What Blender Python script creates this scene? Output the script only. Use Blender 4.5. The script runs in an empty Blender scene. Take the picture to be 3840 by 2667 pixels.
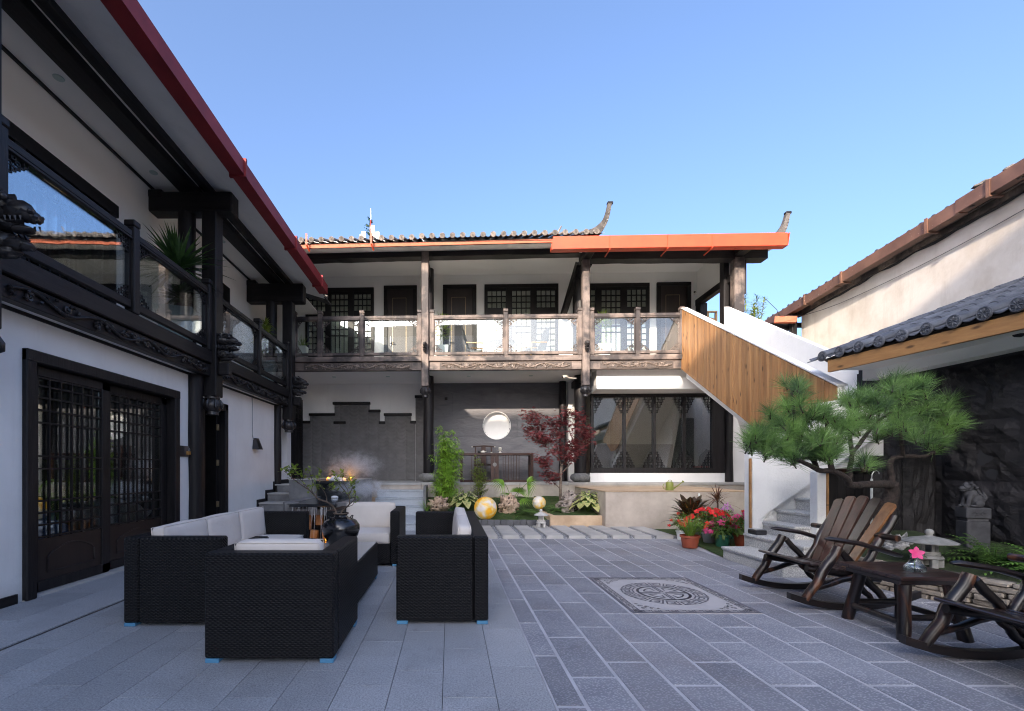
import bpy, math, random
from math import sin, cos, pi, radians as R, sqrt, tan, atan2, floor
from mathutils import Vector as V3, Matrix, noise
random.seed(7)
C = bpy.context.scene.collection
sc = bpy.context.scene

# ------------------------------------------------------------------ camera, sky, sun
cam = bpy.data.objects.new('camera', bpy.data.cameras.new('camera')); C.objects.link(cam)
cam.location = (0, 0, 1.2); cam.rotation_euler = (R(90), 0, 0)
cam.data.lens = 16.0; cam.data.sensor_width = 36; cam.data.sensor_fit = 'HORIZONTAL'
cam.data.shift_x = 0.0605; cam.data.shift_y = 0.1105
cam.data.clip_end = 3000; cam.data.clip_start = 0.05
sc.camera = cam
SUN_EL, SUN_AZ = R(18.0), R(203.6)
world = bpy.data.worlds.new('World'); sc.world = world; world.use_nodes = True
wn = world.node_tree; bg = wn.nodes['Background']
sky = wn.nodes.new('ShaderNodeTexSky'); sky.sky_type = 'NISHITA'; sky.sun_disc = False
sky.sun_elevation = SUN_EL; sky.sun_rotation = SUN_AZ; sky.altitude = 350
sky.air_density = 0.7; sky.dust_density = 9.0; sky.ozone_density = 3.3
wn.links.new(sky.outputs[0], bg.inputs['Color']); bg.inputs['Strength'].default_value = 0.15
sl = bpy.data.lights.new('sun', 'SUN'); sl.energy = 2.3; sl.angle = R(0.45); sl.color = (1.0, 0.84, 0.68)
sun = bpy.data.objects.new('sun', sl); C.objects.link(sun)
sd = V3((sin(SUN_AZ)*cos(SUN_EL), cos(SUN_AZ)*cos(SUN_EL), sin(SUN_EL)))
sun.rotation_euler = sd.to_track_quat('Z', 'Y').to_euler(); sun.location = (-6, -12, 12)
vs = sc.view_settings
vs.view_transform = 'Standard'; vs.look = 'None'; vs.gamma = 1.0; vs.use_curve_mapping = False
vs.exposure = 2.0
sc.cycles.filter_width = 1.1; sc.cycles.max_bounces = 9; sc.cycles.diffuse_bounces = 7; sc.cycles.glossy_bounces = 4
sc.cycles.transparent_max_bounces = 24; sc.cycles.transmission_bounces = 4
sc.cycles.volume_bounces = 1; sc.cycles.volume_step_rate = 2.0
sc.cycles.sample_clamp_indirect = 6.0; sc.cycles.use_denoising = True

# ------------------------------------------------------------------ mesh builder
def rotm(rx=0, ry=0, rz=0):
    return Matrix.Rotation(rz, 3, 'Z') @ Matrix.Rotation(ry, 3, 'Y') @ Matrix.Rotation(rx, 3, 'X')
ORG = {}
FINE = {'leaves','fronds','needle_foliage','twigs','flowers','foliage','crown','canes','petals_small','stems','leaf_margins','leaf_centres','leaf_veins','bracts','lower_leaves','fans','stalks','screw_head','lime_bedding'}
class MB:
    def __init__(s): s.v = []; s.f = []
    def add(s, vs_, fs):
        n = len(s.v); s.v += [tuple(p) for p in vs_]; s.f += [tuple(i+n for i in f) for f in fs]; return s
    def box(s, x0, x1, y0, y1, z0, z1):
        if x0 > x1: x0, x1 = x1, x0
        if y0 > y1: y0, y1 = y1, y0
        if z0 > z1: z0, z1 = z1, z0
        return s.add([(x0,y0,z0),(x1,y0,z0),(x1,y1,z0),(x0,y1,z0),(x0,y0,z1),(x1,y0,z1),(x1,y1,z1),(x0,y1,z1)],
            [(0,3,2,1),(4,5,6,7),(0,1,5,4),(1,2,6,5),(2,3,7,6),(3,0,4,7)])
    def cbox(s, x0, x1, y0, y1, z0, z1, b=.01, M=None, o=None):
        """chamfered box"""
        c = ((x0+x1)/2, (y0+y1)/2, (z0+z1)/2); h = (abs(x1-x0)/2, abs(y1-y0)/2, abs(z1-z0)/2)
        b = min(b, min(h)*.9); vs_ = []; idx = {}
        for sx in (-1,1):
            for sy in (-1,1):
                for sz in (-1,1):
                    for a in range(3):
                        p = [sx*(h[0]-b), sy*(h[1]-b), sz*(h[2]-b)]
                        p[a] = (sx,sy,sz)[a]*h[a]
                        idx[(sx,sy,sz,a)] = len(vs_); vs_.append(p)
        fs = []
        for a in range(3):
            u, w = (a+1) % 3, (a+2) % 3
            for sg in (-1,1):
                q = []
                for su, sw in ((-1,-1),(1,-1),(1,1),(-1,1)):
                    k = [0,0,0]; k[a] = sg; k[u] = su; k[w] = sw; q.append(idx[(*k, a)])
                fs.append(q if sg > 0 else q[::-1])
        for a in range(3):      # edges along axis a between faces u and w
            u, w = (a+1) % 3, (a+2) % 3
            for su in (-1,1):
                for sw in (-1,1):
                    k1 = [0,0,0]; k1[u] = su; k1[w] = sw; k2 = list(k1); k1[a] = -1; k2[a] = 1
                    q = [idx[(*k1,u)], idx[(*k2,u)], idx[(*k2,w)], idx[(*k1,w)]]
                    fs.append(q if su*sw < 0 else q[::-1])
        for sx in (-1,1):
            for sy in (-1,1):
                for sz in (-1,1):
                    q = [idx[(sx,sy,sz,a)] for a in range(3)]
                    fs.append(q if sx*sy*sz > 0 else q[::-1])
        out = []
        for p in vs_:
            p = V3(p)
            if M is not None: p = M @ p
            out.append(p + V3(c if o is None else o))
        return s.add(out, fs)
    def obox(s, c, d, M=None, b=0):
        if b: return s.cbox(-d[0]/2, d[0]/2, -d[1]/2, d[1]/2, -d[2]/2, d[2]/2, b, M, c)
        t = MB().box(-d[0]/2, d[0]/2, -d[1]/2, d[1]/2, -d[2]/2, d[2]/2)
        return s.add([V3(c) + (M @ V3(p) if M is not None else V3(p)) for p in t.v], t.f)
    def beam(s, a, b, w, h, up=(0,0,1), ch=0):
        a, b = V3(a), V3(b); d = b - a; L = d.length; y = d.normalized(); up = V3(up)
        if abs(y.dot(up)) > .98: up = V3((0,1,0))
        x = y.cross(up).normalized(); z = x.cross(y)
        return s.obox((a+b)/2, (w, L, h), Matrix((x, y, z)).transposed(), ch)
    def tube(s, pts, r, n=8, cap=True, flat=1.0):
        pts = [V3(p) for p in pts]
        if not hasattr(r, '__len__'): r = [r]*len(pts)
        vs_ = []; fs = []; ref = None
        for i, p in enumerate(pts):
            t = (pts[min(i+1, len(pts)-1)] - pts[max(i-1, 0)]).normalized()
            if ref is None:
                ref = V3((0,0,1)) if abs(t.z) < .9 else V3((1,0,0))
            x = t.cross(ref)
            if x.length < 1e-4: x = t.cross(V3((1,0,0.1)))
            x.normalize(); y = x.cross(t).normalized(); ref = y
            for k in range(n):
                a = 2*pi*k/n; vs_.append(p + (x*cos(a) + y*sin(a)*flat)*r[i])
        for i in range(len(pts)-1):
            for k in range(n):
                a, b = i*n+k, i*n+(k+1) % n; fs.append((a, b, b+n, a+n))
        if cap: fs.append(tuple(range(n))[::-1]); fs.append(tuple((len(pts)-1)*n+k for k in range(n)))
        return s.add(vs_, fs)
    def lathe(s, prof, c=(0,0,0), n=20, cap=True):
        vs_ = []; fs = []
        for r, z in prof:
            for k in range(n):
                a = 2*pi*k/n; vs_.append((c[0]+r*cos(a), c[1]+r*sin(a), c[2]+z))
        for i in range(len(prof)-1):
            for k in range(n):
                a, b = i*n+k, i*n+(k+1) % n; fs.append((a, b, b+n, a+n))
        if cap: fs.append(tuple(range(n))[::-1]); fs.append(tuple((len(prof)-1)*n+k for k in range(n)))
        return s.add(vs_, fs)
    def prism(s, poly, ax, a0, a1):
        """poly of 2d points; ax = axis it is extruded along ('x': (y,z), 'y': (x,z), 'z': (x,y))"""
        def P(p, t):
            return (t, p[0], p[1]) if ax == 'x' else (p[0], t, p[1]) if ax == 'y' else (p[0], p[1], t)
        n = len(poly)
        vs_ = [P(p, a0) for p in poly] + [P(p, a1) for p in poly]
        fs = [tuple(range(n))[::-1], tuple(range(n, 2*n))] + [(i, (i+1) % n, (i+1) % n + n, i+n) for i in range(n)]
        return s.add(vs_, fs)
    def quad(s, *p): return s.add(p, [tuple(range(len(p)))])
    def ell(s, c, r, n=12, m=8, nz=0, seed=0, fr=2.0, M=None):
        vs_ = []; fs = []
        if not hasattr(r, '__len__'): r = (r, r, r)
        for i in range(m+1):
            th = pi*i/m
            for k in range(n):
                ph = 2*pi*k/n; d = V3((sin(th)*cos(ph), sin(th)*sin(ph), cos(th)))
                q = 1
                if nz: q += nz*noise.fractal(d*fr + V3((seed*7.3, seed*3.1, seed)), .6, 2.1, 4)
                p = V3((d.x*r[0]*q, d.y*r[1]*q, d.z*r[2]*q))
                if M is not None: p = M @ p
                vs_.append(V3(c) + p)
        for i in range(m):
            for k in range(n):
                a, b = i*n+k, i*n+(k+1) % n; fs.append((a, a+n, b+n, b))
        return s.add(vs_, fs)
    def leaf(s, p, d, L, W, droop=.3, up=(0,0,1), segs=3, prof=None):
        p = V3(p); d = V3(d).normalized(); up = V3(up)
        side = d.cross(up)
        if side.length < .05: side = d.cross(V3((1,.3,0)))
        side.normalize(); n = side.cross(d).normalized()
        prof = prof or (0.15, 1.0, .8, 0)
        vs_ = []; k = len(prof)
        for i, w in enumerate(prof):
            t = i/(k-1); q = p + d*(L*t) - V3((0,0,1))*(droop*L*t*t)
            if w == 0: vs_.append(q)
            else: vs_ += [q - side*(W*w/2) + n*(W*.12*w), q + side*(W*w/2) + n*(W*.12*w)]
        fs = []
        for i in range(k-1):
            a = 2*i
            if prof[i+1] == 0: fs.append((a, a+1, a+2))
            else: fs.append((a, a+1, a+3, a+2))
        return s.add(vs_, fs)
    def build(s, name, m, parent=None, smooth=False, org=None, loc=None, rz=0):
        o_ = ORG.get(parent.name, V3((0,0,0))) if parent else V3(org or (0,0,0))
        me = bpy.data.meshes.new(name)
        stuff_ = name in FINE
        me.from_pydata([(p[0]-o_[0], p[1]-o_[1], p[2]-o_[2]) for p in s.v], [], s.f)
        me.materials.append(m)
        if smooth: me.shade_smooth()
        o = bpy.data.objects.new(name, me); C.objects.link(o)
        if stuff_ and parent: o['kind'] = 'stuff'
        if parent: o.parent = parent; ORG[o.name] = o_
        else: o.location = o_ if loc is None else loc; o.rotation_euler = (0, 0, rz); ORG[o.name] = o_
        return o
def smooth_by_angle(o, ang=40):
    me = o.data; me.shade_smooth()
    try: me.set_sharp_from_angle(angle=R(ang))
    except Exception: pass
    return o
def T(name, label, cat, loc=(0,0,0), rz=0, group=None, local=False, kind=None):
    o = bpy.data.objects.new(name, None); C.objects.link(o); o.location = loc; o.rotation_euler = (0, 0, rz)
    o.empty_display_size = .1
    ORG[o.name] = V3((0,0,0)) if local else V3(loc)
    return tag(o, label, cat, group, kind)
def tag(o, label=None, cat=None, group=None, kind=None):
    if label: o['label'] = label
    if cat: o['category'] = cat
    if group: o['group'] = group
    if kind: o['kind'] = kind
    return o
def piece(name, me, parent, loc, rz=0, rot=None, sca=None):
    """an object on shared mesh data; loc in the parent's build space"""
    o = bpy.data.objects.new(name, me); C.objects.link(o); o.parent = parent
    og = ORG.get(parent.name, V3((0,0,0))) if parent else V3((0,0,0))
    o.location = V3(loc) - og; o.rotation_euler = rot or (0, 0, rz)
    if sca: o.scale = sca
    return o
def mesh(mb, name, m, smooth=False):
    me = bpy.data.meshes.new(name); me.from_pydata(mb.v, [], mb.f); me.materials.append(m)
    if smooth: me.shade_smooth()
    return me
def copy_tree(o, loc, rz=None, label=None, parent=None):
    c = o.copy(); C.objects.link(c); ORG[c.name] = ORG.get(o.name, V3((0,0,0)))
    if parent: c.parent = parent
    else:
        c.location = loc
        if rz is not None: c.rotation_euler = (0, 0, rz)
        if label: c['label'] = label
    for ch in [x for x in o.children]: copy_tree(ch, None, parent=c)
    return c
def rnd(a, b): return random.uniform(a, b)

# ------------------------------------------------------------------ materials
class NT:
    def __init__(s, name):
        s.m = bpy.data.materials.new(name); s.m.use_nodes = True; s.t = s.m.node_tree
        s.b = s.t.nodes['Principled BSDF']; s.out = s.t.nodes['Material Output']
    def n(s, ty, **kw):
        q = s.t.nodes.new(ty)
        for k, v in kw.items(): setattr(q, k, v)
        return q
    def l(s, a, b): s.t.links.new(a, b)
    def pos(s, scale=(1,1,1), obj=False):
        if obj: src = s.n('ShaderNodeTexCoord').outputs['Object']
        else: src = s.n('ShaderNodeNewGeometry').outputs['Position']
        mp = s.n('ShaderNodeMapping'); mp.inputs['Scale'].default_value = scale; s.l(src, mp.inputs['Vector']); return mp.outputs[0]
    def noise(s, vec, scale, detail=4, rough=.6, dist=0):
        q = s.n('ShaderNodeTexNoise'); s.l(vec, q.inputs['Vector']); q.inputs['Scale'].default_value = scale
        q.inputs['Detail'].default_value = detail; q.inputs['Roughness'].default_value = rough; q.inputs['Distortion'].default_value = dist
        return q.outputs['Fac']
    def ramp(s, fac, stops):
        q = s.n('ShaderNodeValToRGB'); s.l(fac, q.inputs[0]); e = q.color_ramp.elements
        while len(e) < len(stops): e.new(.5)
        for i, (p, c) in enumerate(stops):
            e[i].position = p; e[i].color = (*c, 1) if hasattr(c, '__len__') else (c, c, c, 1)
        return q.outputs[0]
    def math(s, op, a, b=None, c=None):
        q = s.n('ShaderNodeMath', operation=op)
        for i, x in enumerate((a, b, c)):
            if x is None: continue
            if hasattr(x, 'default_value'): s.l(x, q.inputs[i])
            else: q.inputs[i].default_value = x
        return q.outputs[0]
    def mix(s, fac, a, b, mode='MIX'):
        q = s.n('ShaderNodeMix', data_type='RGBA', blend_type=mode)
        for sock, x in ((q.inputs[0], fac), (q.inputs[6], a), (q.inputs[7], b)):
            if hasattr(x, 'links'): s.l(x, sock)
            elif hasattr(x, '__len__'): sock.default_value = (*x, 1)
            else: sock.default_value = x
        return q.outputs[2]
    def bump(s, h, strength=.3, dist=.01, prev=None):
        q = s.n('ShaderNodeBump'); q.inputs['Strength'].default_value = strength; q.inputs['Distance'].default_value = dist
        s.l(h, q.inputs['Height'])
        if prev is not None: s.l(prev, q.inputs['Normal'])
        s.l(q.outputs[0], s.b.inputs['Normal']); return q.outputs[0]
    def col(s, c):
        if hasattr(c, 'links'): s.l(c, s.b.inputs['Base Color'])
        else: s.b.inputs['Base Color'].default_value = (*c, 1)
    def objrand(s): return s.n('ShaderNodeObjectInfo').outputs['Random']
    def vary(s, c, amt=.25):
        """each piece a little lighter or darker"""
        f = s.math('MULTIPLY_ADD', s.objrand(), amt*2, 1-amt)
        q = s.n('ShaderNodeVectorMath', operation='SCALE'); s.l(c, q.inputs[0]); s.l(f, q.inputs['Scale']); return q.outputs[0]
def mat(name, c1, c2=None, sc_=6, rough=.7, bs=0, bscale=60, bd=.004, stretch=(1,1,1), metal=0, vary=0, detail=5, coat=0, spec=None, obj=False, lo=.35, hi=.7):
    t = NT(name); v = t.pos(stretch, obj)
    if c2 is None: c2 = tuple(x*.8 for x in c1)
    f = t.noise(v, sc_, detail); c = t.ramp(f, [(lo, c2), (hi, c1)])
    if vary: c = t.vary(c, vary)
    t.col(c); t.b.inputs['Roughness'].default_value = rough; t.b.inputs['Metallic'].default_value = metal
    if coat: t.b.inputs['Coat Weight'].default_value = coat; t.b.inputs['Coat Roughness'].default_value = .15
    if spec is not None: t.b.inputs['Specular IOR Level'].default_value = spec
    if bs: t.bump(t.noise(v, bscale, 5, .65), bs, bd)
    return t.m
def wood(name, c1, c2, axis='z', sc_=14, rough=.6, bs=.5, vary=.2, coat=0, dark=None, knots=False):
    """grain runs along the axis"""
    st = {'x': (.09,1,1), 'y': (1,.09,1), 'z': (1,1,.09)}[axis]
    t = NT(name); v = t.pos(st)
    f = t.noise(v, sc_, 6, .62, .6); c = t.ramp(f, [(.3, c2), (.66, c1)])
    fine = t.noise(v, sc_*6, 3, .7)
    c = t.mix(t.math('MULTIPLY', fine, .45), c, tuple(x*.45 for x in c2))
    if dark:
        g = t.noise(t.pos(), 2.2, 4, .6); c = t.mix(t.ramp(g, [(.43, 0.0), (.58, 1.0)]), c, dark)
    if knots:
        kv = t.pos({'x': (.35,1,1), 'y': (1,.35,1), 'z': (1,1,.35)}[axis]); vo = t.n('ShaderNodeTexVoronoi'); vo.inputs['Scale'].default_value = 9
        t.l(kv, vo.inputs['Vector']); c = t.mix(t.ramp(vo.outputs['Distance'], [(.08, .95), (.2, 0.0)]), c, tuple(x*.28 for x in c2))
    if vary: c = t.vary(c, vary)
    t.col(c); t.b.inputs['Roughness'].default_value = rough
    if coat: t.b.inputs['Coat Weight'].default_value = coat; t.b.inputs['Coat Roughness'].default_value = .2
    t.bump(t.math('ADD', f, t.math('MULTIPLY', fine, .5)), bs, .006)
    return t.m
M = {}
def plasterm(name, c1, c2, scale, bs, bsc, bd, grime=.45):
    t = NT(name); v = t.pos(); c = t.ramp(t.noise(v, scale, 6, .6), [(.35, c2), (.68, c1)])
    run = t.ramp(t.noise(t.pos((1,1,.12)), 4.2, 5, .7), [(.55, 0.0), (.8, .28)]); c = t.mix(run, c, tuple(x*.72 for x in c2))
    sp = t.n('ShaderNodeSeparateXYZ'); t.l(v, sp.inputs[0]); low = t.math('MULTIPLY_ADD', t.noise(v, 7, 4, .7), .34, sp.outputs[2])
    c = t.mix(t.ramp(low, [(.16, grime), (.42, 0.0)]), c, (.40,.38,.35)); t.col(c); t.b.inputs['Roughness'].default_value = .88
    q = t.bump(t.noise(v, 3.1, 4, .5), .25, .02); t.bump(t.noise(v, bsc, 5, .65), bs, bd, q); return t.m
M['plaster'] = plasterm('white_plaster', (.88,.87,.85), (.80,.79,.77), 1.3, .35, 80, .003)
M['plaster_r'] = plasterm('rough_white_render', (.86,.85,.83), (.80,.79,.77), 2, .9, 45, .010)
M['ceiling'] = mat('cream_ceiling', (.88,.86,.83), (.85,.83,.80), 1, .9)
M['cream'] = mat('cream_wall', (.86,.84,.80), (.81,.79,.75), 1.2, .9, .15, 80, .002)
# old cream wall with dirt runs
t = NT('old_cream_plaster'); c = t.ramp(t.noise(t.pos(), 1.1, 6, .65), [(.35, (.58,.52,.45)), (.6, (.72,.67,.61))])
c = t.mix(t.ramp(t.noise(t.pos((1,1,.15)), 3.5, 5, .7), [(.52, 0.0), (.75, .35)]), c, (.40,.33,.26)); t.col(c)
t.b.inputs['Roughness'].default_value = .9; t.bump(t.noise(t.pos(), 12, 6, .6), .4, .012); M['oldcream'] = t.m
K1, K2 = (.022,.019,.020), (.007,.0065,.0075)
for ax in 'xyz':
    M['dark'+ax] = wood('charred_wood_'+ax, K1, K2, ax, 16, .48, .6, .2); M['dark'+ax].node_tree.nodes['Principled BSDF'].inputs['Specular IOR Level'].default_value = .3
for ax in 'xyz': M['grey'+ax] = wood('weathered_wood_'+ax, (.25,.195,.165), (.095,.072,.062), ax, 14, .65, .7, .15, dark=(.030,.024,.024))
M['carve'] = mat('carved_dark_wood', (.040,.036,.036), (.012,.011,.012), 30, .34, .4, 70, .004)  # lighter than the charred beams, relief highlights put into the colour
M['carveg'] = mat('carved_weathered_wood', (.27,.215,.18), (.10,.078,.066), 22, .5, .5, 60, .004)
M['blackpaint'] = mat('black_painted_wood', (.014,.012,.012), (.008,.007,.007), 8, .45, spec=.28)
M['carveground'] = mat('recess_shade_wood', (.085,.066,.057), (.045,.035,.03), 18, .7, .5, 40, .004)  # darker tone stands in for shade between the carved vines
M['doorbrown'] = mat('dark_door_veneer', (.026,.017,.015), (.015,.010,.009), 9, .45, .2, 40, .002, (1,1,.1))
M['inlay'] = mat('brass_inlay', (.45,.34,.2), None, 5, .35, metal=.6)
M['latch'] = mat('dark_metal', (.10,.10,.11), None, 5, .3, metal=.9)
M['steel'] = mat('pale_metal', (.62,.63,.65), None, 5, .3, metal=.8)
M['red'] = mat('dark_red_painted_gutter', (.27,.03,.035), (.20,.022,.027), 3, .6, .1, 30, .002, spec=.25)
M['orange'] = mat('orange_painted_gutter', (.52,.058,.014), (.44,.045,.011), 4, .55, .15, 30, .002)
M['fascia'] = mat('salmon_fascia', (.42,.11,.05), (.34,.08,.035), 6, .7, .2, 30, .003)
M['rust'] = mat('brown_gutter', (.20,.105,.07), (.13,.066,.045), 3, .5, .2, 20, .003)
# brown gutter carries pale paint spatters
t = NT('brown_spattered_gutter'); c = t.ramp(t.noise(t.pos(), 2.5, 5), [(.35, (.13,.066,.045)), (.65, (.21,.11,.073))])
vo = t.n('ShaderNodeTexVoronoi'); vo.inputs['Scale'].default_value = 28; t.l(t.pos(), vo.inputs['Vector'])
sp = t.math('MULTIPLY', t.ramp(vo.outputs['Distance'], [(.08, 1.0), (.13, 0.0)]), t.ramp(t.noise(t.pos(), 1.4, 2), [(.5, 0.0), (.62, 1.0)]))
t.col(t.mix(sp, c, (.7,.66,.6))); t.b.inputs['Roughness'].default_value = .5; M['rust'] = t.m
M['tile'] = mat('grey_clay_tile', (.24,.205,.18), (.09,.08,.075), 9, .85, .5, 40, .006, vary=.2)
M['tileblue'] = mat('slate_grey_tile', (.115,.125,.15), (.055,.06,.075), 7, .6, .3, 30, .004, vary=.22)
M['tiledark'] = mat('dark_old_tile', (.10,.09,.085), (.04,.035,.033), 8, .85, .5, 30, .006, vary=.2)
M['lime'] = mat('lime_mortar', (.20,.18,.16), (.09,.08,.075), 14, .9, .8, 20, .01)
M['timber'] = wood('new_eaves_timber', (.50,.27,.10), (.30,.14,.05), 'y', 9, .6, .3, .05, knots=True)
M['pine'] = wood('knotty_pine_cladding', (.44,.235,.095), (.26,.115,.042), 'z', 13, .55, .4, .24, knots=True)
M['slatwood'] = wood('pale_slat_wood', (.72,.45,.2), (.55,.3,.12), 'z', 9, .6, .3, .1)
M['granite'] = mat('flamed_grey_granite', (.21,.225,.245), (.135,.145,.165), 2.2, .62, .35, 170, .002, vary=.09, detail=9)
t = NT('flamed_grey_granite_speckle'); v = t.pos(); c = t.ramp(t.noise(v, 1.7, 5, .6), [(.3, (.30,.31,.33)), (.7, (.42,.43,.45))])
c = t.mix(.55, c, t.ramp(t.noise(v, 95, 3, .8), [(.36, (.12,.125,.14)), (.5, (.36,.37,.39)), (.66, (.60,.61,.63))]), 'MIX'); c = t.vary(c, .11)
st = t.ramp(t.noise(v, 9, 5, .7), [(.60, 0.0), (.70, .4)]); c = t.mix(st, c, (.12,.11,.11)); c = t.mix(t.ramp(t.noise(v, 1.3, 5, .65), [(.5, 0.0), (.72, .45)]), c, (.17,.165,.17))
t.col(c); t.b.inputs['Roughness'].default_value = .55; t.bump(t.noise(v, 130, 4, .7), .3, .002); M['granite'] = t.m
M['stepstone'] = mat('speckled_granite_step', (.70,.69,.66), (.34,.335,.33), 130, .7, .3, 150, .002, lo=.42, hi=.6)
M['stepstone_b'] = mat('blue_granite_step', (.60,.64,.68), (.38,.41,.44), 110, .65, .2, 150, .002, lo=.4, hi=.62)
M['slab'] = mat('pale_stone_slab', (.50,.48,.455), (.38,.37,.355), 3, .75, .3, 90, .002, vary=.08)
M['grout'] = mat('pale_tile_margin', (.60,.59,.62), (.46,.45,.475), 5, .75, .2, 60, .002)
M['joint'] = mat('dark_joint', (.035,.035,.04), None, 5, .9)
# bush hammered paving: pale flecks on dark violet grey
t = NT('bush_hammered_tile'); v = t.pos((1,1.7,1)); vo = t.n('ShaderNodeTexVoronoi'); vo.inputs['Scale'].default_value = 62; t.l(v, vo.inputs['Vector'])
fl = t.ramp(vo.outputs['Distance'], [(.22, 1.0), (.46, 0.0)])
c = t.mix(t.math('MULTIPLY', fl, .55), t.ramp(t.noise(t.pos(), 2, 5), [(.3, (.20,.205,.235)), (.7, (.31,.31,.34))]), (.60,.60,.63))
c = t.mix(t.ramp(t.noise(t.pos(), 1.1, 4, .6), [(.5, 0.0), (.7, .35)]), c, (.26,.22,.20))
t.col(t.vary(c, .15)); t.b.inputs['Roughness'].default_value = .62; t.bump(fl, .6, .004); M['bush'] = t.m
M['mosaic'] = mat('pale_mosaic_ground', (.54,.51,.50), (.46,.435,.43), 4, .7, .1, 100, .001)
M['mosaicd'] = mat('dark_mosaic_line', (.17,.16,.185), (.13,.125,.14), 20, .7)
M['concrete'] = mat('stained_concrete', (.56,.49,.42), (.38,.32,.27), 2.2, .85, .5, 25, .008, detail=8)
M['concretew'] = mat('warm_concrete', (.66,.49,.33), (.46,.32,.205), 3, .85, .5, 25, .008, detail=8)
M['concreteg'] = mat('wet_grey_concrete', (.26,.255,.25), (.13,.13,.135), 3.5, .5, .4, 25, .006, detail=8)
M['clad'] = mat('terrace_edge_stone', (.56,.50,.43), (.40,.345,.29), 3, .7, .3, 40, .004)
t = NT('black_split_stone'); v = t.pos()
a = t.noise(t.pos((1,1,1.6)), 2.6, 8, .62, 1.2); b2 = t.noise(v, 30, 4, .6)
t.col(t.vary(t.ramp(a, [(.3, (.010,.010,.012)), (.7, (.038,.035,.037))]), .15)); t.b.inputs['Roughness'].default_value = .55; t.b.inputs['Specular IOR Level'].default_value = .22
t.bump(t.math('ADD', t.math('MULTIPLY', a, 1.0), t.math('MULTIPLY', b2, .10)), .8, .05); M['slateblack'] = t.m
t = NT('grey_split_panel'); a = t.noise(t.pos((.5,1,1.8)), 4, 8, .6, 1.0)
t.col(t.vary(t.ramp(a, [(.3, (.10,.10,.11)), (.7, (.155,.15,.16))]), .10)); t.b.inputs['Roughness'].default_value = .62
t.bump(a, .8, .035); M['greypanel'] = t.m
M['wave'] = mat('wave_relief_tile', (.25,.24,.235), (.19,.182,.178), 5, .75, .2, 60, .002, vary=.05)
t = NT('ledge_stone'); v = t.pos(); c = t.ramp(t.noise(v, 5, 6, .65), [(.3, (.20,.165,.13)), (.65, (.42,.36,.29))]); t.col(t.vary(c, .22))
t.b.inputs['Roughness'].default_value = .85; t.bump(t.noise(t.pos((1,1,2)), 14, 7, .65), .9, .02); M['ledge'] = t.m
M['mortar'] = mat('dark_mortar', (.10,.085,.07), None, 8, .95)
# wicker weave
def wicker(name, c1, c2, w=.016, h=.011):
    t = NT(name); g = t.n('ShaderNodeNewGeometry'); sp = t.n('ShaderNodeSeparateXYZ'); t.l(g.outputs['Position'], sp.inputs[0])
    nn = t.n('ShaderNodeSeparateXYZ'); t.l(g.outputs['True Normal'], nn.inputs[0])
    top = t.math('GREATER_THAN', t.math('ABSOLUTE', nn.outputs[2]), .6)
    xy = t.math('ADD', sp.outputs[0], sp.outputs[1])
    u = t.math('ADD', t.math('MULTIPLY', xy, t.math('SUBTRACT', 1.0, top)), t.math('MULTIPLY', sp.outputs[0], top))
    v_ = t.math('ADD', t.math('MULTIPLY', sp.outputs[2], t.math('SUBTRACT', 1.0, top)), t.math('MULTIPLY', sp.outputs[1], top))
    vr = t.math('DIVIDE', v_, h); row = t.math('FLOOR', vr); fr = t.math('FRACT', vr)
    s1 = t.math('SINE', t.math('ADD', t.math('MULTIPLY', u, pi/w), t.math('MULTIPLY', row, pi)))
    hump = t.math('MULTIPLY', t.math('MULTIPLY', fr, t.math('SUBTRACT', 1.0, fr)), 4.0)
    hgt = t.math('MULTIPLY', t.math('MULTIPLY_ADD', s1, .5, .55), t.math('POWER', hump, .5))
    c = t.mix(hgt, c2, c1); t.col(c); t.b.inputs['Roughness'].default_value = .5; t.b.inputs['Specular IOR Level'].default_value = .27
    t.bump(hgt, .8, .006); return t.m
M['wicker'] = wicker('black_wicker', (.010,.009,.010), (.002,.002,.0025), .017, .0115)
M['wickertop'] = M['wicker']
M['cushion'] = mat('cream_cushion_cloth', (.80,.75,.71), (.74,.7,.66), 3, .9, .25, 500, .0006)
M['cushion2'] = M['cushion']
t = NT('cream_cushion_creased'); t.col(t.ramp(t.noise(t.pos(), 3, 3), [(.3, (.66,.60,.545)), (.7, (.73,.67,.615))])); t.b.inputs['Roughness'].default_value = .9
n1 = t.bump(t.noise(t.pos(), 5, 3, .5, .5), .35, .03); t.bump(t.noise(t.pos(), 420, 2), .2, .0006, n1); M['cushion'] = t.m
M['bluefoot'] = mat('blue_plastic_foot', (.10,.30,.50), None, 5, .4)
M['glaze'] = mat('black_glazed_pottery', (.010,.009,.012), (.006,.006,.007), 6, .22, .1, 8, .01, coat=.6)
M['bark'] = mat('twig_bark', (.16,.12,.09), (.07,.05,.04), 30, .8, .6, 60, .006)
M['pinebark'] = mat('pine_bark', (.055,.038,.032), (.014,.011,.010), 22, .9, 1.0, 28, .02)
M['maplebark'] = mat('maple_bark', (.24,.19,.15), (.13,.10,.08), 20, .8, .3, 40, .004)
def leafm(name, c1, c2, rough=.5, tr=.25, sc_=9, vary=.2, edge=None):
    t = NT(name); c = t.ramp(t.noise(t.pos(), sc_, 3), [(.32, c2), (.68, c1)]); c = t.vary(c, vary); t.col(c)
    t.b.inputs['Roughness'].default_value = rough
    tl = t.n('ShaderNodeBsdfTranslucent'); t.l(c, tl.inputs[0]); mx = t.n('ShaderNodeMixShader'); mx.inputs[0].default_value = tr
    t.l(t.b.outputs[0], mx.inputs[1]); t.l(tl.outputs[0], mx.inputs[2]); t.l(mx.outputs[0], t.out.inputs['Surface']); return t.m
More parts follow.
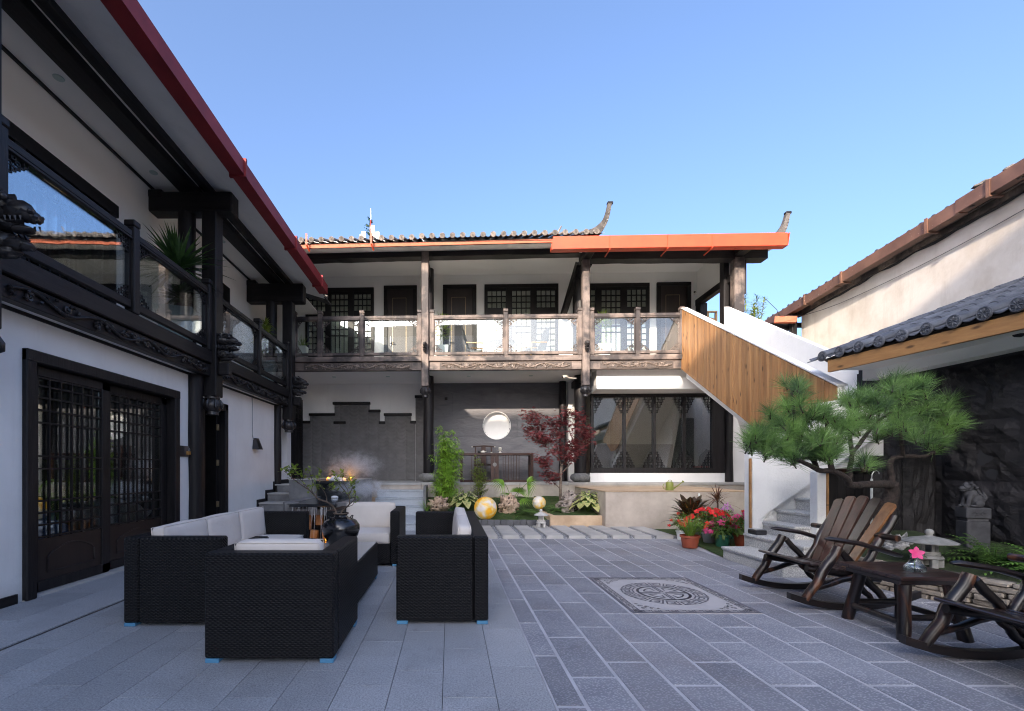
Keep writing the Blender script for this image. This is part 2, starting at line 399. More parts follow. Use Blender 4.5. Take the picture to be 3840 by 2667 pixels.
M['needle'] = leafm('pine_needles', (.21,.38,.095), (.025,.065,.028), .45, .2, 5)
M['bamboo'] = leafm('bamboo_leaves', (.42,.66,.08), (.20,.38,.04), .5, .35, 7)
M['nandina'] = leafm('fine_yellow_green_leaves', (.38,.48,.07), (.15,.26,.03), .5, .35, 9)
M['palm'] = leafm('palm_leaves', (.24,.42,.05), (.07,.17,.02), .4, .3, 6)
M['fern'] = leafm('fern_fronds', (.14,.27,.05), (.05,.12,.02), .5, .25, 9)
M['fernb'] = leafm('bright_fern_fronds', (.30,.46,.07), (.12,.24,.03), .5, .3, 9)
M['ferndk'] = leafm('dark_fern_fronds', (.05,.13,.045), (.015,.05,.02), .5, .2, 9)
M['hostac'] = leafm('hosta_leaf_centre', (.13,.24,.04), (.06,.13,.025), .45, .25, 12)
M['hostae'] = leafm('hosta_leaf_margin', (.70,.66,.30), (.52,.52,.18), .45, .25, 12)
M['maple'] = leafm('red_maple_leaves', (.24,.045,.045), (.075,.014,.018), .5, .3, 7)
M['dracaena'] = leafm('dark_sword_leaves', (.10,.20,.05), (.03,.075,.022), .35, .15, 8)
M['leafg'] = leafm('fresh_green_leaves', (.20,.32,.06), (.07,.15,.025), .45, .3, 9)
M['leafy'] = leafm('sunny_yellow_green_leaves', (.42,.50,.09), (.18,.28,.03), .45, .35, 9)
M['croton'] = leafm('dark_croton_leaves', (.09,.07,.025), (.03,.012,.012), .3, .15, 14)
M['crotonr'] = leafm('croton_red_veins', (.55,.10,.07), (.4,.22,.03), .4, .1, 9)
M['cordyline'] = leafm('bronze_grass_leaves', (.20,.09,.05), (.08,.03,.025), .45, .2, 9)
M['redfl'] = leafm('red_petals', (.80,.03,.025), (.60,.015,.02), .5, .3, 9)
M['pinkfl'] = leafm('pink_petals', (.85,.10,.32), (.72,.05,.2), .5, .3, 9)
M['lilac'] = leafm('lilac_petals', (.66,.30,.60), (.5,.2,.48), .5, .3, 9)
M['orangefl'] = leafm('orange_petals', (.85,.28,.02), (.75,.18,.02), .5, .3, 9)
M['whitefl'] = leafm('white_petals', (.85,.8,.6), (.7,.7,.4), .5, .3, 9)
t = NT('moss'); t.col(t.ramp(t.noise(t.pos(), 11, 6, .7), [(.3, (.022,.05,.010)), (.54, (.045,.085,.013)), (.72, (.11,.085,.035))])); t.b.inputs['Roughness'].default_value = .95
t.bump(t.noise(t.pos(), 90, 5, .7), 1.0, .02); M['moss'] = t.m
t = NT('dark_moss'); t.col(t.ramp(t.noise(t.pos(), 9, 6, .7), [(.3, (.014,.024,.008)), (.6, (.035,.055,.014))])); t.b.inputs['Roughness'].default_value = .95
t.bump(t.noise(t.pos(), 80, 5, .7), 1.0, .02); M['mossdk'] = t.m
M['soil'] = mat('garden_soil', (.10,.07,.045), (.045,.03,.02), 12, .95, .8, 40, .01)
t = NT('taihu_rock'); v = t.pos(); c = t.ramp(t.noise(v, 7, 6, .7), [(.3, (.27,.18,.12)), (.6, (.68,.49,.35))])
vo = t.n('ShaderNodeTexVoronoi'); vo.inputs['Scale'].default_value = 16; t.l(v, vo.inputs['Vector']); pit = t.ramp(vo.outputs['Distance'], [(.12, 0.0), (.4, 1.0)])
t.col(t.mix(pit, (.06,.035,.025), c)); t.b.inputs['Roughness'].default_value = .9; t.bump(t.math('ADD', pit, t.noise(v, 24, 6, .7)), 1.0, .035); M['rock'] = t.m
t = NT('grey_taihu_rock'); v = t.pos(); c = t.ramp(t.noise(v, 7, 6, .7), [(.3, (.17,.135,.115)), (.6, (.44,.37,.32))])
vo = t.n('ShaderNodeTexVoronoi'); vo.inputs['Scale'].default_value = 15; t.l(v, vo.inputs['Vector']); pit = t.ramp(vo.outputs['Distance'], [(.12, 0.0), (.4, 1.0)])
t.col(t.mix(pit, (.03,.022,.02), c)); t.b.inputs['Roughness'].default_value = .9; t.bump(t.math('ADD', pit, t.noise(v, 24, 6, .7)), 1.0, .035); M['rockg'] = t.m
M['whiterock'] = mat('pale_rock', (.42,.41,.40), (.12,.12,.12), 16, .9, .9, 24, .03, lo=.4, hi=.6)
M['stone'] = mat('carved_grey_stone', (.30,.295,.28), (.17,.17,.165), 14, .85, .5, 90, .003)
M['stonew'] = mat('pale_lantern_stone', (.62,.60,.57), (.42,.40,.38), 14, .85, .4, 90, .003)
M['stonedk'] = mat('dark_statue_stone', (.065,.065,.072), (.03,.03,.035), 12, .8, .4, 60, .004)
M['pebble'] = mat('blue_grey_pebbles', (.42,.43,.46), (.10,.105,.12), 45, .55, .6, 40, .006, lo=.4, hi=.62)
M['edge'] = mat('grey_edging_tile', (.13,.13,.14), (.09,.09,.095), 8, .7, .2, 50, .002, vary=.15)
# log furniture: varnished, burnt streaks
def logm(name, ax, c1=(.13,.048,.022), c2=(.018,.008,.006)):
    st = {'x': (.16,1,1), 'y': (1,.16,1), 'z': (1,1,.16)}[ax]
    t = NT(name); v = t.pos(st); f = t.noise(v, 8.5, 5, .55, 1.0)
    c = t.ramp(f, [(.42, (.006,.0045,.005)), (.55, c2), (.72, c1)]); t.col(c)
    t.b.inputs['Roughness'].default_value = .32; t.b.inputs['Coat Weight'].default_value = .3; t.b.inputs['Coat Roughness'].default_value = .25
    t.bump(f, .3, .008); return t.m
M['log'] = logm('varnished_burnt_log', 'z'); M['logx'] = logm('varnished_burnt_log_arm', 'x', (.035,.018,.013), (.014,.009,.008))
M['slatr'] = wood('varnished_red_brown_slat', (.13,.058,.042), (.04,.017,.013), 'z', 16, .38, .2, .2, coat=.22)
M['slato'] = wood('varnished_golden_slat', (.36,.17,.07), (.17,.07,.028), 'z', 16, .35, .2, .05, coat=.4)
M['slatd'] = wood('varnished_dark_slat', (.05,.033,.028), (.016,.011,.01), 'z', 16, .35, .2, .1, coat=.4)
M['seatw'] = wood('varnished_seat_slat', (.04,.022,.018), (.012,.008,.008), 'y', 14, .32, .2, .1, coat=.45)
M['tabletop'] = wood('varnished_table_top', (.06,.026,.02), (.02,.010,.009), 'x', 12, .28, .1, .05, coat=.5)
M['teawood'] = wood('red_brown_tea_table_wood', (.07,.025,.016), (.03,.011,.007), 'x', 14, .5, .1, .05)
M['porcelain'] = mat('cream_porcelain', (.72,.68,.60), None, 5, .25)
M['terracotta'] = mat('red_plastic_pot', (.33,.075,.035), (.27,.06,.03), 6, .5)
M['greypot'] = mat('grey_plastic_pot', (.40,.42,.43), None, 6, .5)
M['greenpot'] = mat('green_plastic_pot', (.03,.14,.10), None, 6, .45)
M['whitepot'] = mat('white_planter', (.70,.72,.70), (.62,.64,.62), 3, .45)
M['palepot'] = mat('pale_green_planter', (.50,.60,.57), (.42,.51,.48), 3, .5)
M['olive'] = mat('olive_green_metal', (.27,.30,.06), None, 6, .45)
M['redplastic'] = mat('red_plastic_box', (.65,.02,.02), None, 6, .35)
M['cyan'] = mat('cyan_plastic', (.05,.45,.55), None, 6, .4)
M['bluecloth'] = mat('pale_blue_cloth', (.30,.42,.75), (.20,.30,.6), 5, .9, .6, 12, .03)
M['yellow'] = mat('yellow_lacquer', (.70,.48,.04), None, 6, .4)
M['olivecloth'] = mat('olive_cloth', (.20,.23,.05), (.06,.09,.03), 5, .9, .4, 10, .02)
M['lounge'] = mat('dark_grey_shell', (.06,.065,.075), None, 6, .6)
M['oak'] = wood('honey_wood_legs', (.50,.27,.08), (.36,.17,.04), 'z', 10, .4, .1, .05)
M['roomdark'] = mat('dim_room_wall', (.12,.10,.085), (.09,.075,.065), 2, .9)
M['roomcream'] = mat('room_cream_wall', (.88,.87,.78), (.82,.81,.72), 2, .9)
M['roombrown'] = mat('room_brown_dado', (.17,.115,.095), (.13,.085,.07), 6, .7)
M['curtain'] = mat('pale_curtain', (.88,.80,.70), (.74,.66,.58), 18, .9, .5, 14, .02, (1,1,.05))
M['letter'] = mat('pale_lettering', (.75,.72,.70), None, 5, .5)
M['wetblack'] = mat('wet_black_stone', (.03,.032,.035), (.012,.013,.015), 5, .12, .3, 18, .01)
M['stoneblock'] = mat('tan_stone_block', (.36,.22,.11), (.2,.11,.05), 7, .6, .3, 20, .01)
def glassm(name, tint=(.97,.985,.98), refl=1.0, ior=1.5, wavy=.0, rough=.01, cap=.62):
    t = NT(name); tr = t.n('ShaderNodeBsdfTransparent'); tr.inputs[0].default_value = (*tint, 1)
    gl = t.n('ShaderNodeBsdfGlossy'); gl.inputs['Roughness'].default_value = rough; gl.inputs['Color'].default_value = (.95,.97,1,1)
    fr = t.n('ShaderNodeFresnel'); fr.inputs['IOR'].default_value = ior
    mx = t.n('ShaderNodeMixShader'); t.l(t.math('MINIMUM', t.math('MULTIPLY', fr.outputs[0], refl), cap), mx.inputs[0])
    if wavy:
        q = t.n('ShaderNodeBump'); q.inputs['Strength'].default_value = wavy; q.inputs['Distance'].default_value = .02
        t.l(t.noise(t.pos((1,1,.25)), 1.7, 2), q.inputs['Height']); t.l(q.outputs[0], gl.inputs['Normal'])
    t.l(tr.outputs[0], mx.inputs[1]); t.l(gl.outputs[0], mx.inputs[2]); t.l(mx.outputs[0], t.out.inputs['Surface']); return t.m
M['glass'] = glassm('balcony_glass', (.95,.985,.98), 1.6, 1.5, .10, .01, .78)
M['glasswin'] = glassm('window_glass', (.80,.84,.82), 2.6, 1.5, .05, .01, .6)
M['glassdoor'] = glassm('door_glass', (.72,.76,.76), 2.2, 1.5, .04, .01, .6)
M['glassscreen'] = glassm('screen_glass', (.78,.82,.80), 6.5, 1.5, .03, .01, .6)
M['vaseglass'] = glassm('clear_vase_glass', (.95,.97,.98), 1.1, 1.5, 0, .02, .7)
t = NT('pool_water'); t.col((.02,.025,.028)); t.b.inputs['Roughness'].default_value = .04; t.bump(t.noise(t.pos(), 9, 3), .15, .02); M['water'] = t.m
def emit(name, col, st): t = NT(name); t.col(col); t.b.inputs['Emission Color'].default_value = (*col, 1); t.b.inputs['Emission Strength'].default_value = st; return t.m
M['firelamp'] = emit('amber_lamp', (1.0,.36,.04), .7)
M['lampglass'] = emit('amber_lamp_dim', (1.0,.45,.08), .8)
# moon globe lamp: white glass with amber maria, softly lit
t = NT('moon_globe'); f = t.noise(t.pos(obj=True), 4.6, 5, .55, .3); c = t.ramp(f, [(.42, (.66,.60,.56)), (.50, (.74,.54,.20)), (.58, (.78,.38,.02))])
t.col(c); t.l(c, t.b.inputs['Emission Color']); t.b.inputs['Emission Strength'].default_value = .05; t.b.inputs['Roughness'].default_value = .35; M['moon'] = t.m
# ------------------------------------------------------------------ ground and paving
def struct(o): o['kind'] = 'structure'; return o
g = MB(); g.quad((-300,-300,-.06), (300,-300,-.06), (300,300,-.06), (-300,300,-.06)); struct(g.build('ground', M['soil']))
left_pav = struct(MB().box(-3.86, .53, -2, 11.2, -.05, -.009).build('courtyard_paving', M['joint']))
right_pav = struct(MB().box(.53, 8, -2, 9.3, -.05, .0).build('tiled_courtyard_paving', M['grout']))
_cache = {}
def slab_me(w, l, h, m, key, b=.002):
    k = (round(w,3), round(l,3), key)
    if k not in _cache: _cache[k] = mesh(MB().cbox(-w/2, w/2, -l/2, l/2, -h, 0, b), key, m)
    return _cache[k]
x1 = .53; kk = 0
while x1 > -2.9:
    x0 = max(x1-.285, -2.96); ph = (kk % 2)*.325 + (.13 if kk % 3 == 0 else 0)
    y = -1.3 + ph + .11
    if kk == 0: y = 3.407 - .65*7
    while y < 9.3:
        y1 = min(y+.65, 11.1)
        piece('granite_slab', slab_me(x1-x0-.003, y1-y-.003, .03, M['granite'], 'granite_slab', .0012), left_pav, ((x0+x1)/2, (y+y1)/2, rnd(-.0008, .0004)))
        y = y1
    x1 = x0; kk += 1
for k, (xa, xb) in enumerate(((-3.86,-3.43), (-3.43,-3.0))):
    y = -1.2 + k*.4
    while y < 8.6:
        piece('granite_slab', slab_me(xb-xa-.003, .797, .03, M['granite'], 'granite_slab', .0012), left_pav, ((xa+xb)/2, y+.4, rnd(-.0008, .0004))); y += .8
MB().box(-2.998, -2.962, -2, 8.6, -.03, -.012).build('drain_groove', M['rust'], left_pav)
MB().box(-2.985, -2.970, -2, 8.6, -.011, -.006).build('drain_cover', M['greyy'], left_pav)
mo = (1.51, 2.59, 3.755, 5.0)
xs = [.53, .69]
while xs[-1] < 4.7: xs.append(xs[-1]+.27)
for k in range(len(xs)-1):
    a, b = xs[k], xs[k+1]; c = k-1
    ph = {-1: 2.91, 0: 3.232}.get(c, 3.44 if c % 2 else 3.755)
    y = ph - .622*8
    while y < 7.72:
        seg = [(y, y+.622)]
        if a > mo[0]-.05 and b < mo[1]+.05:
            seg = [s for s in ((y, min(y+.622, mo[2])), (max(y, mo[3]), y+.622)) if s[1]-s[0] > .05]
        for s0, s1 in seg:
            s1 = min(s1, 7.74)
            if s1-s0 < .05 or s1 < -.5: continue
            if a > 3.6 and s1 > 5.0+ .3: continue
            if a > 4.1 and s0 > 4.2: continue
            mg = .012
            piece('paving_tile', slab_me(b-a-2*mg, s1-s0-2*mg, .02, M['bush'], 'paving_tile', .001), right_pav, ((a+b)/2, (s0+s1)/2, .0035+rnd(-.0006, .0006)))
        y += .622
# inlaid mosaic carpet: pale ground, dark key border, round emblem
mos = MB().cbox(mo[0]+.004, mo[1]-.004, mo[2]+.004, mo[3]-.004, -.02, .004, .001).build('mosaic_ground', M['mosaic'], right_pav)
mz = (.0042, .0062)
bd = MB()
X0, X1, Y0, Y1 = mo[0]+.004, mo[1]-.004, mo[2]+.004, mo[3]-.004; w = .028
for (a, b, c, d) in ((X0,X1,Y0,Y0+w), (X0,X1,Y1-w,Y1), (X0,X0+w,Y0+w,Y1-w), (X1-w,X1,Y0+w,Y1-w)): bd.box(a, b, c, d, *mz)
def strokes(mb, segs, f, t):
    for (x0, y0, x1, y1) in segs:
        a, b = f(x0, y0), f(x1, y1); d = V3((b[0]-a[0], b[1]-a[1], 0)); L = d.length
        if L < 1e-4: continue
        d /= L; n_ = V3((-d.y, d.x, 0))*t/2; e = d*t/2
        A = V3((*a, mz[1])) - e; B = V3((*b, mz[1])) + e
        mb.quad(A-n_, B-n_, B+n_, A+n_)
KEY = [(0,0,0,1), (0,1,1,1), (1,1,1,.3), (1,.3,.45,.3), (.45,.3,.45,.62), (0,0,1.25,0), (1.25,0,1.25,1), (1.25,1,2.0,1), (2.0,1,2.0,.3), (1.5,.3,2.0,.3)]
bw = .062
for side in range(4):
    L = (X1-X0-2*w-.02) if side < 2 else (Y1-Y0-2*w-.02); nk = round(L/(bw*2.35)); u = L/nk
    for k in range(nk):
        def f(px, py, k=k, u=u, side=side):
            s = .01 + (k + px/2.28)*u; tt = .012 + py*(bw-.018)
            if side == 0: return (X0+w+s, Y0+w+tt)
            if side == 1: return (X0+w+s, Y1-w-tt)
            if side == 2: return (X0+w+tt, Y0+w+s)
            return (X1-w-tt, Y0+w+s)
        strokes(bd, KEY, f, .009)
bd.build('mosaic_key_border', M['mosaicd'], mos)
em = MB(); cx, cy = (X0+X1)/2, (Y0+Y1)/2
for k in range(16):
    a0 = 2*pi*k/16 + .05; a1 = 2*pi*(k+1)/16 - .05
    def f(px, py, a0=a0, a1=a1):
        a = a0+(a1-a0)*px; r = .275+.105*py; return (cx+r*cos(a), cy+r*sin(a)*1.0)
    strokes(em, [(0,0,1,0), (1,0,1,1), (1,1,0,1), (0,1,0,.3), (0,.3,.7,.3), (.7,.3,.7,.68), (.7,.68,.35,.68)], f, .014)
for q in range(4):
    a0, a1 = pi/2*q+.0, pi/2*(q+1)
    def f(px, py, q=q):
        a = pi/2*(q+px); r = py; ox = .012*(1 if q in (0,3) else -1); oy = .012*(1 if q < 2 else -1)
        return (cx+ox+r*cos(a), cy+oy+r*sin(a))
    arc = [(i/8, .215, (i+1)/8, .215) for i in range(8)]
    strokes(em, arc, f, .026)
    strokes(em, [(0,.02,0,.215), (1,.02,1,.215)], f, .016)
    strokes(em, [(i/8*.6+.2, .155, (i+1)/8*.6+.2, .155) for i in range(8)] + [(.2,.155,.3,.085), (.8,.155,.7,.085)], f, .015)
em.build('mosaic_emblem', M['mosaicd'], mos)
sw = MB()
for sx in (-1,1):
    for sy in (-1,1):
        ox = (X0 if sx < 0 else X1) - sx*(w+bw+.02); oy = (Y0 if sy < 0 else Y1) - sy*(w+bw+.02)
        for (px, py, r) in ((.035,.03,.026), (.105,.028,.024), (.03,.10,.024), (.155,.018,.014), (.018,.155,.014), (.075,.075,.02)):
            segs = []
            for i in range(9):
                a, b = i*.62, (i+1)*.62; ra, rb = r*(1-i/11), r*(1-(i+1)/11)
                segs.append((px+ra*cos(a), py+ra*sin(a), px+rb*cos(b), py+rb*sin(b)))
            strokes(sw, segs, lambda x, y, ox=ox, oy=oy, sx=sx, sy=sy: (ox-sx*x, oy-sy*y), .008)
sw.build('mosaic_corner_scrolls', M['mosaicd'], mos)

# ------------------------------------------------------------------ shared joinery
def MPx(Yp):     # wall along X, outward normal towards -Y
    return lambda s, n, z: (s, Yp-n, z)
def MPy(Xp):     # wall along Y, outward normal towards +X
    return lambda s, n, z: (Xp+n, s, z)
def bx(mb, mp, s0, s1, n0, n1, z0, z1, b=0):
    a = mp(s0, n0, z0); c = mp(s1, n1, z1)
    xs_, ys_ = sorted((a[0], c[0])), sorted((a[1], c[1]))
    if b: mb.cbox(xs_[0], xs_[1], ys_[0], ys_[1], z0, z1, b)
    else: mb.box(xs_[0], xs_[1], ys_[0], ys_[1], z0, z1)
    return mb
def fret(mb, mp, s, z, ds, dz, W, H, n, t, n0, n1):
    cw, ch = W/n, H/n
    def bar(a0, b0, a1, b1):
        S0, S1 = s+ds*a0*cw, s+ds*a1*cw; Z0, Z1 = z+dz*b0*ch, z+dz*b1*ch
        bx(mb, mp, min(S0,S1)-t/2, max(S0,S1)+t/2, n0, n1, min(Z0,Z1)-t/2, max(Z0,Z1)+t/2)
    for i in range(n):
        for j in range(n-i):
            last = i+j == n-1
            if last or (i+2*j) % 3 != 0: bar(i, j+1, i+1, j+1)
            if last or (2*i+j) % 3 != 1: bar(i+1, j, i+1, j+1)
def rail_panel(root, mp, s0, s1, zb, zg0, zg1, zt, wm, name='railing'):
    """bottom rail zb..zg0, glass zg0..zg1, handrail zg1..zt"""
    f = MB(); bx(f, mp, s0, s1, -.045, .045, zt-.075, zt, .01); bx(f, mp, s0, s1, -.03, .03, zb, zg0-.012, .006)
    bx(f, mp, s0, s1, -.05, .05, zt-.10, zt-.078, .004)
    for a in (s0, s1-.025): bx(f, mp, a, a+.025, -.02, .02, zg0-.012, zt-.10)
    r = f.build(name, wm, root)
    gl = MB(); a, b = mp(s0+.025, 0, zg0-.01), mp(s1-.025, .006, zt-.10); bx(gl, mp, s0+.025, s1-.025, -.003, .003, zg0-.012, zt-.10)
    gl.build('glass_pane', M['glass'], r)
    W = min(.19, (s1-s0)*.2)
    for (s, ds) in ((s0+.025, 1), (s1-.025, -1)):
        for (z, dz) in ((zg0-.012, 1), (zt-.10, -1)): fr = MB(); fret(fr, mp, s, z, ds, dz, W, .155, 5, .010, .006, .02); fr.build('corner_fretwork', wm, r)
    return r
def post(root, mp, s, z0, z1, w, wm):
    p = MB(); bx(p, mp, s-w/2, s+w/2, -w/2-.005, w/2+.012, z0, z1-.075, .008); bx(p, mp, s-w/2-.006, s+w/2+.006, -w/2-.01, w/2+.018, z1-.07, z1, .01)
    p.build('railing_post', wm, root)
def spiral(mp, cs, cz, r0, turns, n0, dirn=1, a0=0, k=14):
    return [mp(cs + dirn*r0*(1-i/(k*1.12))*cos(a0+turns*2*pi*i/k), n0 + .008*i/k, cz + r0*(1-i/(k*1.12))*sin(a0+turns*2*pi*i/k)) for i in range(k+1)]
def carving(mb, mp, s0, s1, z0, z1, n0, seed=0):
    rng = random.Random(seed); L = s1-s0; H = z1-z0; zc = (z0+z1)/2; cyc = max(2, round(L/(H*5.2)))
    k = cyc*16; side = []
    wv = lambda t: zc + H*.30*sin(t*cyc*2*pi)
    mb.tube([mp(s0+L*i/k, n0+.016, wv(i/k)) for i in range(k+1)], [.016]*(k+1), 6)
    mb.tube([mp(s0+L*i/k, n0+.006, wv(i/k)+H*.10*cos(i/k*cyc*4*pi)) for i in range(k+1)], [.007]*(k+1), 5)
    for c in range(cyc*2):
        t = (c+.5)/(cyc*2); s = s0+L*t; d = 1 if c % 2 == 0 else -1
        mb.tube(spiral(mp, s, zc-d*H*.10, H*.27, 1.35, n0+.006, d, rng.uniform(0, 6)), [.015-.0006*i for i in range(15)], 5)
        for q in range(9):          # leaf lobes
            a = rng.uniform(0, 6.28); p = (s+rng.uniform(-.5,.5)*L/(cyc*2), n0+.006, zc+rng.uniform(-.36,.36)*H)
            mb.tube([mp(p[0]+cos(a)*H*.18*(j/4-.5), p[1]+.012*sin(pi*j/4), p[2]+sin(a)*H*.13*(j/4-.5)) for j in range(5)], [.002,.016,.021,.014,.002], 5)
    s = (s0+s1)/2
    for q in range(9):
        a = 2*pi*q/9; mb.tube([mp(s+cos(a)*H*.12*j, n0+.016, zc+sin(a)*H*.12*j) for j in (.6,1.8,3.2)], [.006,.016,.004], 5)
    c = mp(s, n0+.02, zc); mb.ell(c, .03, 8, 6)
    return mb
def beast(mb, mp, s, z, n0, sc_=1.0, wid=.075, seed=0):
    """carved dragon head projecting outwards over a curled scroll"""
    def P(n, zz, o=0): return mp(s+o*sc_, n0+n*sc_, z+zz*sc_)
    W = wid*sc_
    def blob(n, zz, rn, rw, rz_, sd=1):
        c = P(n, zz); a = mp(1, 0, 0); b = mp(0, 0, 0); alongx = abs(a[0]-b[0]) > .5
        mb.ell(c, (rw*sc_, rn*sc_, rz_*sc_) if alongx else (rn*sc_, rw*sc_, rz_*sc_), 14, 9, .35, sd+seed, 3.0)
    blob(.07, .14, .12, .07, .085, 1); blob(.16, .12, .10, .06, .055, 2); blob(.24, .085, .06, .048, .034, 3); blob(.285, .075, .028, .036, .028, 4)
    blob(.10, .03, .13, .055, .032, 5); blob(.21, .005, .07, .042, .022, 6); blob(.06, -.07, .10, .065, .07, 7); blob(.16, -.085, .09, .05, .035, 8); blob(.235, -.095, .035, .036, .024, 9); blob(.10, -.13, .10, .045, .03, 10)
    for sd in (-1,1):
        o = sd*W*.72
        mb.ell(P(.17, .155, o), .022*sc_, 8, 6)
        mb.tube([P(.12+.05*cos(a), .165+.035*sin(a), o) for a in [i*.5 for i in range(9)]], [.012*sc_]*9, 5)
        mb.tube([P(.0+.02*i, .19+.012*sin(i*1.1)-.005*i, o) for i in range(8)], [.016*sc_*(1-i/12) for i in range(8)], 5)
        mb.tube([P(.08+.045*cos(a)*(1-a/9), -.075+.045*sin(a)*(1-a/9), o*1.05) for a in [i*.55 for i in range(13)]], [.011*sc_]*13, 5)
        for q in range(5): mb.tube([P(-.01+.035*q, .07-.01*q, o), P(.01+.035*q, .02-.008*q, o*1.15), P(.0+.035*q, -.02, o)], [.004*sc_, .014*sc_, .004*sc_], 5)
        for q in range(4): mb.tube([P(.16+.03*q, .055, o*.75), P(.165+.03*q, .028, o*.75)], [.008*sc_, .002*sc_], 4)
        mb.ell(P(.285, .095, o*.5), .012*sc_, 6, 5)
    return mb
def pendant(root, x, y, z0, z1, w, wm, cm):
    """lotus bud hanging under a column"""
    p = MB(); p.lathe([(.02, z0), (w*.42, z0+.005), (w*.40, z0+.05), (w*.47, z0+.06), (w*.60, z0+.10), (w*.66, z0+.15), (w*.60, z0+.20), (w*.44, z0+.24), (w*.5, z0+.25), (w*.5, z1)], (x, y, 0), 20)
    for k in range(8):
        a = 2*pi*k/8; r = w*.62
        p.tube([(x+r*.9*cos(a), y+r*.9*sin(a), z0+.235), (x+r*1.06*cos(a), y+r*1.06*sin(a), z0+.17), (x+r*1.1*cos(a), y+r*1.1*sin(a), z0+.115), (x+r*.95*cos(a), y+r*.95*sin(a), z0+.09)], [.012, .03, .022, .004], 6, flat=.8)
    smooth_by_angle(p.build('lotus_pendant', cm, root), 50)

# ------------------------------------------------------------------ left wing
LW = T('guesthouse_left_wing', 'white two-storey guesthouse wing with charred timber balcony and dark red gutter, along the left', 'building', (-3.86, 6, 0))
WX = -3.86
w1 = MB()
def wallx(mb, y0, y1, z0, z1, x=WX, th=.22): mb.box(x-th, x, y0, y1, z0, z1)
D1 = (4.105, 6.44, 2.29); D2 = (6.98, 7.86, 2.30)
wallx(w1, -6, D1[0], -.02, 2.62); wallx(w1, D1[1], D2[0], -.02, 2.62); wallx(w1, D1[0], D1[1], D1[2], 2.62)
wallx(w1, D2[1], 10.44, -.02, 2.62); wallx(w1, D2[0], D2[1], D2[2], 2.62)
wallx(w1, 10.44, 10.76, -.02, 1.35); wallx(w1, 10.44, 10.76, 2.42, 2.62); wallx(w1, 10.76, 11.05, -.02, 2.62)
w1.box(-4.3, -4.14, 11.05, 12.7, -.02, 3.3); w1.box(-4.3, WX-.22, 10.9, 11.05, -.02, 2.62)
w1.build('ground_floor_wall', M['plaster'], LW)
MB().box(-4.04, -3.98, 10.44, 10.76, 1.35, 2.42).build('slit_window', M['blackpaint'], LW)
MB().box(-4.08, -3.84, -6, D1[0]-.06, 0, .085).build('skirting', M['darky'], LW)
sk = MB(); sk.box(WX, WX+.012, D1[1]+.1, D2[0]-.12, 0, .07)
for k in range(5):
    yk = 8.3+.42*k; sk.box(WX, WX+.014, yk-.06, yk+.42, .17*k+.0, .17*(k+1)+.07)
sk.box(WX, WX+.014, 10.36, 11.05, .86, .95)
sk.build('stepped_skirting', M['blackpaint'], LW)
# ground floor soffit under the balcony
MB().box(-4.6, -3.71, -6, 10.4, 2.62, 2.66).build('balcony_soffit', M['plaster'], LW)
MB().box(WX-.005, WX+.018, -6, 10.9, 2.585, 2.617).build('black_batten', M['blackpaint'], LW)  # thin black strip where the wall meets the soffit
MB().box(-5, -3.72, -6, 10.4, 2.66, 3.0).build('balcony_floor', M['plaster'], LW)
# upper floor
u1 = MB(); UX = -4.56
wallx(u1, 6.22, 12.7, 3.0, 5.6, UX); wallx(u1, -6, 6.22, 4.78, 5.6, UX); u1.box(-4.56, -4.2, 11.9, 12.1, 3.0, 5.6); wallx(u1, -6, 6.22, 3.0, 3.08, UX)
u1.build('upper_wall', M['cream'], LW)
MB().box(-4.9, -3.64, -6, 12.7, 5.495, 5.52).build('balcony_ceiling', M['ceiling'], LW)
MB().box(UX+.0, UX+.03, -6, 10.9, 5.462, 5.493).build('black_batten', M['blackpaint'], LW)  # thin black strip along the ceiling line
# upper window wall: black frames, glass, dim room behind
uw = MB(); mpU = MPy(UX)
for y in (-1.2, .9, 2.2, 3.5, 4.8, 6.12): bx(uw, mpU, y-.06, y+.06, -.05, .03, 3.08, 4.78)
bx(uw, mpU, -6, 6.22, -.05, .035, 4.62, 4.78); bx(uw, mpU, -6, 6.22, -.05, .03, 3.08, 3.22)
for y in [2.2+.13*i for i in range(31)]: bx(uw, mpU, y-.012, y+.012, -.03, .0, 3.22, 4.62)
for z in (3.5, 3.8, 4.3, 4.45): bx(uw, mpU, -1, 6.2, -.03, .0, z-.012, z+.012)
wf = uw.build('window_wall', M['blackpaint'], LW)
MB().box(UX-.06, UX-.05, -6, 6.2, 3.1, 4.7).build('glass_pane', M['glasswin'], wf)
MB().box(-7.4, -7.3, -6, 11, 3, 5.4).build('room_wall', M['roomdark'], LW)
# upper roundhead dark door beyond the column
MB().box(UX-.02, UX+.04, 8.45, 9.35, 3.0, 4.9).build('upper_door', M['blackpaint'], LW)
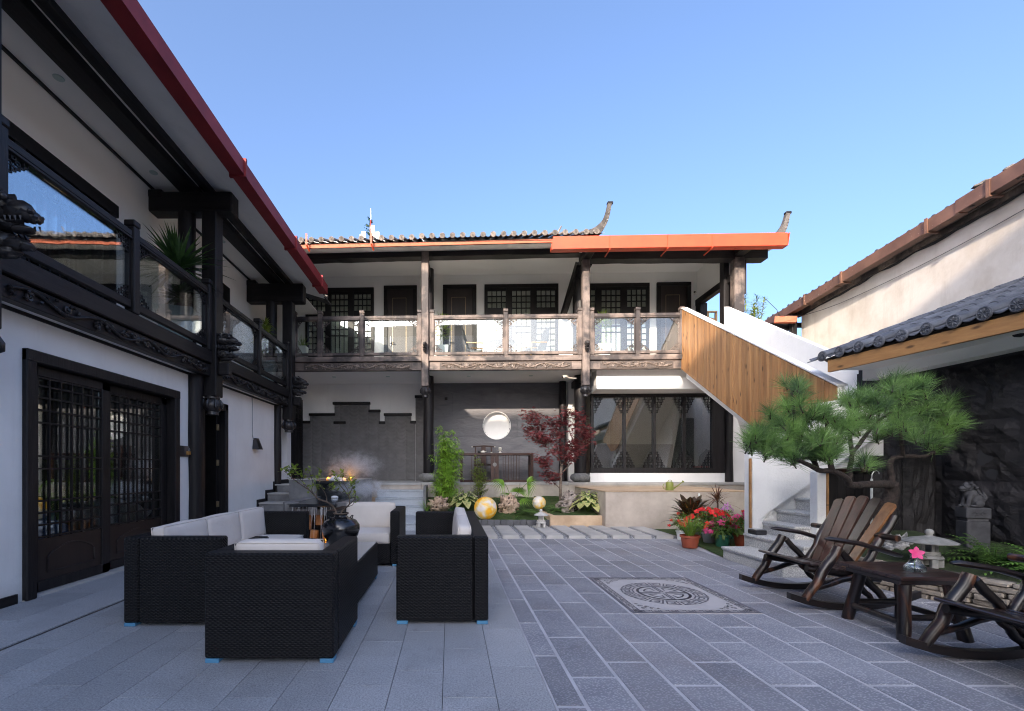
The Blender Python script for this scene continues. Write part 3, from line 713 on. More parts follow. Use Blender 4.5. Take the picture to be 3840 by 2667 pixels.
# purlins, tie beams, columns
for (x0, x1, z0, z1) in ((-4.08,-3.84,5.385,5.494), (-3.74,-3.62,5.40,5.494)):
    p = MB(); n_ = 24; wob = [noise.noise(V3((x0*9, i*.7, 1)))*.012 for i in range(n_+1)]
    for i in range(n_):
        ya, yb = -6+17*i/n_, -6+17*(i+1)/n_
        A = [(x0+wob[i], ya, z0+wob[i]), (x1-wob[i], ya, z0-wob[i]), (x1-wob[i], ya, z1), (x0+wob[i], ya, z1)]
        B = [(x0+wob[i+1], yb, z0+wob[i+1]), (x1-wob[i+1], yb, z0-wob[i+1]), (x1-wob[i+1], yb, z1), (x0+wob[i+1], yb, z1)]
        p.add(A+B, [(0,1,5,4), (1,2,6,5), (2,3,7,6), (3,0,4,7)])
    p.build('purlin', M['darky'], LW)
mpL = MPy(-3.655)
for y in (.2, 3.50, 7.0, 10.32):
    MB().cbox(-5.0, -3.30, y-.12, y+.12, 5.10, 5.19 if y > 20 else 5.40, .02).build('tie_beam', M['darkx'], LW) if y != 10.32 else MB().cbox(-5.0, -3.30, y-.12, y+.12, 4.95, 5.36, .02).build('tie_beam', M['darkx'], LW)
    MB().cbox(-5.0, -4.35, y-.13, y+.13, 5.30, 5.43, .02).build('beam_cap', M['darkx'], LW)
    MB().cbox(-3.765, -3.545, y-.11, y+.11, 2.30, 5.12, .012).build('hanging_column', M['darkz'], LW)
    smooth_by_angle(MB().tube([(-4.045, y, 3.0), (-4.04, y+.01, 3.6), (-4.05, y, 4.3), (-4.045, y, 5.2)], [.125,.13,.12,.125], 14).build('round_column', M['darkz'], LW), 50)
    pendant(LW, -3.655, y, 2.02, 2.32, .22, M['darkz'], M['carve'])
    if y > 5: MB().cbox(-3.54, -3.38, y-.06, y+.06, 2.63, 2.82, .012).build('bracket_block', M['darkx'], LW)
    b = MB(); beast(b, mpL, y, 3.03, .10, 1.3 if y < 5 else 1.12, .09, int(y)); smooth_by_angle(b.build('dragon_head', M['carve'], LW), 60)
ya = [.2, 3.50, 7.0, 10.32]
for i in range(3):
    a, b = ya[i]+.11, ya[i+1]-.11
    MB().cbox(-3.74, -3.60, a, b, 2.79, 2.975, .012).build('sill_beam', M['darky'], LW)
    cb = MB().cbox(-3.74, -3.63, a, b, 2.60, 2.775, .006).build('carved_beam', M['darky'], LW)
    c = MB(); carving(c, mpL, a+.12, b-.12, 2.612, 2.765, .028, i); smooth_by_angle(c.build('vine_carving', M['carve'], cb), 60)
    mid = (a+b)/2 - .02
    for s in (a+.05, mid, b-.05): post(LW, mpL, s, 2.975, 4.04, .10, M['darkz'])
    rail_panel(LW, mpL, a+.10, mid-.05, 3.03, 3.13, 3.83, 3.91, M['darky'])
    rail_panel(LW, mpL, mid+.05, b-.10, 3.03, 3.13, 3.83, 3.91, M['darky'])
# timbers and doors of the ground floor
for (ya_, yb_) in ((6.70, 6.93), (9.98, 10.15)):
    smooth_by_angle(MB().tube([(-3.82, (ya_+yb_)/2+.01*sin(i), 2.6*i/6) for i in range(7)], [(yb_-ya_)/2*(1+.06*sin(i*2.2)) for i in range(7)], 10).build('wall_post', M['darkz'], LW), 50)
mpW = MPy(WX)
ld = MB(); a, b, h = D1
bx(ld, mpW, a, a+.11, -.1, .045, 0, h, .01); bx(ld, mpW, b-.11, b, -.1, .045, 0, h, .01); bx(ld, mpW, a, b, -.1, .05, h-.11, h+.002, .01)
fr = ld.build('door_frame', M['darkz'], LW)
for (l0, l1, nn) in ((4.225, 5.20, -.05), (5.20, 6.32, -.095)):
    lf = MB(); st = .075
    bx(lf, mpW, l0, l0+st, nn-.02, nn+.02, .03, 2.17, .004); bx(lf, mpW, l1-st-.03, l1, nn-.02, nn+.02, .03, 2.17, .004)
    bx(lf, mpW, l0, l1, nn-.02, nn+.02, 2.08, 2.17, .004); bx(lf, mpW, l0, l1, nn-.02, nn+.02, .03, .13, .004)
    leafo = lf.build('sliding_door', M['darkz'], LW)
    pn = MB(); bx(pn, mpW, l0+st, l1-st-.03, nn-.012, nn+.004, .13, .53)
    cy_ = (l0+l1)/2-.01; hw = (l1-l0)/2-.2
    pts = [mpW(cy_-hw, nn+.006, .2)] + [mpW(cy_-hw+2*hw*i/14, nn+.006, .36+.09*max(0, sin(pi*i/14))**1.0 - (.02 if i in (0,14) else 0)) for i in range(15)] + [mpW(cy_+hw, nn+.006, .2), mpW(cy_-hw, nn+.006, .2)]
    pn.tube(pts, .009, 5); pn.build('lower_panel', M['doorbrown'], leafo)
    la = MB(); g0, g1 = l0+st, l1-st-.03; nb = 6
    for i in range(nb+1): s = g0+(g1-g0)*i/nb; bx(la, mpW, s-.008, s+.008, nn-.008, nn+.014, .53, 2.08)
    for z in (.545, .66, .775, .89, 1.20, 1.32, 1.64, 1.76, 1.88, 1.99, 2.07): bx(la, mpW, g0, g1, nn-.006, nn+.012, z-.008, z+.008)
    la.build('lattice', M['darkz'], leafo)
    gp = MB(); bx(gp, mpW, g0, g1, nn-.022, nn-.018, .53, 2.08); gp.build('glass_pane', M['glassdoor'], leafo)
MB().box(-4.08, -3.84, a, b, -.02, .025).build('threshold', M['slab'], LW)
# ground floor room
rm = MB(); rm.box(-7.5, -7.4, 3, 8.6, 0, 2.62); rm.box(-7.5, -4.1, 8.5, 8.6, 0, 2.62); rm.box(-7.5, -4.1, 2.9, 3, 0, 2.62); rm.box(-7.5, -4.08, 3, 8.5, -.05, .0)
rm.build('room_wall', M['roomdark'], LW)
od = MB(); a, b, h = D2
bx(od, mpW, a, a+.14, -.12, .035, 0, h, .008); bx(od, mpW, b-.10, b, -.12, .035, 0, h, .008); bx(od, mpW, a, b, -.12, .035, h-.12, h+.002, .008)
od.build('doorway_frame', M['darkz'], LW)
dl = MB().cbox(-4.55, -3.95, b-.165, b-.125, .03, h-.13, .004).build('open_door', M['blackpaint'], LW)
hg = MB()
for z in (.55, 1.25, 1.85): hg.cbox(-3.955, -3.925, b-.172, b-.118, z, z+.1, .003)
hg.build('hinge', M['inlay'], dl)
# dark lattice door in the far corner
fd = MB(); mpF = MPy(-4.12)
bx(fd, mpF, 11.75, 12.58, 0, .05, .86, 3.1); dd = fd.build('corner_door', M['blackpaint'], LW)
fl_ = MB()
for i in range(7): s = 11.8+.12*i; bx(fl_, mpF, s-.01, s+.01, .05, .065, .95, 3.0)
for z in (2.2, 2.32, 2.44, 2.56, 2.68, 2.8): bx(fl_, mpF, 11.8, 12.55, .05, .062, z-.01, z+.01)
fl_.build('lattice', M['darkz'], dd)
# eaves: sloping soffit, gutter, roof
so = MB(); so.quad((-3.62,-6,5.485), (-3.62,11.0,5.485), (-3.02,11.0,5.30), (-3.02,-6,5.30)); so.quad((-3.64,-6,5.53), (-3.02,-6,5.34), (-3.02,11.0,5.34), (-3.64,11.0,5.53)); so.build('eaves_soffit', M['plaster'], LW)
gt = MB(); gt.box(-3.04, -2.85, -6, 10.6, 5.27, 5.285); gt.box(-2.865, -2.85, -6, 10.6, 5.285, 5.47); gt.box(-3.04, -3.025, -6, 10.6, 5.285, 5.45); gt.box(-3.04, -2.85, 10.58, 10.6, 5.285, 5.47)
gut = gt.build('gutter', M['red'], LW)
for y in (-.2, 3.2, 6.3, 8.4, 10.1): 
    MB().box(-3.06, -2.825, y, y+.04, 5.245, 5.50).build('gutter_bracket', M['red'], gut)
rf = MB(); sl_ = .42
rf.prism([(-3.03,5.40), (-6.2,5.40+3.17*sl_), (-9.4,5.40), (-9.4,5.3), (-6.2,5.36+3.1*sl_), (-3.64,5.56), (-3.03,5.36)], 'y', -7, 11.6); rf.build('roof', M['tiledark'], LW)
rt = MB()
for i in range(76):
    y = -6.8+.24*i; rt.tube([(-3.02, y, 5.41), (-6.2, y, 5.41+3.18*sl_)], .05, 8)
tag(rt.build('roof_barrel_tiles', M['tile'], LW), kind='stuff')
MB().box(-9.4, -9.2, -7, 11.6, 0, 5.3).build('rear_wall', M['plaster'], LW)
e = MB(); e.box(-9.4, -4.78, 11.0, 11.2, 3, 5.6); e.box(-9.4, -3.7, -6.2, -6, 0, 5.6); e.box(-9.4, -4.3, 11.0, 11.2, 0, 3.0); e.build('end_wall', M['plaster'], LW)
for y in (1.6, 5.0, 6.6, 8.6): MB().lathe([(.001, 5.488), (.05, 5.486), (.055, 5.494)], (-4.3, y, 0), 14, cap=False).build('downlight', M['palepot'], LW)
MB().cbox(UX+.001, UX+.012, 6.60, 6.72, 4.45, 4.56, .003).build('switch_plate', M['blackpaint'], LW)
# ------------------------------------------------------------------ rear wing (its front is turned 1.9 degrees)
TH = R(1.9)
BW = T('guesthouse_rear_wing', 'two-storey guesthouse wing with weathered timber gallery, glass balustrade and tiled eaves, at the back', 'building', (0, 10.7, 0), -TH)
def fac(x, y, Y0):
    u = (x-1010)*Y0/(1021*cos(TH)+(x-1010)*sin(TH)); return u, 1.2+(1052-y)*(Y0-u*sin(TH))/1021
def BKW(u, Y0, z=0):     # rear-wing coordinates to world
    return (u*cos(TH)+(Y0-10.7)*sin(TH), 10.7-u*sin(TH)+(Y0-10.7)*cos(TH), z)
FZ = 3.75; WZ = 12.6
# terrace in front of it
ter = T('terrace', 'raised stone terrace along the foot of the rear wing', 'terrace', (0, 11.15, 0)); ter['kind'] = 'structure'; del ter['category']
tb = MB(); tb.box(-4.3, 9.5, 11.19, 20, -.05, .50); tb.build('terrace_base', M['concretew'], ter)
tt = MB(); 
x = -4.3
while x < 9.4:
    tt2 = MB().cbox(x+.002, min(x+1.2, 9.5)-.002, 11.15, 12.75, .80, .86, .004).build('terrace_slab', M['slab'], ter)
    tt3 = MB().cbox(x+.002, min(x+1.2, 9.5)-.002, 11.17, 12.75, .50, .798, .004).build('terrace_face', M['clad'], ter)
    x += 1.2
# ground floor back walls
gw = MB()
def wy(mb, u0, u1, z0, z1, y=WZ, th=.2): mb.box(u0, u1, y, y+th, z0, z1)
uA = fac(955, 0, WZ)[0]; uB = fac(1262, 0, WZ)[0]
wy(gw, -4.3, uA, .7, 3.75); gw.build('ground_floor_wall', M['plaster'], BW)
# stepped wave-tile feature panel
prof = [(672,692,951), (692,747,934), (745,825,909), (825,848,926), (848,859,952), (859,918,934), (918,928,951), (928,950,894)]
def step_top(u):
    for a, b, y in prof:
        ua, ub = fac(a, 0, WZ)[0], fac(b, 0, WZ)[0]
        if ua <= u < ub: return fac(a, y, WZ)[1]
    return fac(940, 894, WZ)[1]
cw = .262; u = -4.17; ci = 0
while u < uA-.02:
    ub = min(u+cw, uA); segs = 8; wm_ = MB()
    # split the column where the stepped outline changes inside it
    cuts = sorted({u, ub} | {v for a, b, _ in prof for v in (fac(a,0,WZ)[0], fac(b,0,WZ)[0]) if u < v < ub})
    for c0, c1 in zip(cuts[:-1], cuts[1:]):
        if c1-c0 < .012: continue
        top = step_top((c0+c1)/2); wm_.box(c0, c1, WZ-.03, WZ-.004, .86, top)
        z = .87; pr = .0375; ns = max(2, round(segs*(c1-c0)/cw))
        while z < top-.05:
            pts = []
            for i in range(ns+1):
                s = c0+(c1-c0)*i/ns; q = ((s-u)/cw-.5)*2; zz = z + .045*sqrt(max(0, 1-.9*q*q)); pts.append((s, zz))
            vs_ = []
            for s, zz in pts: vs_ += [(s, WZ-.03, min(zz+pr*.95, top)), (s, WZ-.060, min(zz+pr*.3, top)), (s, WZ-.062, min(zz, top)), (s, WZ-.03, min(zz-.004, top))]
            wm_.add(vs_, [(4*i+k, 4*i+k+1, 4*i+k+5, 4*i+k+4) for i in range(ns) for k in range(3)])
            z += pr
    o = wm_.build('wave_tile_column', M['wave'], BW); u = ub; ci += 1
for a, b, y in prof + [(747,771,952)]:
    (ua, z), ub = fac(a, y, WZ), fac(b, y, WZ)[0]
    MB().cbox(ua-.02, ub+.02, WZ-.10, WZ-.002, z-.002, z+.07, .008).build('coping', M['blackpaint'], BW)
# grey split-stone wall with the round opening
cu, cz, cr = 1.225, 2.387, .374
rows = [.86, 1.464, 2.07, 2.656, 3.26, 3.75]
def disc_cut(mb, u0, u1, z0, z1):
    n_ = 26
    if u1 < cu-cr or u0 > cu+cr or z1 < cz-cr or z0 > cz+cr: mb.cbox(u0, u1, WZ-.03, WZ, z0, z1, .003); return
    for i in range(n_):
        a, b = u0+(u1-u0)*i/n_, u0+(u1-u0)*(i+1)/n_; m_ = (a+b)/2 - cu
        if abs(m_) >= cr: mb.box(a, b, WZ-.03, WZ, z0, z1); continue
        h = sqrt(cr*cr-m_*m_)
        if cz-h > z0: mb.box(a, b, WZ-.03, WZ, z0, min(z1, cz-h))
        if cz+h < z1: mb.box(a, b, WZ-.03, WZ, max(z0, cz+h), z1)
for r_ in range(5):
    u = -1.2 if r_ % 2 else -.6
    while u < uB:
        a, b = max(u, uA), min(u+1.2, uB)
        if b-a > .03:
            pm = MB(); disc_cut(pm, a+.002, b-.002, rows[r_]+.002, rows[r_+1]-.002); pm.build('stone_panel', M['greypanel'], BW)
        u += 1.2
bk = MB(); wy(bk, uA, cu-cr-.02, .7, 3.75, WZ+.002); wy(bk, cu+cr+.02, uB, .7, 3.75, WZ+.002); wy(bk, cu-cr-.02, cu+cr+.02, .7, cz-cr-.02, WZ+.002); wy(bk, cu-cr-.02, cu+cr+.02, cz+cr+.02, 3.75, WZ+.002)
bk.build('wall_backing', M['joint'], BW)
ri = MB(); n_ = 48; vs_ = []
for k in range(n_):
    a = 2*pi*k/n_
    for (r_, y_) in ((cr+.012, WZ-.035), (cr-.004, WZ-.035), (cr-.004, WZ+.14)): vs_.append((cu+r_*cos(a), y_, cz+r_*sin(a)))
ri.add(vs_, [(3*k+j, 3*k+j+1, 3*((k+1) % n_)+j+1, 3*((k+1) % n_)+j) for k in range(n_) for j in range(2)])
ri.build('round_opening', M['plaster_r'], BW, True)
MB().box(cu-.6, cu+.6, WZ+.14, WZ+.20, cz-.6, cz+.6).build('niche_back', M['plaster'], BW)
MB().cbox(fac(996,0,WZ)[0]-.04, fac(996,0,WZ)[0]+.04, WZ-.042, WZ-.03, 3.09, 3.17, .003).build('switch_plate', M['blackpaint'], BW)
# short white return wall and dark post right of the stone wall
ua = fac(1250, 0, 12.4)[0]
smooth_by_angle(MB().tube([(ua+.10, 12.42, z) for z in (.86, 1.6, 2.4, 3.2, 3.7)], .095, 12).build('wall_post', M['darkz'], BW), 50)
MB().box(fac(1267,0,12.55)[0], fac(1292,0,12.2)[0]+.2, 12.35, 12.55, .86, 3.75).build('return_wall', M['cream'], BW)
# glazed lattice screen
SY = 11.7
u0, u1 = fac(1322, 0, SY)[0], fac(1622, 0, SY)[0]
MB().box(u0-.02, u1+.35, SY-.02, SY+.2, .86, 1.09).build('sill_wall', M['plaster'], BW)
MB().box(u1+.13, u1+1.8, SY, SY+.2, .80, 3.75).build('end_panel_wall', M['plaster'], BW)
MB().box(u0-.05, u1+1.8, 10.98, SY+.2, 3.10, 3.56).build('transom_wall', M['plaster'], BW)
mpS = MPx(SY)
fm = MB(); bx(fm, mpS, u0, u1+.04, -.1, .03, 1.09, 1.19, .006); bx(fm, mpS, u0, u1+.04, -.1, .03, 3.05, 3.098, .006)
bounds = [fac(v, 0, SY)[0] for v in (1326, 1398, 1465, 1532, 1597)]
for v in bounds: bx(fm, mpS, v-.035, v+.035, -.08, .02, 1.19, 3.05, .004)
bx(fm, mpS, bounds[-1], u1+.04, -.08, .0, 1.19, 3.05)
scr = fm.build('screen_frame', M['darkz'], BW)
smooth_by_angle(MB().tube([(u1+.10, SY-.03, z) for z in (.87, 1.6, 2.4, 3.3)], [.10,.085,.095,.09], 12).build('wall_post', M['darkz'], BW), 50)
for a, b in zip(bounds[:-1], bounds[1:]):
    for z_ in (1.19, 3.015): ff = MB(); bx(ff, mpS, a+.035, b-.035, -.02, .025, z_, z_+.035); ff.build('pane_rail', M['darkz'], scr)
    for (s, ds) in ((a+.045, 1), (b-.045, -1)):
        for z_, dz_ in ((3.015, -1), (1.225, 1)): ff = MB(); fret(ff, mpS, s, z_, ds, dz_, .20, .40, 6, .012, -.004, .018); ff.build('corner_fretwork', M['darkz'], scr)
    gp = MB(); bx(gp, mpS, a+.035, b-.035, -.035, -.03, 1.2, 3.05); gp.build('glass_pane', M['glassscreen'], scr)
rm = MB(); rm.box(u0-.1, u1+.5, 14.2, 14.3, 1.95, 3.75); rm.box(u0-.15, u0-.1, 11.9, 14.3, 1.95, 3.75); rm.box(u1+.5, u1+.55, 11.9, 14.3, .86, 3.75); rm.box(u0-.1, u1+.5, 11.9, 14.2, 3.6, 3.75)
rm.build('room_wall', M['roomcream'], BW)
rd = MB(); rd.box(u0-.1, u1+.5, 14.18, 14.3, .8, 1.95); rd.box(u0-.15, u0-.1, 11.9, 14.3, .86, 1.95); rd.box(u0-.1, u1+.5, 11.9, 14.2, .862, .868); rd.build('room_dado', M['roombrown'], BW)
# columns standing on the terrace
for (px, r_) in ((959, .135), (1299, .145)):
    u = fac(px, 0, 11.65)[0]
    smooth_by_angle(MB().tube([(u+.006*sin(i*2), 11.65, 1.05+ (6.3-1.05)*i/12) for i in range(13)], [r_*(1+.04*sin(i*1.7)) for i in range(13)], 16).build('round_column', M['darkz'], BW), 50)
    b = MB(); b.lathe([(.13,.86), (.17,.875), (.235,.93), (.25,.985), (.225,1.045), (.16,1.075), (.15,1.085)], (u, 11.65, 0), 24)
    for k in range(10):
        a = 2*pi*k/10; b.tube([(u+.246*cos(a+.12*cos(q)), 11.65+.246*sin(a+.12*cos(q)), .975+.028*sin(q)) for q in [i*.7 for i in range(8)]], .006, 4)
    smooth_by_angle(b.build('drum_base', M['stone'], BW), 50)
    MB().cbox(u-.06, u+.06, 10.8, 12.6, 3.35, 3.52, .01).build('cross_beam', M['darky'], BW)
    MB().cbox(u-.07, u+.07, 10.8, 12.6, 5.98, 6.2, .01).build('cross_beam', M['darky'], BW)
# ceiling of the ground floor and gallery floor
MB().box(-4.3, 7.2, 10.78, 12.6, 3.56, 3.60).build('gallery_soffit', M['ceiling'], BW)
MB().box(-4.3, 6.4, 10.75, 12.6, 3.62, FZ).build('gallery_floor', M['stepstone'], BW)
# upper floor
uw = MB(); wy(uw, -4.6, 6.9, FZ, 6.6); uw.build('upper_wall', M['cream'], BW)
MB().box(-4.6, 6.75, 10.75, 12.6, 6.56, 6.62).build('gallery_ceiling', M['ceiling'], BW)
e = MB(); e.add([(6.66,12.6,5.78), (6.72,12.6,5.78), (6.60,10.75,5.70), (6.54,10.75,5.70), (6.66,12.6,6.56), (6.72,12.6,6.56), (6.60,10.75,6.56), (6.54,10.75,6.56)], [(0,1,2,3), (4,7,6,5), (0,3,7,4), (1,5,6,2), (0,4,5,1), (3,2,6,7)])
e.build('gable_header', M['ceiling'], BW)
MB().beam((6.68,12.6,5.70), (6.56,10.75,5.62), .14, .16).build('header_beam', M['darky'], BW)
MB().box(6.62, 6.8, 12.35, 12.6, FZ, 5.62).build('end_post', M['darkz'], BW)
mpU = MPx(WZ)
def door(x0, x1, y):
    (a, z), b = fac(x0, y, WZ), fac(x1, 0, WZ)[0]
    f = MB(); bx(f, mpU, a, a+.11, 0, .06, FZ, z-.10, .006); bx(f, mpU, b-.11, b, 0, .06, FZ, z-.10, .006); bx(f, mpU, a, b, 0, .062, z-.10, z, .006)
    fo = f.build('door_frame', M['blackpaint'], BW)
    l = MB(); bx(l, mpU, a+.11, b-.11, .0, .03, FZ, z-.10); 
    return a, b, z, fo, l
for i, (x0, x1, y) in enumerate(((857,931,643), (989,1064,641), (1467.6,1543.8,635.5))):
    a, b, z, fo, l = door(x0, x1, y); lo = l.build('door_leaf', M['doorbrown'] if i else M['doorbrown'], BW)
    q = MB(); c0, c1 = a+.24, b-.30
    bx(q, mpU, c0, c0+.006, .031, .034, FZ, z-.34); bx(q, mpU, c1-.006, c1, .031, .034, FZ, z-.34); bx(q, mpU, c0, c1, .031, .034, z-.346, z-.34)
    q.build('brass_inlay', M['inlay'], lo)
    q = MB(); bx(q, mpU, a+.16, a+.22, .03, .055, FZ+.85, FZ+1.12, .01); q.tube([mpU(a+.19, .055, FZ+.92), mpU(a+.19, .09, FZ+.92), mpU(a+.31, .09, FZ+.92)], .012, 6); q.build('door_lock', M['latch'], lo)
def window(x0, x1, y, nbay=3):
    (a, z1), b = fac(x0, y, WZ), fac(x1, 0, WZ)[0]; z0 = FZ+.55
    f = MB(); bx(f, mpU, a, b, 0, .07, z1-.10, z1, .006); bx(f, mpU, a, b, 0, .07, z0, z0+.09, .006)
    bw_ = (b-a)/nbay
    for i in range(nbay+1):
        s = a+bw_*i; hw = .075; bx(f, mpU, max(a, s-hw), min(b, s+hw), 0, .06, z0+.09, z1-.10)
    fo = f.build('window_frame', M['blackpaint'], BW)
    la = MB()
    for i in range(nbay):
        s0, s1 = a+bw_*i+.075, a+bw_*(i+1)-.075; mid = i % 2 == 1
        zt = z1-.10
        bx(la, mpU, s0, s1, .0, .05, zt-.06, zt)
        if not mid:
            zr = [zt-.06-.165*k for k in range(4)]
            bx(la, mpU, s0, s1, 0, .05, zr[3]-.22, zr[3]); zr2 = [zr[3]-.22-.165*k for k in range(8) if zr[3]-.22-.165*k > z0+.09]
        else:
            zr = [zt-.06-.165*k for k in range(4)]; zr2 = [zr[3]-.5, zr[3]-.67]
        for z in zr+zr2: bx(la, mpU, s0, s1, .005, .04, z-.012, z+.012)
        for k in range(5):
            s = s0+(s1-s0)*k/4; bx(la, mpU, s-.012, s+.012, .005, .042, z0+.09, zt-.06)
        gp = MB(); bx(gp, mpU, s0, s1, .004, .007, z0+.09, zt-.06); gp.build('glass_pane', M['glasswin'], fo)
        cu_ = MB(); n_ = 24; vs_ = []
        for k in range(n_+1):
            s = s0+(s1-s0)*k/n_; vs_ += [mpU(s, .0015+.0012*sin(k*2.1+i), z0+.09), mpU(s, .0015+.0012*sin(k*2.1+i), zt-.06)]
        cu_.add(vs_, [(2*k, 2*k+2, 2*k+3, 2*k+1) for k in range(n_)]); cu_.build('curtain', M['curtain'], fo)
    la.build('lattice', M['blackpaint'], fo)
window(682, 834.7, 649); window(1082, 1247, 640.6); window(1280, 1450.7, 639)
# balustrade
mpB = MPx(10.7)
zs = dict(zb=3.87, zg0=3.95, zg1=4.72, zt=4.80)
posts = [661, 719, 813, 942, 969.5, 1134.6, 1301, 1327, 1430, 1529]
pu = [fac(p, 0, 10.7)[0] for p in posts]
for u in pu: post(BW, mpB, u, 3.84, 4.93, .10, M['greyz'])
for i, j in ((0,1), (1,2), (2,3), (4,5), (5,6), (7,8), (8,9)): rail_panel(BW, mpB, pu[i]+.05, pu[j]-.05, 3.87, 3.95, 4.72, 4.80, M['greyx'])
cols = [fac(p, 0, 10.68)[0] for p in (650, 954.5, 1313.5)]
ends = [(cols[0]+.1, cols[1]-.09), (cols[1]+.09, cols[2]-.09), (cols[2]+.09, fac(1532, 0, 10.7)[0])]
for k, (a, b) in enumerate(ends):
    MB().cbox(a, b, 10.63, 10.79, 3.715, 3.838, .01).build('sill_beam', M['greyx'], BW)
    cb = MB().cbox(a, b, 10.665, 10.78, 3.51, 3.70, .006).build('carved_beam', M['greyx'], BW)
    MB().cbox(a+.25, b-.23, 10.655, 10.668, 3.525, 3.69, .004).build('recess_shade_plate', M['carveground'], cb)  # dark plate added as painted shade behind the carving
    c = MB(); carving(c, mpB, a+.30, b-.28, 3.53, 3.685, .036, 20+k); carving(c, mpB, a+.36, b-.34, 3.535, 3.68, .030, 30+k); smooth_by_angle(c.build('vine_carving', M['carveg'], cb), 60)
for k, u in enumerate(cols):
    if k: MB().cbox(u-.085, u+.085, 10.585, 10.755, 3.12, 6.35, .014).build('hanging_column', M['greyz'], BW)
    else: MB().cbox(u-.10, u+.10, 10.585, 10.755, 2.9, 6.35, .014).build('hanging_column', M['darkz'], BW)
    if k:
        pendant(BW, u, 10.67, 2.87, 3.14, .16, M['greyz'], M['carve'])
        b = MB(); beast(b, MPx(10.58), u, 4.0, .0, .62, .11, 5+k); smooth_by_angle(b.build('dragon_head', M['carveg'] if k == 3 else M['carve'], BW), 60)
# dark round column behind each, and the pair at the right end
ue = fac(1658, 0, 10.6)[0]
MB().cbox(ue-.115, ue+.11, 10.55, 10.75, 4.75, 6.02, .014).build('end_column', M['greyz'], BW)
MB().cbox(ue+.115, ue+.19, 10.62, 10.75, 5.2, 6.02, .01).build('end_column_board', M['darkz'], BW)
uf = fac(1632, 0, 11.0)[0]
MB().cbox(uf-.14, uf-.02, 10.9, 11.1, 3.5, 6.4, .014).build('inner_column', M['darkz'], BW)
MB().cbox(uf-.01, uf+.15, 10.85, 11.05, 3.5, 6.3, .014).build('inner_column', M['darkz'], BW)
# wall plates above the columns
z6 = 6.12
def wobbeam(name, u0, u1, y0, y1, z0, z1, zz0, zz1, m_):
    p = MB(); n_ = 22
    for i in range(n_):
        ta, tb_ = i/n_, (i+1)/n_
        def ring(t): 
            w_ = noise.noise(V3((t*9, u0, 3)))*.015; za, zb = z0+(zz0-z0)*t, z1+(zz1-z1)*t; u = u0+(u1-u0)*t
            return [(u, y0+w_, za-w_), (u, y1, za+w_), (u, y1, zb), (u, y0, zb)]
        p.add(ring(ta)+ring(tb_), [(0,4,5,1), (1,5,6,2), (2,6,7,3), (3,7,4,0)])
    return p.build(name, m_, BW)
wobbeam('wall_plate', -4.2, cols[1], 10.60, 10.82, 6.11, 6.31, 6.15, 6.35, M['darkx'])
wobbeam('wall_plate', cols[1], cols[2], 10.60, 10.82, 6.15, 6.35, 6.17, 6.37, M['darkx'])
wobbeam('wall_plate', cols[2]+.09, ue+.62, 10.55, 10.80, 6.01, 6.18, 5.97, 6.20, M['darkx'])
for u in (ue-.02, cols[2]): MB().cbox(u-.10, u+.10, 10.2, 10.9, 6.02, 6.27, .015).build('beam_end', M['darky'], BW)
MB().beam((fac(1262,0,12.3)[0], 12.45, 5.35), (fac(1292,0,11.6)[0], 11.4, 6.3), .13, .16).build('brace', M['darky'], BW)
# soffit between wall plate and fascia
u_l, u_r = -4.3, ue+.72
s_ = MB(); uTs = fac(1306, 0, 10.4)[0]
s_.add([(u_l,10.13,6.135), (uTs,10.13,6.185), (uTs,10.76,6.335), (u_l,10.76,6.30)], [(0,1,2,3)]); s_.add([(uTs,10.13,6.12), (u_r,10.13,6.12), (u_r,10.76,6.20), (uTs,10.76,6.20)], [(0,1,2,3)]); s_.build('eaves_soffit', M['cream'], BW)
# eaves: salmon fascia, tiles, disc ends
EY = 10.06; uT = fac(1372, 0, EY)[0]
zE = lambda u: fac(1010, 533, EY)[1] + .004*u + (.045 if u > 0 else .03*(u/3.4)*0)
fa = MB(); fa.prism([(u_l, 6.135), (uT, 6.20), (uT, 6.27), (u_l, 6.215)], 'y', EY+.045, EY+.07); fa.build('fascia', M['fascia'], BW)
zd = lambda u: 6.30+.009*(u+3.3)+ (.02 if u > -.6 else 0)
def tile_row():
    t_ = MB(); n_ = 10; Lr = 2.6; sl = .42
    for seg in range(4):
        y0, y1 = seg*.65, seg*.65+.66; r_ = .058-.003*(seg % 2)
        vs_ = []
        for (yy, rr) in ((y0, r_), (y1, r_-.006)):
            for k in range(n_+1):
                a = pi*k/n_; vs_.append((rr*cos(a), yy, yy*sl+rr*sin(a)))
        t_.add(vs_, [(k, k+1, k+n_+2, k+n_+1) for k in range(n_)])
    # valley pan to the right
    for seg in range(4):
        y0, y1 = seg*.65+(-.03 if seg == 0 else 0), seg*.65+.66; vs_ = []
        for yy in (y0, y1):
            for k in range(7):
                a = k/6; vs_.append((.045+.135*a, yy, yy*sl-.012-.032*sin(pi*a)))
        t_.add(vs_, [(k, k+7, k+8, k+1) for k in range(6)])
    return t_
tr_me = mesh(tile_row(), 'barrel_tile_row', M['tile'])
dm = MB(); dm.lathe([(0,0), (.062,0), (.062,.022), (.0,.022)], (0,0,0), 16, cap=False)
dm.v = [(p[0], p[2], p[1]) for p in dm.v]; dm.f = [f[::-1] for f in dm.f]
ring = MB(); 
for rr in (.05, .03): ring.tube([(rr*cos(2*pi*k/14), -.002, rr*sin(2*pi*k/14)) for k in range(15)], .004, 4)
for k in range(6): ring.tube([(.008*cos(k*pi/3), -.003, .008*sin(k*pi/3)), (.026*cos(k*pi/3), -.003, .026*sin(k*pi/3))], [.006, .003], 4)
dm.add(ring.v, ring.f); disc_me = mesh(dm, 'eave_disc', M['tile'])
u = u_l+.1; i = 0
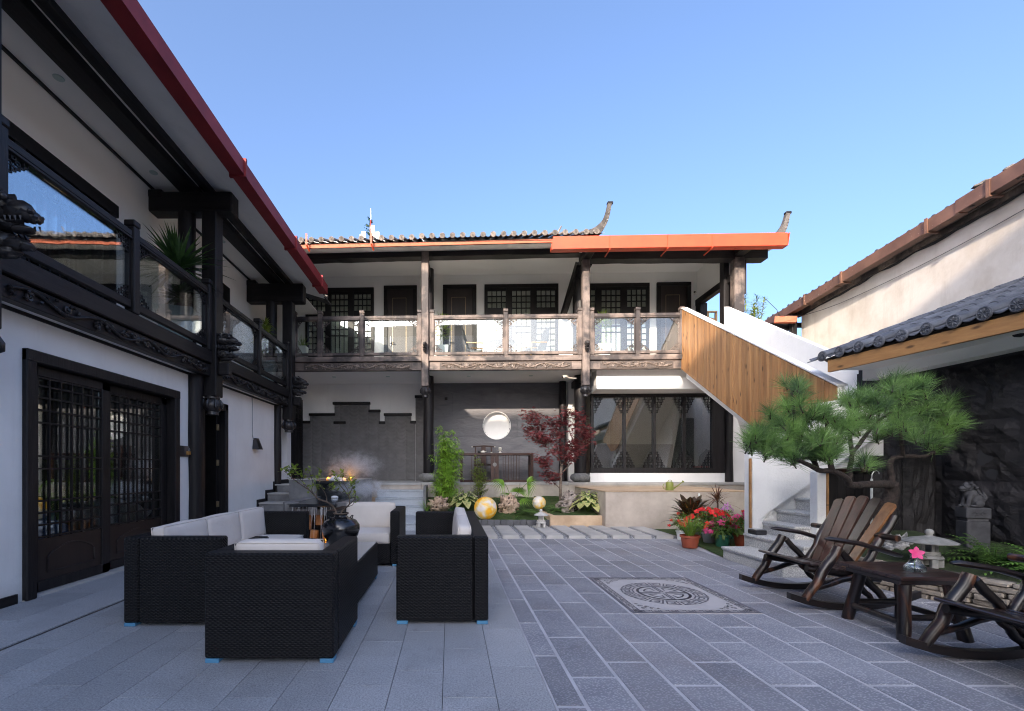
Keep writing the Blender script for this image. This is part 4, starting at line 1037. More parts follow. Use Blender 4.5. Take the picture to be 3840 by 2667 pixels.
while u < uT-.1:
    z = zd(u)
    r_ = piece('barrel_tile_row', tr_me, BW, (u, EY, z+.0)); dsc = piece('eave_disc', disc_me, BW, (u+rnd(-.004,.004), EY-.02, z+.004), rot=(rnd(-.06,.06), rnd(0,6), 0)); u += .225; i += 1
ur = u
# roof body
rb = MB(); rb.prism([(EY+.03, 6.24), (14.6, 6.24+.42*4.54), (19.2, 6.2), (19.2, 6.1), (14.6, 6.1+.42*4.54), (EY+.1, 6.2)], 'x', -6.5, uT-.05); rb.build('roof', M['tiledark'], BW)
rb = MB(); rb.prism([(EY+.12, 6.17), (14.6, 6.10+.42*4.4), (19.2, 6.0), (19.2, 5.9), (14.6, 5.95+.42*4.4), (EY+.16, 6.13)], 'x', uT-.04, u_r+.1); rb.build('roof', M['tiledark'], BW)
rr = MB()
for q in range(16):
    u = uT+.1+.225*q
    if u < u_r: rr.tube([(u, EY+.2, 6.22), (u, 14.6, 6.13+.42*4.4)], .055, 8)
rr.build('roof_barrel_tiles', M['tile'], BW)
MB().box(-6.4, 9.0, 19, 19.2, 0, 6.0).build('rear_wall', M['plaster'], BW)
sw_ = MB(); sw_.box(6.72, 6.9, 12.8, 19, .5, 6.0); sw_.box(-6.4, -6.2, 12.8, 19, 0, 6.0); sw_.build('side_wall', M['plaster'], BW)
# orange gutter
g0, g1 = fac(1243, 0, 9.98)[0], fac(1768, 0, 9.98)[0]
gm = MB(); zt0, zt1 = 6.24, 6.235
gm.box(g0, g1, 9.95, 9.965, 5.97, 6.24); gm.box(g0-.03, g1, 9.965, 10.12, 5.965, 5.98); gm.box(g0, g1, 10.105, 10.12, 5.98, 6.2); gm.prism([(g1, 5.97), (g1+.012, 5.97), (g1+.05, 6.24), (g1+.035, 6.24)], 'y', 9.95, 10.12); gm.box(g0-.03, g0-.015, 9.965, 10.12, 5.965, 6.06)
gut = gm.build('gutter', M['orange'], BW)
for px in (1370, 1500, 1600):
    u = fac(px, 0, 9.95)[0]; b = MB(); b.box(u, u+.022, 9.935, 9.95, 5.95, 6.235); b.box(u-.0, u+.022, 9.95, 10.3, 5.93, 5.952); b.build('gutter_bracket', M['orange'], gut)
for px in (690, 835.5):
    u = fac(px, 0, 10.0)[0]; b = MB(); b.box(u-.02, u+.02, 9.995, 10.005, 6.17, 6.42); b.beam((u, 10.0, 6.18), (u+.03, 10.12, 6.08), .03, .02); b.build('stray_gutter_bracket', M['orange'], BW)
# upswept ridge horns
def horn(px, py_top, py_bot, Y, name='upswept_ridge'):
    (ut, zt), zb = fac(px, py_top, Y), fac(px, py_bot, Y)[1]
    h = MB(); n_ = 12; H = zt-zb; vs_ = []
    for i in range(n_+1):
        t = i/n_
        cu_ = ut - .30*(1-t)**3.2 - .14*(1-t); z = zb-.06 + (H+.03)*t**1.12; wd = .075-.03*t; th = .040+.075*(1-t)**2
        # direction normal
        dt = .01; cu2 = ut - .30*(1-min(1,t+dt))**3.2 - .14*(1-min(1,t+dt)) + (.001 if t >= 1 else 0); z2 = zb-.06+(H+.03)*min(1,t+dt)**1.12 + (.01 if t >= 1 else 0)
        d = V3((cu2-cu_, 0, z2-z)); d = d.normalized() if d.length > 1e-6 else V3((0,0,1)); nrm = V3((-d.z, 0, d.x))
        for (a, b) in ((-1,-1), (-1,1), (1,1), (1,-1)): vs_.append(V3((cu_, Y+b*wd, z)) + nrm*a*th)
    h.add(vs_, [(4*i+k, 4*i+(k+1) % 4, 4*i+4+(k+1) % 4, 4*i+4+k) for i in range(n_) for k in range(4)] + [(0,3,2,1), (4*n_, 4*n_+1, 4*n_+2, 4*n_+3)])
    o = h.build(name, M['tiledark'], BW)
    MB().cbox(ut-.05, ut+.075, Y-.05, Y+.05, zt-.04, zt+.02, .015).build('horn_cap', M['blackpaint'], o)
    l = MB()
    for i in range(9):
        t = i/9; l.ell((ut-.30*(1-t)**3.2-.14*(1-t)+.05*(1-t), Y-.03, zb-.06+H*t**1.12-.02), (.035*(1-t*.6),.045,.03), 8, 5, .3, i)
    l.build('lime_bedding', M['lime'], o)
horn(1369, 456, 524, 10.2); horn(1768, 478, 538, 10.2)
for px, yt, yb in ((1256, 508, 530), (1572, 527, 540)):
    (ut, zt), (ub, zb) = fac(px, yt, 12.0), fac(px-14, yb, 12.0)
    MB().tube([(ub, 12.0, zb-.1), ((ut+ub)/2, 12.0, zb+.1), (ut, 12.0, zt)], [.03,.03,.02], 6).build('ridge_tip', M['tile'], BW)
for px, yy in ((1050, 590), (1185, 588), (727, 600), (866, 593), (1370, 603), (1590, 602)):
    u = fac(px, 0, 11.5)[0]; MB().lathe([(.001, 6.552), (.05, 6.550), (.055, 6.558)], (u, 11.5, 0), 14, cap=False).build('downlight', M['palepot'], BW)
for px in (745, 867, 1050, 1190):
    u = fac(px, 0, 11.5)[0]; MB().lathe([(.001, 3.552), (.05, 3.550), (.055, 3.558)], (u, 11.6, 0), 14, cap=False).build('downlight', M['palepot'], BW)
def sec_cam(name, label, p, d, arm):
    t_ = T(name, label, 'camera', p); b = MB(); d = V3(d).normalized(); P0 = V3(p)
    b.tube([P0+V3(arm), P0+V3(arm)*.45+V3((0,0,-.02)), P0], [.022,.016,.016], 8); b.lathe([(0,0),(.035,0),(.035,.02),(0,.02)], P0+V3(arm)+V3((0,0,-.01)), 12)
    b.build('mounting_arm', M['porcelain'], t_)
    h = MB(); h.beam(P0-d*.06, P0+d*.09, .07, .06, ch=.015); h.build('housing', M['porcelain'], t_)
    MB().tube([P0+d*.088, P0+d*.1], .022, 10).build('lens', M['blackpaint'], t_)
c_ = BKW(*fac(1268, 845, 10.95)[:1], 10.95, fac(1268, 845, 10.95)[1]); sec_cam('security_camera', 'white bullet camera on an arm under the gallery beside the round column', c_, (-.8,-.5,-.25), (.27,.12,-.02))
c_ = BKW(fac(1557,655,12.4)[0], 12.45, fac(1557,655,12.4)[1]); sec_cam('security_camera', 'small white wall camera upstairs right of the last dark door', c_, (-.5,-.8,-.2), (.06,.12,0))
# ------------------------------------------------------------------ outside staircase
ST = T('outside_staircase', 'white rendered staircase with granite treads and knotty pine cladding rising to the gallery', 'staircase', (4.5, 6, 0))
PX = 5.35
def ztop(y): return 2.35+(y-6.28)*(4.90-2.35)/(10.50-6.28)
def zbot(y):
    pts = [(6.28,2.15), (6.6,2.13), (7.2,1.80), (7.69,1.82), (8.03,1.95), (10.50,3.50)]
    for (a, za), (b, zb) in zip(pts[:-1], pts[1:]):
        if a <= y <= b: return za+(zb-za)*(y-a)/(b-a)
    return 3.5
y = 6.28; k = 0
while y < 10.49:
    y1 = min(y+.066, 10.5); a, b = y+.003, y1-.003; th = .018+rnd(0,.005)
    mb = MB(); X0_ = PX-th
    mb.add([(X0_,a,zbot(a)),(X0_,b,zbot(b)),(X0_,b,ztop(b)-.02),(X0_,a,ztop(a)-.02),(PX,a,zbot(a)),(PX,b,zbot(b)),(PX,b,ztop(b)-.02),(PX,a,ztop(a)-.02)],
           [(0,3,2,1),(4,5,6,7),(0,1,5,4),(1,2,6,5),(2,3,7,6),(3,0,4,7)])
    mb.build('cladding_board', M['pine'], ST); y = y1
pr = MB(); pr.prism([(6.28,2.18),(6.6,2.16),(7.2,1.83),(7.69,1.85),(8.03,1.98),(10.5,3.53),(10.5,4.885),(6.28,2.335)], 'x', PX+.002, PX+.10); pr.build('parapet', M['plaster_r'], ST)
cp = MB(); cp.add([(PX-.03,6.26,2.34),(PX+.12,6.26,2.34),(PX+.12,10.5,4.90),(PX-.03,10.5,4.90),(PX-.03,6.26,2.362),(PX+.12,6.26,2.362),(PX+.12,10.5,4.922),(PX-.03,10.5,4.922)],
    [(0,3,2,1),(4,5,6,7),(0,1,5,4),(1,2,6,5),(2,3,7,6),(3,0,4,7)]); cp.build('parapet_coping', M['plaster'], ST)
op = MB(); op.prism([(6.0,0),(6.0,2.2),(6.28,2.36),(10.46,4.92),(10.46,3.4),(9.0,0)], 'x', 6.3, 6.42); op.build('outer_parapet', M['plaster_r'], ST)
fl = MB(); n_ = 15
for i in range(n_):
    ya_ = 6.6+3.9*i/n_; z = 1.3+(3.75-1.3)*(i+1)/n_; fl.box(PX+.10, 6.3, ya_, ya_+.29, z-.16, z)
fl.build('upper_flight', M['stepstone'], ST)
MB().prism([(6.62,1.15),(10.5,3.58),(10.5,3.3),(6.62,.9)], 'x', PX+.10, 6.3).build('flight_slab', M['plaster'], ST)
# lower flight
for k in range(8):
    x0 = [3.64,4.0,4.26,4.5,4.76,5.02,5.28,5.54][k]; z = .16*(k+1)
    ya_, yb_ = (5.0, 6.1) if k == 0 else (5.16, 6.205) if k == 1 else (5.64, 6.297)
    MB().cbox(x0+.02, min(x0+.9, 5.95), ya_+.01, yb_, .0 if k < 2 else z-.18, z-.031, .004).build('riser', M['stepstone'], ST)
    MB().cbox(x0-.005, min(x0+.9, 5.96), ya_-.015, yb_+.003, z-.03, z, .006).build('tread', M['stepstone'], ST)
    MB().box(x0+.004, x0+.010, ya_+.01, yb_-.01, z-.042, z-.031).build('nosing_strip', M['steel'], ST)
MB().cbox(5.62, 6.0, 6.3, 6.62, 1.16, 1.30, .01).build('landing', M['stepstone'], ST)
fw = MB(); fw.prism([(4.13,0),(4.13,1.36),(4.2,1.46),(4.33,1.66),(4.9,1.74),(5.0,1.9),(5.08,2.10),(5.3,2.14),(6.0,2.2),(6.0,1.75),(4.27,.556),(4.27,0)], 'y', 6.21, 6.30); fw.box(4.14, 6.0, 6.30, 6.40, 0, 1.6); fw.build('stair_wall', M['plaster_r'], ST)
MB().cbox(4.105, 4.129, 6.225, 6.26, .0, 1.34, .004).build('corner_trim', M['timber'], ST)
# near parapet: white end post, then dark boarded side
MB().cbox(4.47, 4.585, 5.54, 5.66, .32, 1.17, .008).build('end_post', M['plaster_r'], ST)
MB().cbox(4.587, 4.612, 5.535, 5.56, .30, 1.15, .003).build('corner_trim', M['timber'], ST)
x = 4.613
while x < 5.1:
    MB().cbox(x+.002, x+.103, 5.545, 5.565, .18, 1.17, .003).build('dark_board', M['darkz'], ST); x += .106
MB().box(4.59, 5.15, 5.566, 5.64, .2, 1.165).build('near_parapet', M['plaster_r'], ST)
smooth_by_angle(MB().tube([(4.50,5.47,1.17),(4.8,5.49,1.18),(5.15,5.52,1.18)], .028, 10).build('log_rail', M['log'], ST), 50)
bx_ = T('step_light_box', 'small grey weatherproof box on the second granite step', 'junction box', (4.15, 6.12, .32)); MB().cbox(4.05, 4.2, 6.02, 6.2, .322, .38, .01).build('box_base', M['latch'], bx_); MB().cbox(4.055, 4.195, 6.03, 6.19, .381, .395, .005).build('box_lid', M['steel'], bx_)

# ------------------------------------------------------------------ right hand house
RH = T('right_hand_house', 'old cream-plastered house with brown gutter and grey barrel tiles, behind the staircase', 'house', (9, 9, 0))
gx = lambda y: 6.92+.163*y
wx = lambda y: 7.25+.163*y
ROTR = -atan2(.163, 1)
rw = MB(); rw.add([(wx(-6),-6,0),(wx(11.9),11.9,0),(wx(11.9)+4,11.9,0),(wx(-6)+4,-6,0),(wx(-6),-6,5.28),(wx(11.9),11.9,5.20),(wx(11.9)+4,11.9,7.2),(wx(-6)+4,-6,7.2)], [(0,3,2,1),(4,5,6,7),(0,1,5,4),(1,2,6,5),(2,3,7,6),(3,0,4,7)])
rw.build('wall', M['oldcream'], RH)
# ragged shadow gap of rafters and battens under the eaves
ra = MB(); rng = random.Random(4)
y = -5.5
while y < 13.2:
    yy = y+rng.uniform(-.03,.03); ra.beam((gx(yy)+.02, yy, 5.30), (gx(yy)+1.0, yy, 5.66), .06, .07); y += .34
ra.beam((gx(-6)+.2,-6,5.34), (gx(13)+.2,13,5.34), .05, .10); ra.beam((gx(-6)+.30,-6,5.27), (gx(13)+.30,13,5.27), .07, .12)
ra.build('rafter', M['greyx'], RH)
rg = MB(); k_ = 90; vs_ = []  # near-black ragged sheet, painted shade above the jagged plaster edge
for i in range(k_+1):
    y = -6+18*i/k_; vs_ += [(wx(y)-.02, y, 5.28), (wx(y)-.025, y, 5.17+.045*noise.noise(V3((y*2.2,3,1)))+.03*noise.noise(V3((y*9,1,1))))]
rg.add(vs_, [(2*i, 2*i+1, 2*i+3, 2*i+2) for i in range(k_)]); rg.build('eaves_shade_strip', M['joint'], RH)
gm = MB()
def gseg(y0, y1, dz=0, dx=0):
    for (xo0, xo1, z0, z1) in ((0,.014,5.27,5.48), (0.014,.15,5.27,5.283), (.138,.152,5.283,5.46)):
        a = gx(y0)+dx; b = gx(y1)+dx
        gm.add([(a+xo0,y0,z0+dz),(a+xo1,y0,z0+dz),(b+xo1,y1,z0+dz),(b+xo0,y1,z0+dz),(a+xo0,y0,z1+dz),(a+xo1,y0,z1+dz),(b+xo1,y1,z1+dz),(b+xo0,y1,z1+dz)],[(0,3,2,1),(4,5,6,7),(0,1,5,4),(1,2,6,5),(2,3,7,6),(3,0,4,7)])
gseg(-4, 7.3, .015, -.01); gseg(7.25, 10.2); gseg(10.15, 13.1, -.01, .01)
gut = gm.build('gutter', M['rust'], RH)
for y in (4.6, 6.75, 7.8, 9.9, 11.2):
    b = MB(); b.box(gx(y)-.02, gx(y)-.004, y, y+.05, 5.26, 5.50); b.box(gx(y)-.02, gx(y)+.2, y, y+.05, 5.24, 5.262); b.build('gutter_bracket', M['rust'], gut)
EYR = 0
trr = mesh(tile_row(), 'old_barrel_tile_row', M['tiledark'])
d2 = MB(); d2.add(dm.v, dm.f); disc2 = mesh(d2, 'old_eave_disc', M['tileblue'])
y = 3.0; rz_ = -pi/2 - atan2(.163, 1)
while y < 13.1:
    big = 1.0 if y > 7.6 else 1.0
    z = 5.46+rnd(-.012,.012)
    piece('barrel_tile_row', trr, RH, (gx(y)+.06, y, z+.0), rz=rz_)
    piece('eave_disc', disc2, RH, (gx(y)+.04, y, z+.004), rz=rz_); y += .25
lm = MB()
for i in range(26):
    y = 6.95+rnd(-.5,.5); lm.ell((gx(y)+.12+rnd(-.06,.2), y, 5.50+rnd(-.01,.07)), (.07,.09,.035), 8, 5, .4, i)
lm.build('lime_bedding', M['lime'], RH)
rb = MB(); 
def RP(o_, y, z): return (gx(y)+o_, y, z)
rb.add([RP(.1,-6,5.43),RP(.1,13.2,5.43),RP(4.2,13.2,7.1),RP(4.2,-6,7.1),RP(.1,-6,5.36),RP(.1,13.2,5.36),RP(4.2,13.2,7.0),RP(4.2,-6,7.0)],[(0,1,2,3),(4,7,6,5),(0,4,5,1),(1,5,6,2),(2,6,7,3),(3,7,4,0)]); rb.build('roof', M['tiledark'], RH)
# glazed lobby under the far end of the eaves
ww = MB(); ww.cbox(8.95, 9.08, 11.9, 12.02, 3.3, 5.3, .008); ww.cbox(8.0, 9.0, 12.05, 12.15, 4.86, 4.98, .008); ww.cbox(8.0, 9.0, 12.05, 12.15, 3.3, 3.4, .008); ww.cbox(8.0,8.08,12.05,12.15,3.4,4.9,.006); ww.cbox(7.6, 9.6, 12.2, 12.3, 5.0, 5.12, .01)
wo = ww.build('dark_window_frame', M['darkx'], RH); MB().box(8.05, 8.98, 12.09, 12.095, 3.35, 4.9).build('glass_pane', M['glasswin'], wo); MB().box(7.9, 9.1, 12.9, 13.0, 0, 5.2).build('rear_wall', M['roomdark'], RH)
MB().beam((8.55, 12.0, 5.12), (8.95, 11.75, 5.05), .14, .16).build('red_beam_end', M['fascia'], RH)
wi = T('overhead_wire', 'thin black cable drooping from the gallery end across the cream wall', 'cable', (8, 9, 5))
pts = [(7.35,10.6,5.15),(7.75,10.8,4.98),(8.2,11.3,4.97),(8.6,11.6,5.1),(8.95,11.6,5.09),(8.9,10.9,5.0)] + [(wx(y)-.03, y, 4.98-.12*sin((10.4-y)/6.4*pi)+.22*((10.4-y)/6.4)**2) for y in [10.4-.4*i for i in range(17)]]
MB().tube(pts, .006, 5).build('cable', M['latch'], wi)

# ------------------------------------------------------------------ pavilion with slate-grey tiled lean-to roof
PV = T('garden_pavilion', 'lean-to pavilion with slate-grey disc tiles, timber eaves board and black stone wall, right', 'pavilion', (6, 5, 0))
ex = lambda y: 5.14+(6.28-y)*.116
SL = .3755; aP = atan2(.116, 1)
def prow():
    t_ = MB(); n_ = 12
    for seg in range(8):
        y0, y1 = seg*.40, seg*.40+.43; ra_, rb_ = .066, .058
        vs_ = []
        for (yy, rr, dz) in ((y0, ra_, .004), (y1, rb_, 0)):
            for k in range(n_+1):
                a = pi*k/n_; vs_.append((yy, -rr*cos(a), yy*SL+rr*sin(a)+dz))
        t_.add(vs_, [(k, k+1, k+n_+2, k+n_+1) for k in range(n_)])
        t_.add([vs_[k] for k in range(n_+1)] + [(y0, 0, y0*SL)], [(k+1, k, n_+1) for k in range(n_)])
    for seg in range(10):
        y0, y1 = seg*.32-.02, seg*.32+.32; vs_ = []
        for yy, dz in ((y0, .018), (y1, 0)):
            for k in range(7):
                a = k/6; vs_.append((yy, .045+.16*a, yy*SL-.0-.035*sin(pi*a)+dz))
        t_.add(vs_, [(k, k+7, k+8, k+1) for k in range(6)])
        t_.add([vs_[k] for k in range(7)] + [(p[0], p[1], p[2]-.012) for p in vs_[:7]], [(k, k+1, k+8, k+7) for k in range(6)])
    return t_
pr_me = mesh(prow(), 'barrel_tile_row', M['tileblue'])
dp = MB(); dp.lathe([(0,0), (.070,0), (.070,.018), (0,.018)], (0,0,0), 20, cap=False)
for rr in (.061,): dp.tube([(rr*cos(2*pi*k/20), rr*sin(2*pi*k/20), .019) for k in range(21)], .004, 4)
for k in range(8): 
    a = k*pi/4; dp.tube([(.010*cos(a), .010*sin(a), .02), (.033*cos(a), .033*sin(a), .021), (.054*cos(a), .054*sin(a), .02)], [.003,.009,.003], 4)
    dp.tube([(.03*cos(a+.39), .03*sin(a+.39), .02), (.043*cos(a+.39), .043*sin(a+.39), .02)], [.004,.002], 4)
dp.v = [(-p[2], p[1], p[0]) for p in dp.v]; dp_me = mesh(dp, 'eave_disc', M['tileblue'])
for i in range(20):
    y = 6.28-.248*i
    piece('barrel_tile_row', pr_me, PV, (ex(y), y, 2.745+rnd(-.004,.004)))
    piece('eave_disc', dp_me, PV, (ex(y)+.002, y, 2.75), rot=(rnd(0,6), rnd(-.05,.05), rnd(-.05,.05)))
MB().add([(ex(6.34)+.06,6.34,2.715),(ex(1.2)+.06,1.2,2.715),(8.3,1.2,2.69+SL*3.1),(8.3,6.34,2.69+SL*3.1),(ex(6.34)+.12,6.34,2.68),(ex(1.2)+.12,1.2,2.68),(8.3,1.2,2.60+SL*3.1),(8.3,6.34,2.60+SL*3.1)],[(0,3,2,1),(4,5,6,7),(0,1,5,4),(1,2,6,5),(2,3,7,6),(3,0,4,7)]).build('roof_deck', M['tiledark'], PV)
MB().add([(5.04,6.42,2.70),(5.20,6.36,2.76),(8.3,6.36,2.745+SL*3.1),(8.3,6.42,2.70+SL*3.1),(5.04,6.42,2.685),(5.20,6.36,2.74),(8.3,6.36,2.69+SL*3.1),(8.3,6.42,2.68+SL*3.1)],[(0,3,2,1),(4,5,6,7),(0,1,5,4),(1,2,6,5),(2,3,7,6),(3,0,4,7)]).build('verge_tile', M['tileblue'], PV)
MB().beam((5.20,6.24,2.60), (5.79,1.15,2.60), .05, .155).build('eaves_board', M['timber'], PV)
MB().beam((5.235,6.26,2.655), (8.2,6.26,2.655+SL*2.8), .05, .10).build('verge_board', M['timber'], PV)
MB().add([(5.24,6.22,2.545),(5.84,1.2,2.545),(7,1.2,2.545),(7,6.22,2.545),(5.24,6.22,2.56),(5.84,1.2,2.56),(7,1.2,2.56),(7,6.22,2.56)],[(0,3,2,1),(4,5,6,7),(0,1,5,4),(1,2,6,5),(2,3,7,6),(3,0,4,7)]).build('soffit', M['plaster'], PV)
MB().cbox(5.72, 5.92, 1.2, 6.32, 2.42, 2.62, .008).build('ring_beam', M['plaster'], PV)
MB().tube([(5.71, 4.55, 2.55), (5.66, 4.55, 2.55)], .035, 12).build('vent_hole', M['joint'], PV)
wm_ = MB(); wm_.box(6.035, 6.4, 1.0, 6.75, -.02, 2.60); wm_.box(6.06, 8.5, 6.55, 6.75, 0, 3.0); wm_.build('wall_backing', M['joint'], PV)
# black split-stone panels, uneven faces
def rough_panel(y0, y1, z0, z1, seed):
    ny, nz = 16, 13; vs_ = []; mb = MB()
    for i in range(ny+1):
        for j in range(nz+1):
            y, z = y0+(y1-y0)*i/ny, z0+(z1-z0)*j/nz
            ed = min(1, 6*min(i/ny, 1-i/ny), 6*min(j/nz, 1-j/nz))
            r_ = abs(noise.fractal(V3((y*1.9+seed*.0, z*1.3-y*.6, 7.7)), .55, 2.1, 5)); r2 = noise.noise(V3((y*9, z*12, 2)))
            vs_.append((6.03-ed*(.02+.05*(1-r_*1.9)*.8+.010*r2), y, z))
    mb.add(vs_, [(i*(nz+1)+j, (i+1)*(nz+1)+j, (i+1)*(nz+1)+j+1, i*(nz+1)+j+1) for i in range(ny) for j in range(nz)])
    return mb
for r_ in range(4):
    z0 = [-.0, .37, 1.06, 1.75][r_]; z1 = [.37, 1.06, 1.75, 2.42][r_]
    for q in range(7):
        y1 = 6.40-.82*q; y0 = y1-.82
        rough_panel(y0+.004, y1-.004, z0+.004, z1-.004, q*5+r_).build('stone_panel', M['slateblack'], PV)

for q in range(2): 
    b = rough_panel(5.17+.41*q, 5.575+.41*q, 0, 1.36, 40+q); b.v = [(p[1], p[0]-.42, p[2]) for p in b.v]; b.build('stone_panel', M['slateblack'], PV)
# ------------------------------------------------------------------ raised stone bed on the right
SB = T('raised_stone_bed', 'low garden bed walled with stacked tan ledge stones, along the black wall', 'planter', (4.6, 4, 0))
lx = lambda y: 4.15+.262*(5.04-y)
yy0, yy1 = 1.3, 5.06; rz_ = atan2(.262, 1)
MB().add([(lx(yy0)+.03,yy0,0),(lx(yy1)+.03,yy1,0),(lx(yy1)+.16,yy1,0),(lx(yy0)+.16,yy0,0),(lx(yy0)+.03,yy0,.27),(lx(yy1)+.03,yy1,.27),(lx(yy1)+.16,yy1,.27),(lx(yy0)+.16,yy0,.27)],[(0,3,2,1),(4,5,6,7),(0,1,5,4),(1,2,6,5),(2,3,7,6),(3,0,4,7)]).build('mortar_core', M['mortar'], SB)
rng = random.Random(3); z = .0
for c_ in range(6):
    h = [.05,.047,.05,.045,.048,.04][c_]; y = yy0 - rng.uniform(0,.15)
    while y < yy1:
        L = rng.uniform(.13,.30); y1 = min(y+L, yy1+.01); d = rng.uniform(-.012,.012); b = MB()
        b.cbox(-.055, .055, -(y1-y)/2+.005, (y1-y)/2-.005, 0, h-.006, .008)
        b.v = [(p[0]+rng.uniform(-.005,.005), p[1]+rng.uniform(-.004,.004), p[2]+rng.uniform(-.003,.003)) for p in b.v]
        me = mesh(b, 'ledge_stone', M['ledge']); ym = (y+y1)/2
        piece('ledge_stone', me, SB, (lx(ym)+.045+d, ym, z), rz=rz_); y = y1
    z += h
MB().beam((4.16,5.06,.15),(4.6,5.06,.15),.1,.27).build('end_stone', M['ledge'], SB)
gy = MB(); nx, ny = 26, 40; vs_ = []
for j in range(ny+1):
    y = 1.2+4.4*j/ny
    for i in range(nx+1):
        t_ = i/nx; x = lx(min(y,5.06))+.1 + (6.0-lx(min(y,5.06))-.1)*t_
        z = .262+.10*t_+.05*noise.noise(V3((x*1.7,y*1.7,0)))*min(1,t_*4)+.03*noise.noise(V3((x*7,y*7,3)))*min(1,t_*5) + .18*math.exp(-((x-5.05)**2+(y-5.1)**2)/.25)
        vs_.append((x, y, z))
gy.add(vs_, [(j*(nx+1)+i, j*(nx+1)+i+1, (j+1)*(nx+1)+i+1, (j+1)*(nx+1)+i) for j in range(ny) for i in range(nx)])
mo_ = gy.build('moss_cover', M['mossdk'], SB, True); mo_['kind'] = 'stuff'

# ------------------------------------------------------------------ unseen block added behind the viewer to shade the courtyard
FW = T('shade_casting_block', 'broad pale building added unseen far behind the viewpoint, its long roof shaped to shade the courtyard', 'building', (0, -20, 0))
MB().box(-25, 0, -29, -21, 0, 13.6).build('wall', M['cream'], FW)
b = MB()
for i in range(8):
    for z in (.8, 4.3, 8.0, 11.7): b.box(-24+2.9*i, -22.6+2.9*i, -21, -20.95, z*.85, z*.85+1.6)
b.build('window_frames', M['blackpaint'], FW)['kind'] = 'stuff'
MB().prism([(-20,14.22),(-25,15.9),(-30,14.2),(-30,14.0),(-25,15.7),(-20,14.0)], 'x', -26, 1).build('roof', M['tiledark'], FW)
# ------------------------------------------------------------------ plants helpers
def frond(mb, p, d, L, W, n=12, droop=.5, lw=.012, stem=None, up=(0,0,1)):
    """a pinnate frond"""
    p = V3(p); d = V3(d).normalized(); side = d.cross(V3((0,0,1)))
    if side.length < .05: side = V3((1,0,0))
    side.normalize(); pts = []
    for i in range(n+1):
        t = i/n; q = p+d*(L*t)-V3((0,0,1))*(droop*L*t*t); pts.append(q)
        if i > 0:
            w = W*sin(pi*min(1, .12+t*.88))**.8*(1-.35*t); dd = (pts[i]-pts[i-1]).normalized()
            for sg in (-1, 1): mb.leaf(q, side*sg+dd*.45, max(w, .01), lw, .25, prof=(.6, 1, 0))
    mb.leaf(p, d, L, .006, droop, prof=(1,1,1,.6,0))
    if stem is not None: stem.tube(pts, [.003]*len(pts), 3)
def fern(name, label, loc, m, n=16, L=.3, W=.06, cat='fern', group=None, tilt=(.2,.9), seed=0, spread=6.28, a0=0, droop=.55, nl=12, lw=.014, parent=None):
    rs = random.Random(seed); mb = MB()
    for i in range(n):
        a = a0+spread*i/n+rs.uniform(-.25,.25); e = rs.uniform(*tilt); d = (cos(a)*cos(e), sin(a)*cos(e), sin(e))
        frond(mb, (cos(a)*.015, sin(a)*.015, 0), d, L*rs.uniform(.7,1.1), W, nl, droop*rs.uniform(.7,1.2), lw)
    if parent: return mb.build('fronds', m, parent)
    o = T(name, label, cat, loc, 0, group, local=True); mb.build('fronds', m, o); return o
def rock(name, label, loc, r, m, seed, rz=0):
    mb = MB(); mb.ell((0,0,0), r, 40, 28, .55, seed, 1.7)
    vs_ = []
    for v in mb.v:
        q = V3(v); d = noise.fractal(V3((q.x/r[0], q.y/r[1], q.z/r[2]))*3.2+V3((seed,0,0)), .6, 2, 4); vs_.append(q*(1+.16*d))
    mb.v = vs_; o = mb.build(name, m, None, True, loc=loc, rz=rz); return tag(o, label, 'rock')
def hosta(label, loc, R_, n, seed, H=.3):
    o = T('hosta', label, 'plant', loc, 0, None, local=True); a_, b_ = MB(), MB(); st = MB(); rs = random.Random(seed)
    for i in range(n):
        lay = i/n; a = i*2.399+rs.uniform(-.3,.3); e = .25+1.0*lay+rs.uniform(-.15,.15); rr = R_*(.95-.55*lay)*rs.uniform(.8,1.05)
        d = V3((cos(a)*cos(e), sin(a)*cos(e), sin(e))); base = V3((0,0,0)); tip = V3((cos(a)*rr*.55, sin(a)*rr*.55, H*(.35+.75*lay)))
        st.tube([base, tip*.5+V3((0,0,.03)), tip], [.006,.005,.004], 5)
        dd = V3((cos(a), sin(a), -.25+.35*lay)).normalized(); L = rr*.62; W = L*.62
        b_.leaf(tip, dd, L, W, .35, prof=(.2,.85,1,.72,0)); a_.leaf(tip+V3((0,0,.5*W*.12)), dd, L*.90, W*.66, .34, prof=(.2,.85,1,.7,0))
    b_.build('leaf_margins', M['hostae'], o); a_.build('leaf_centres', M['hostac'], o); st.build('stems', M['leafg'], o); return o
def bunch(mb, c, r, n, L, W, rs, droop=.3, updir=.2, prof=None, shell=.35):
    for i in range(n):
        d = V3((rs.gauss(0,1), rs.gauss(0,1), rs.gauss(0,1)+updir)).normalized(); q = V3(c)+V3((d.x*r[0], d.y*r[1], d.z*r[2]))*(shell+(1-shell)*rs.random())
        dd = (d+V3((rs.uniform(-.6,.6), rs.uniform(-.6,.6), rs.uniform(-.4,.5)))).normalized(); mb.leaf(q, dd, L*rs.uniform(.6,1.2), W*rs.uniform(.7,1.2), droop, prof=prof)

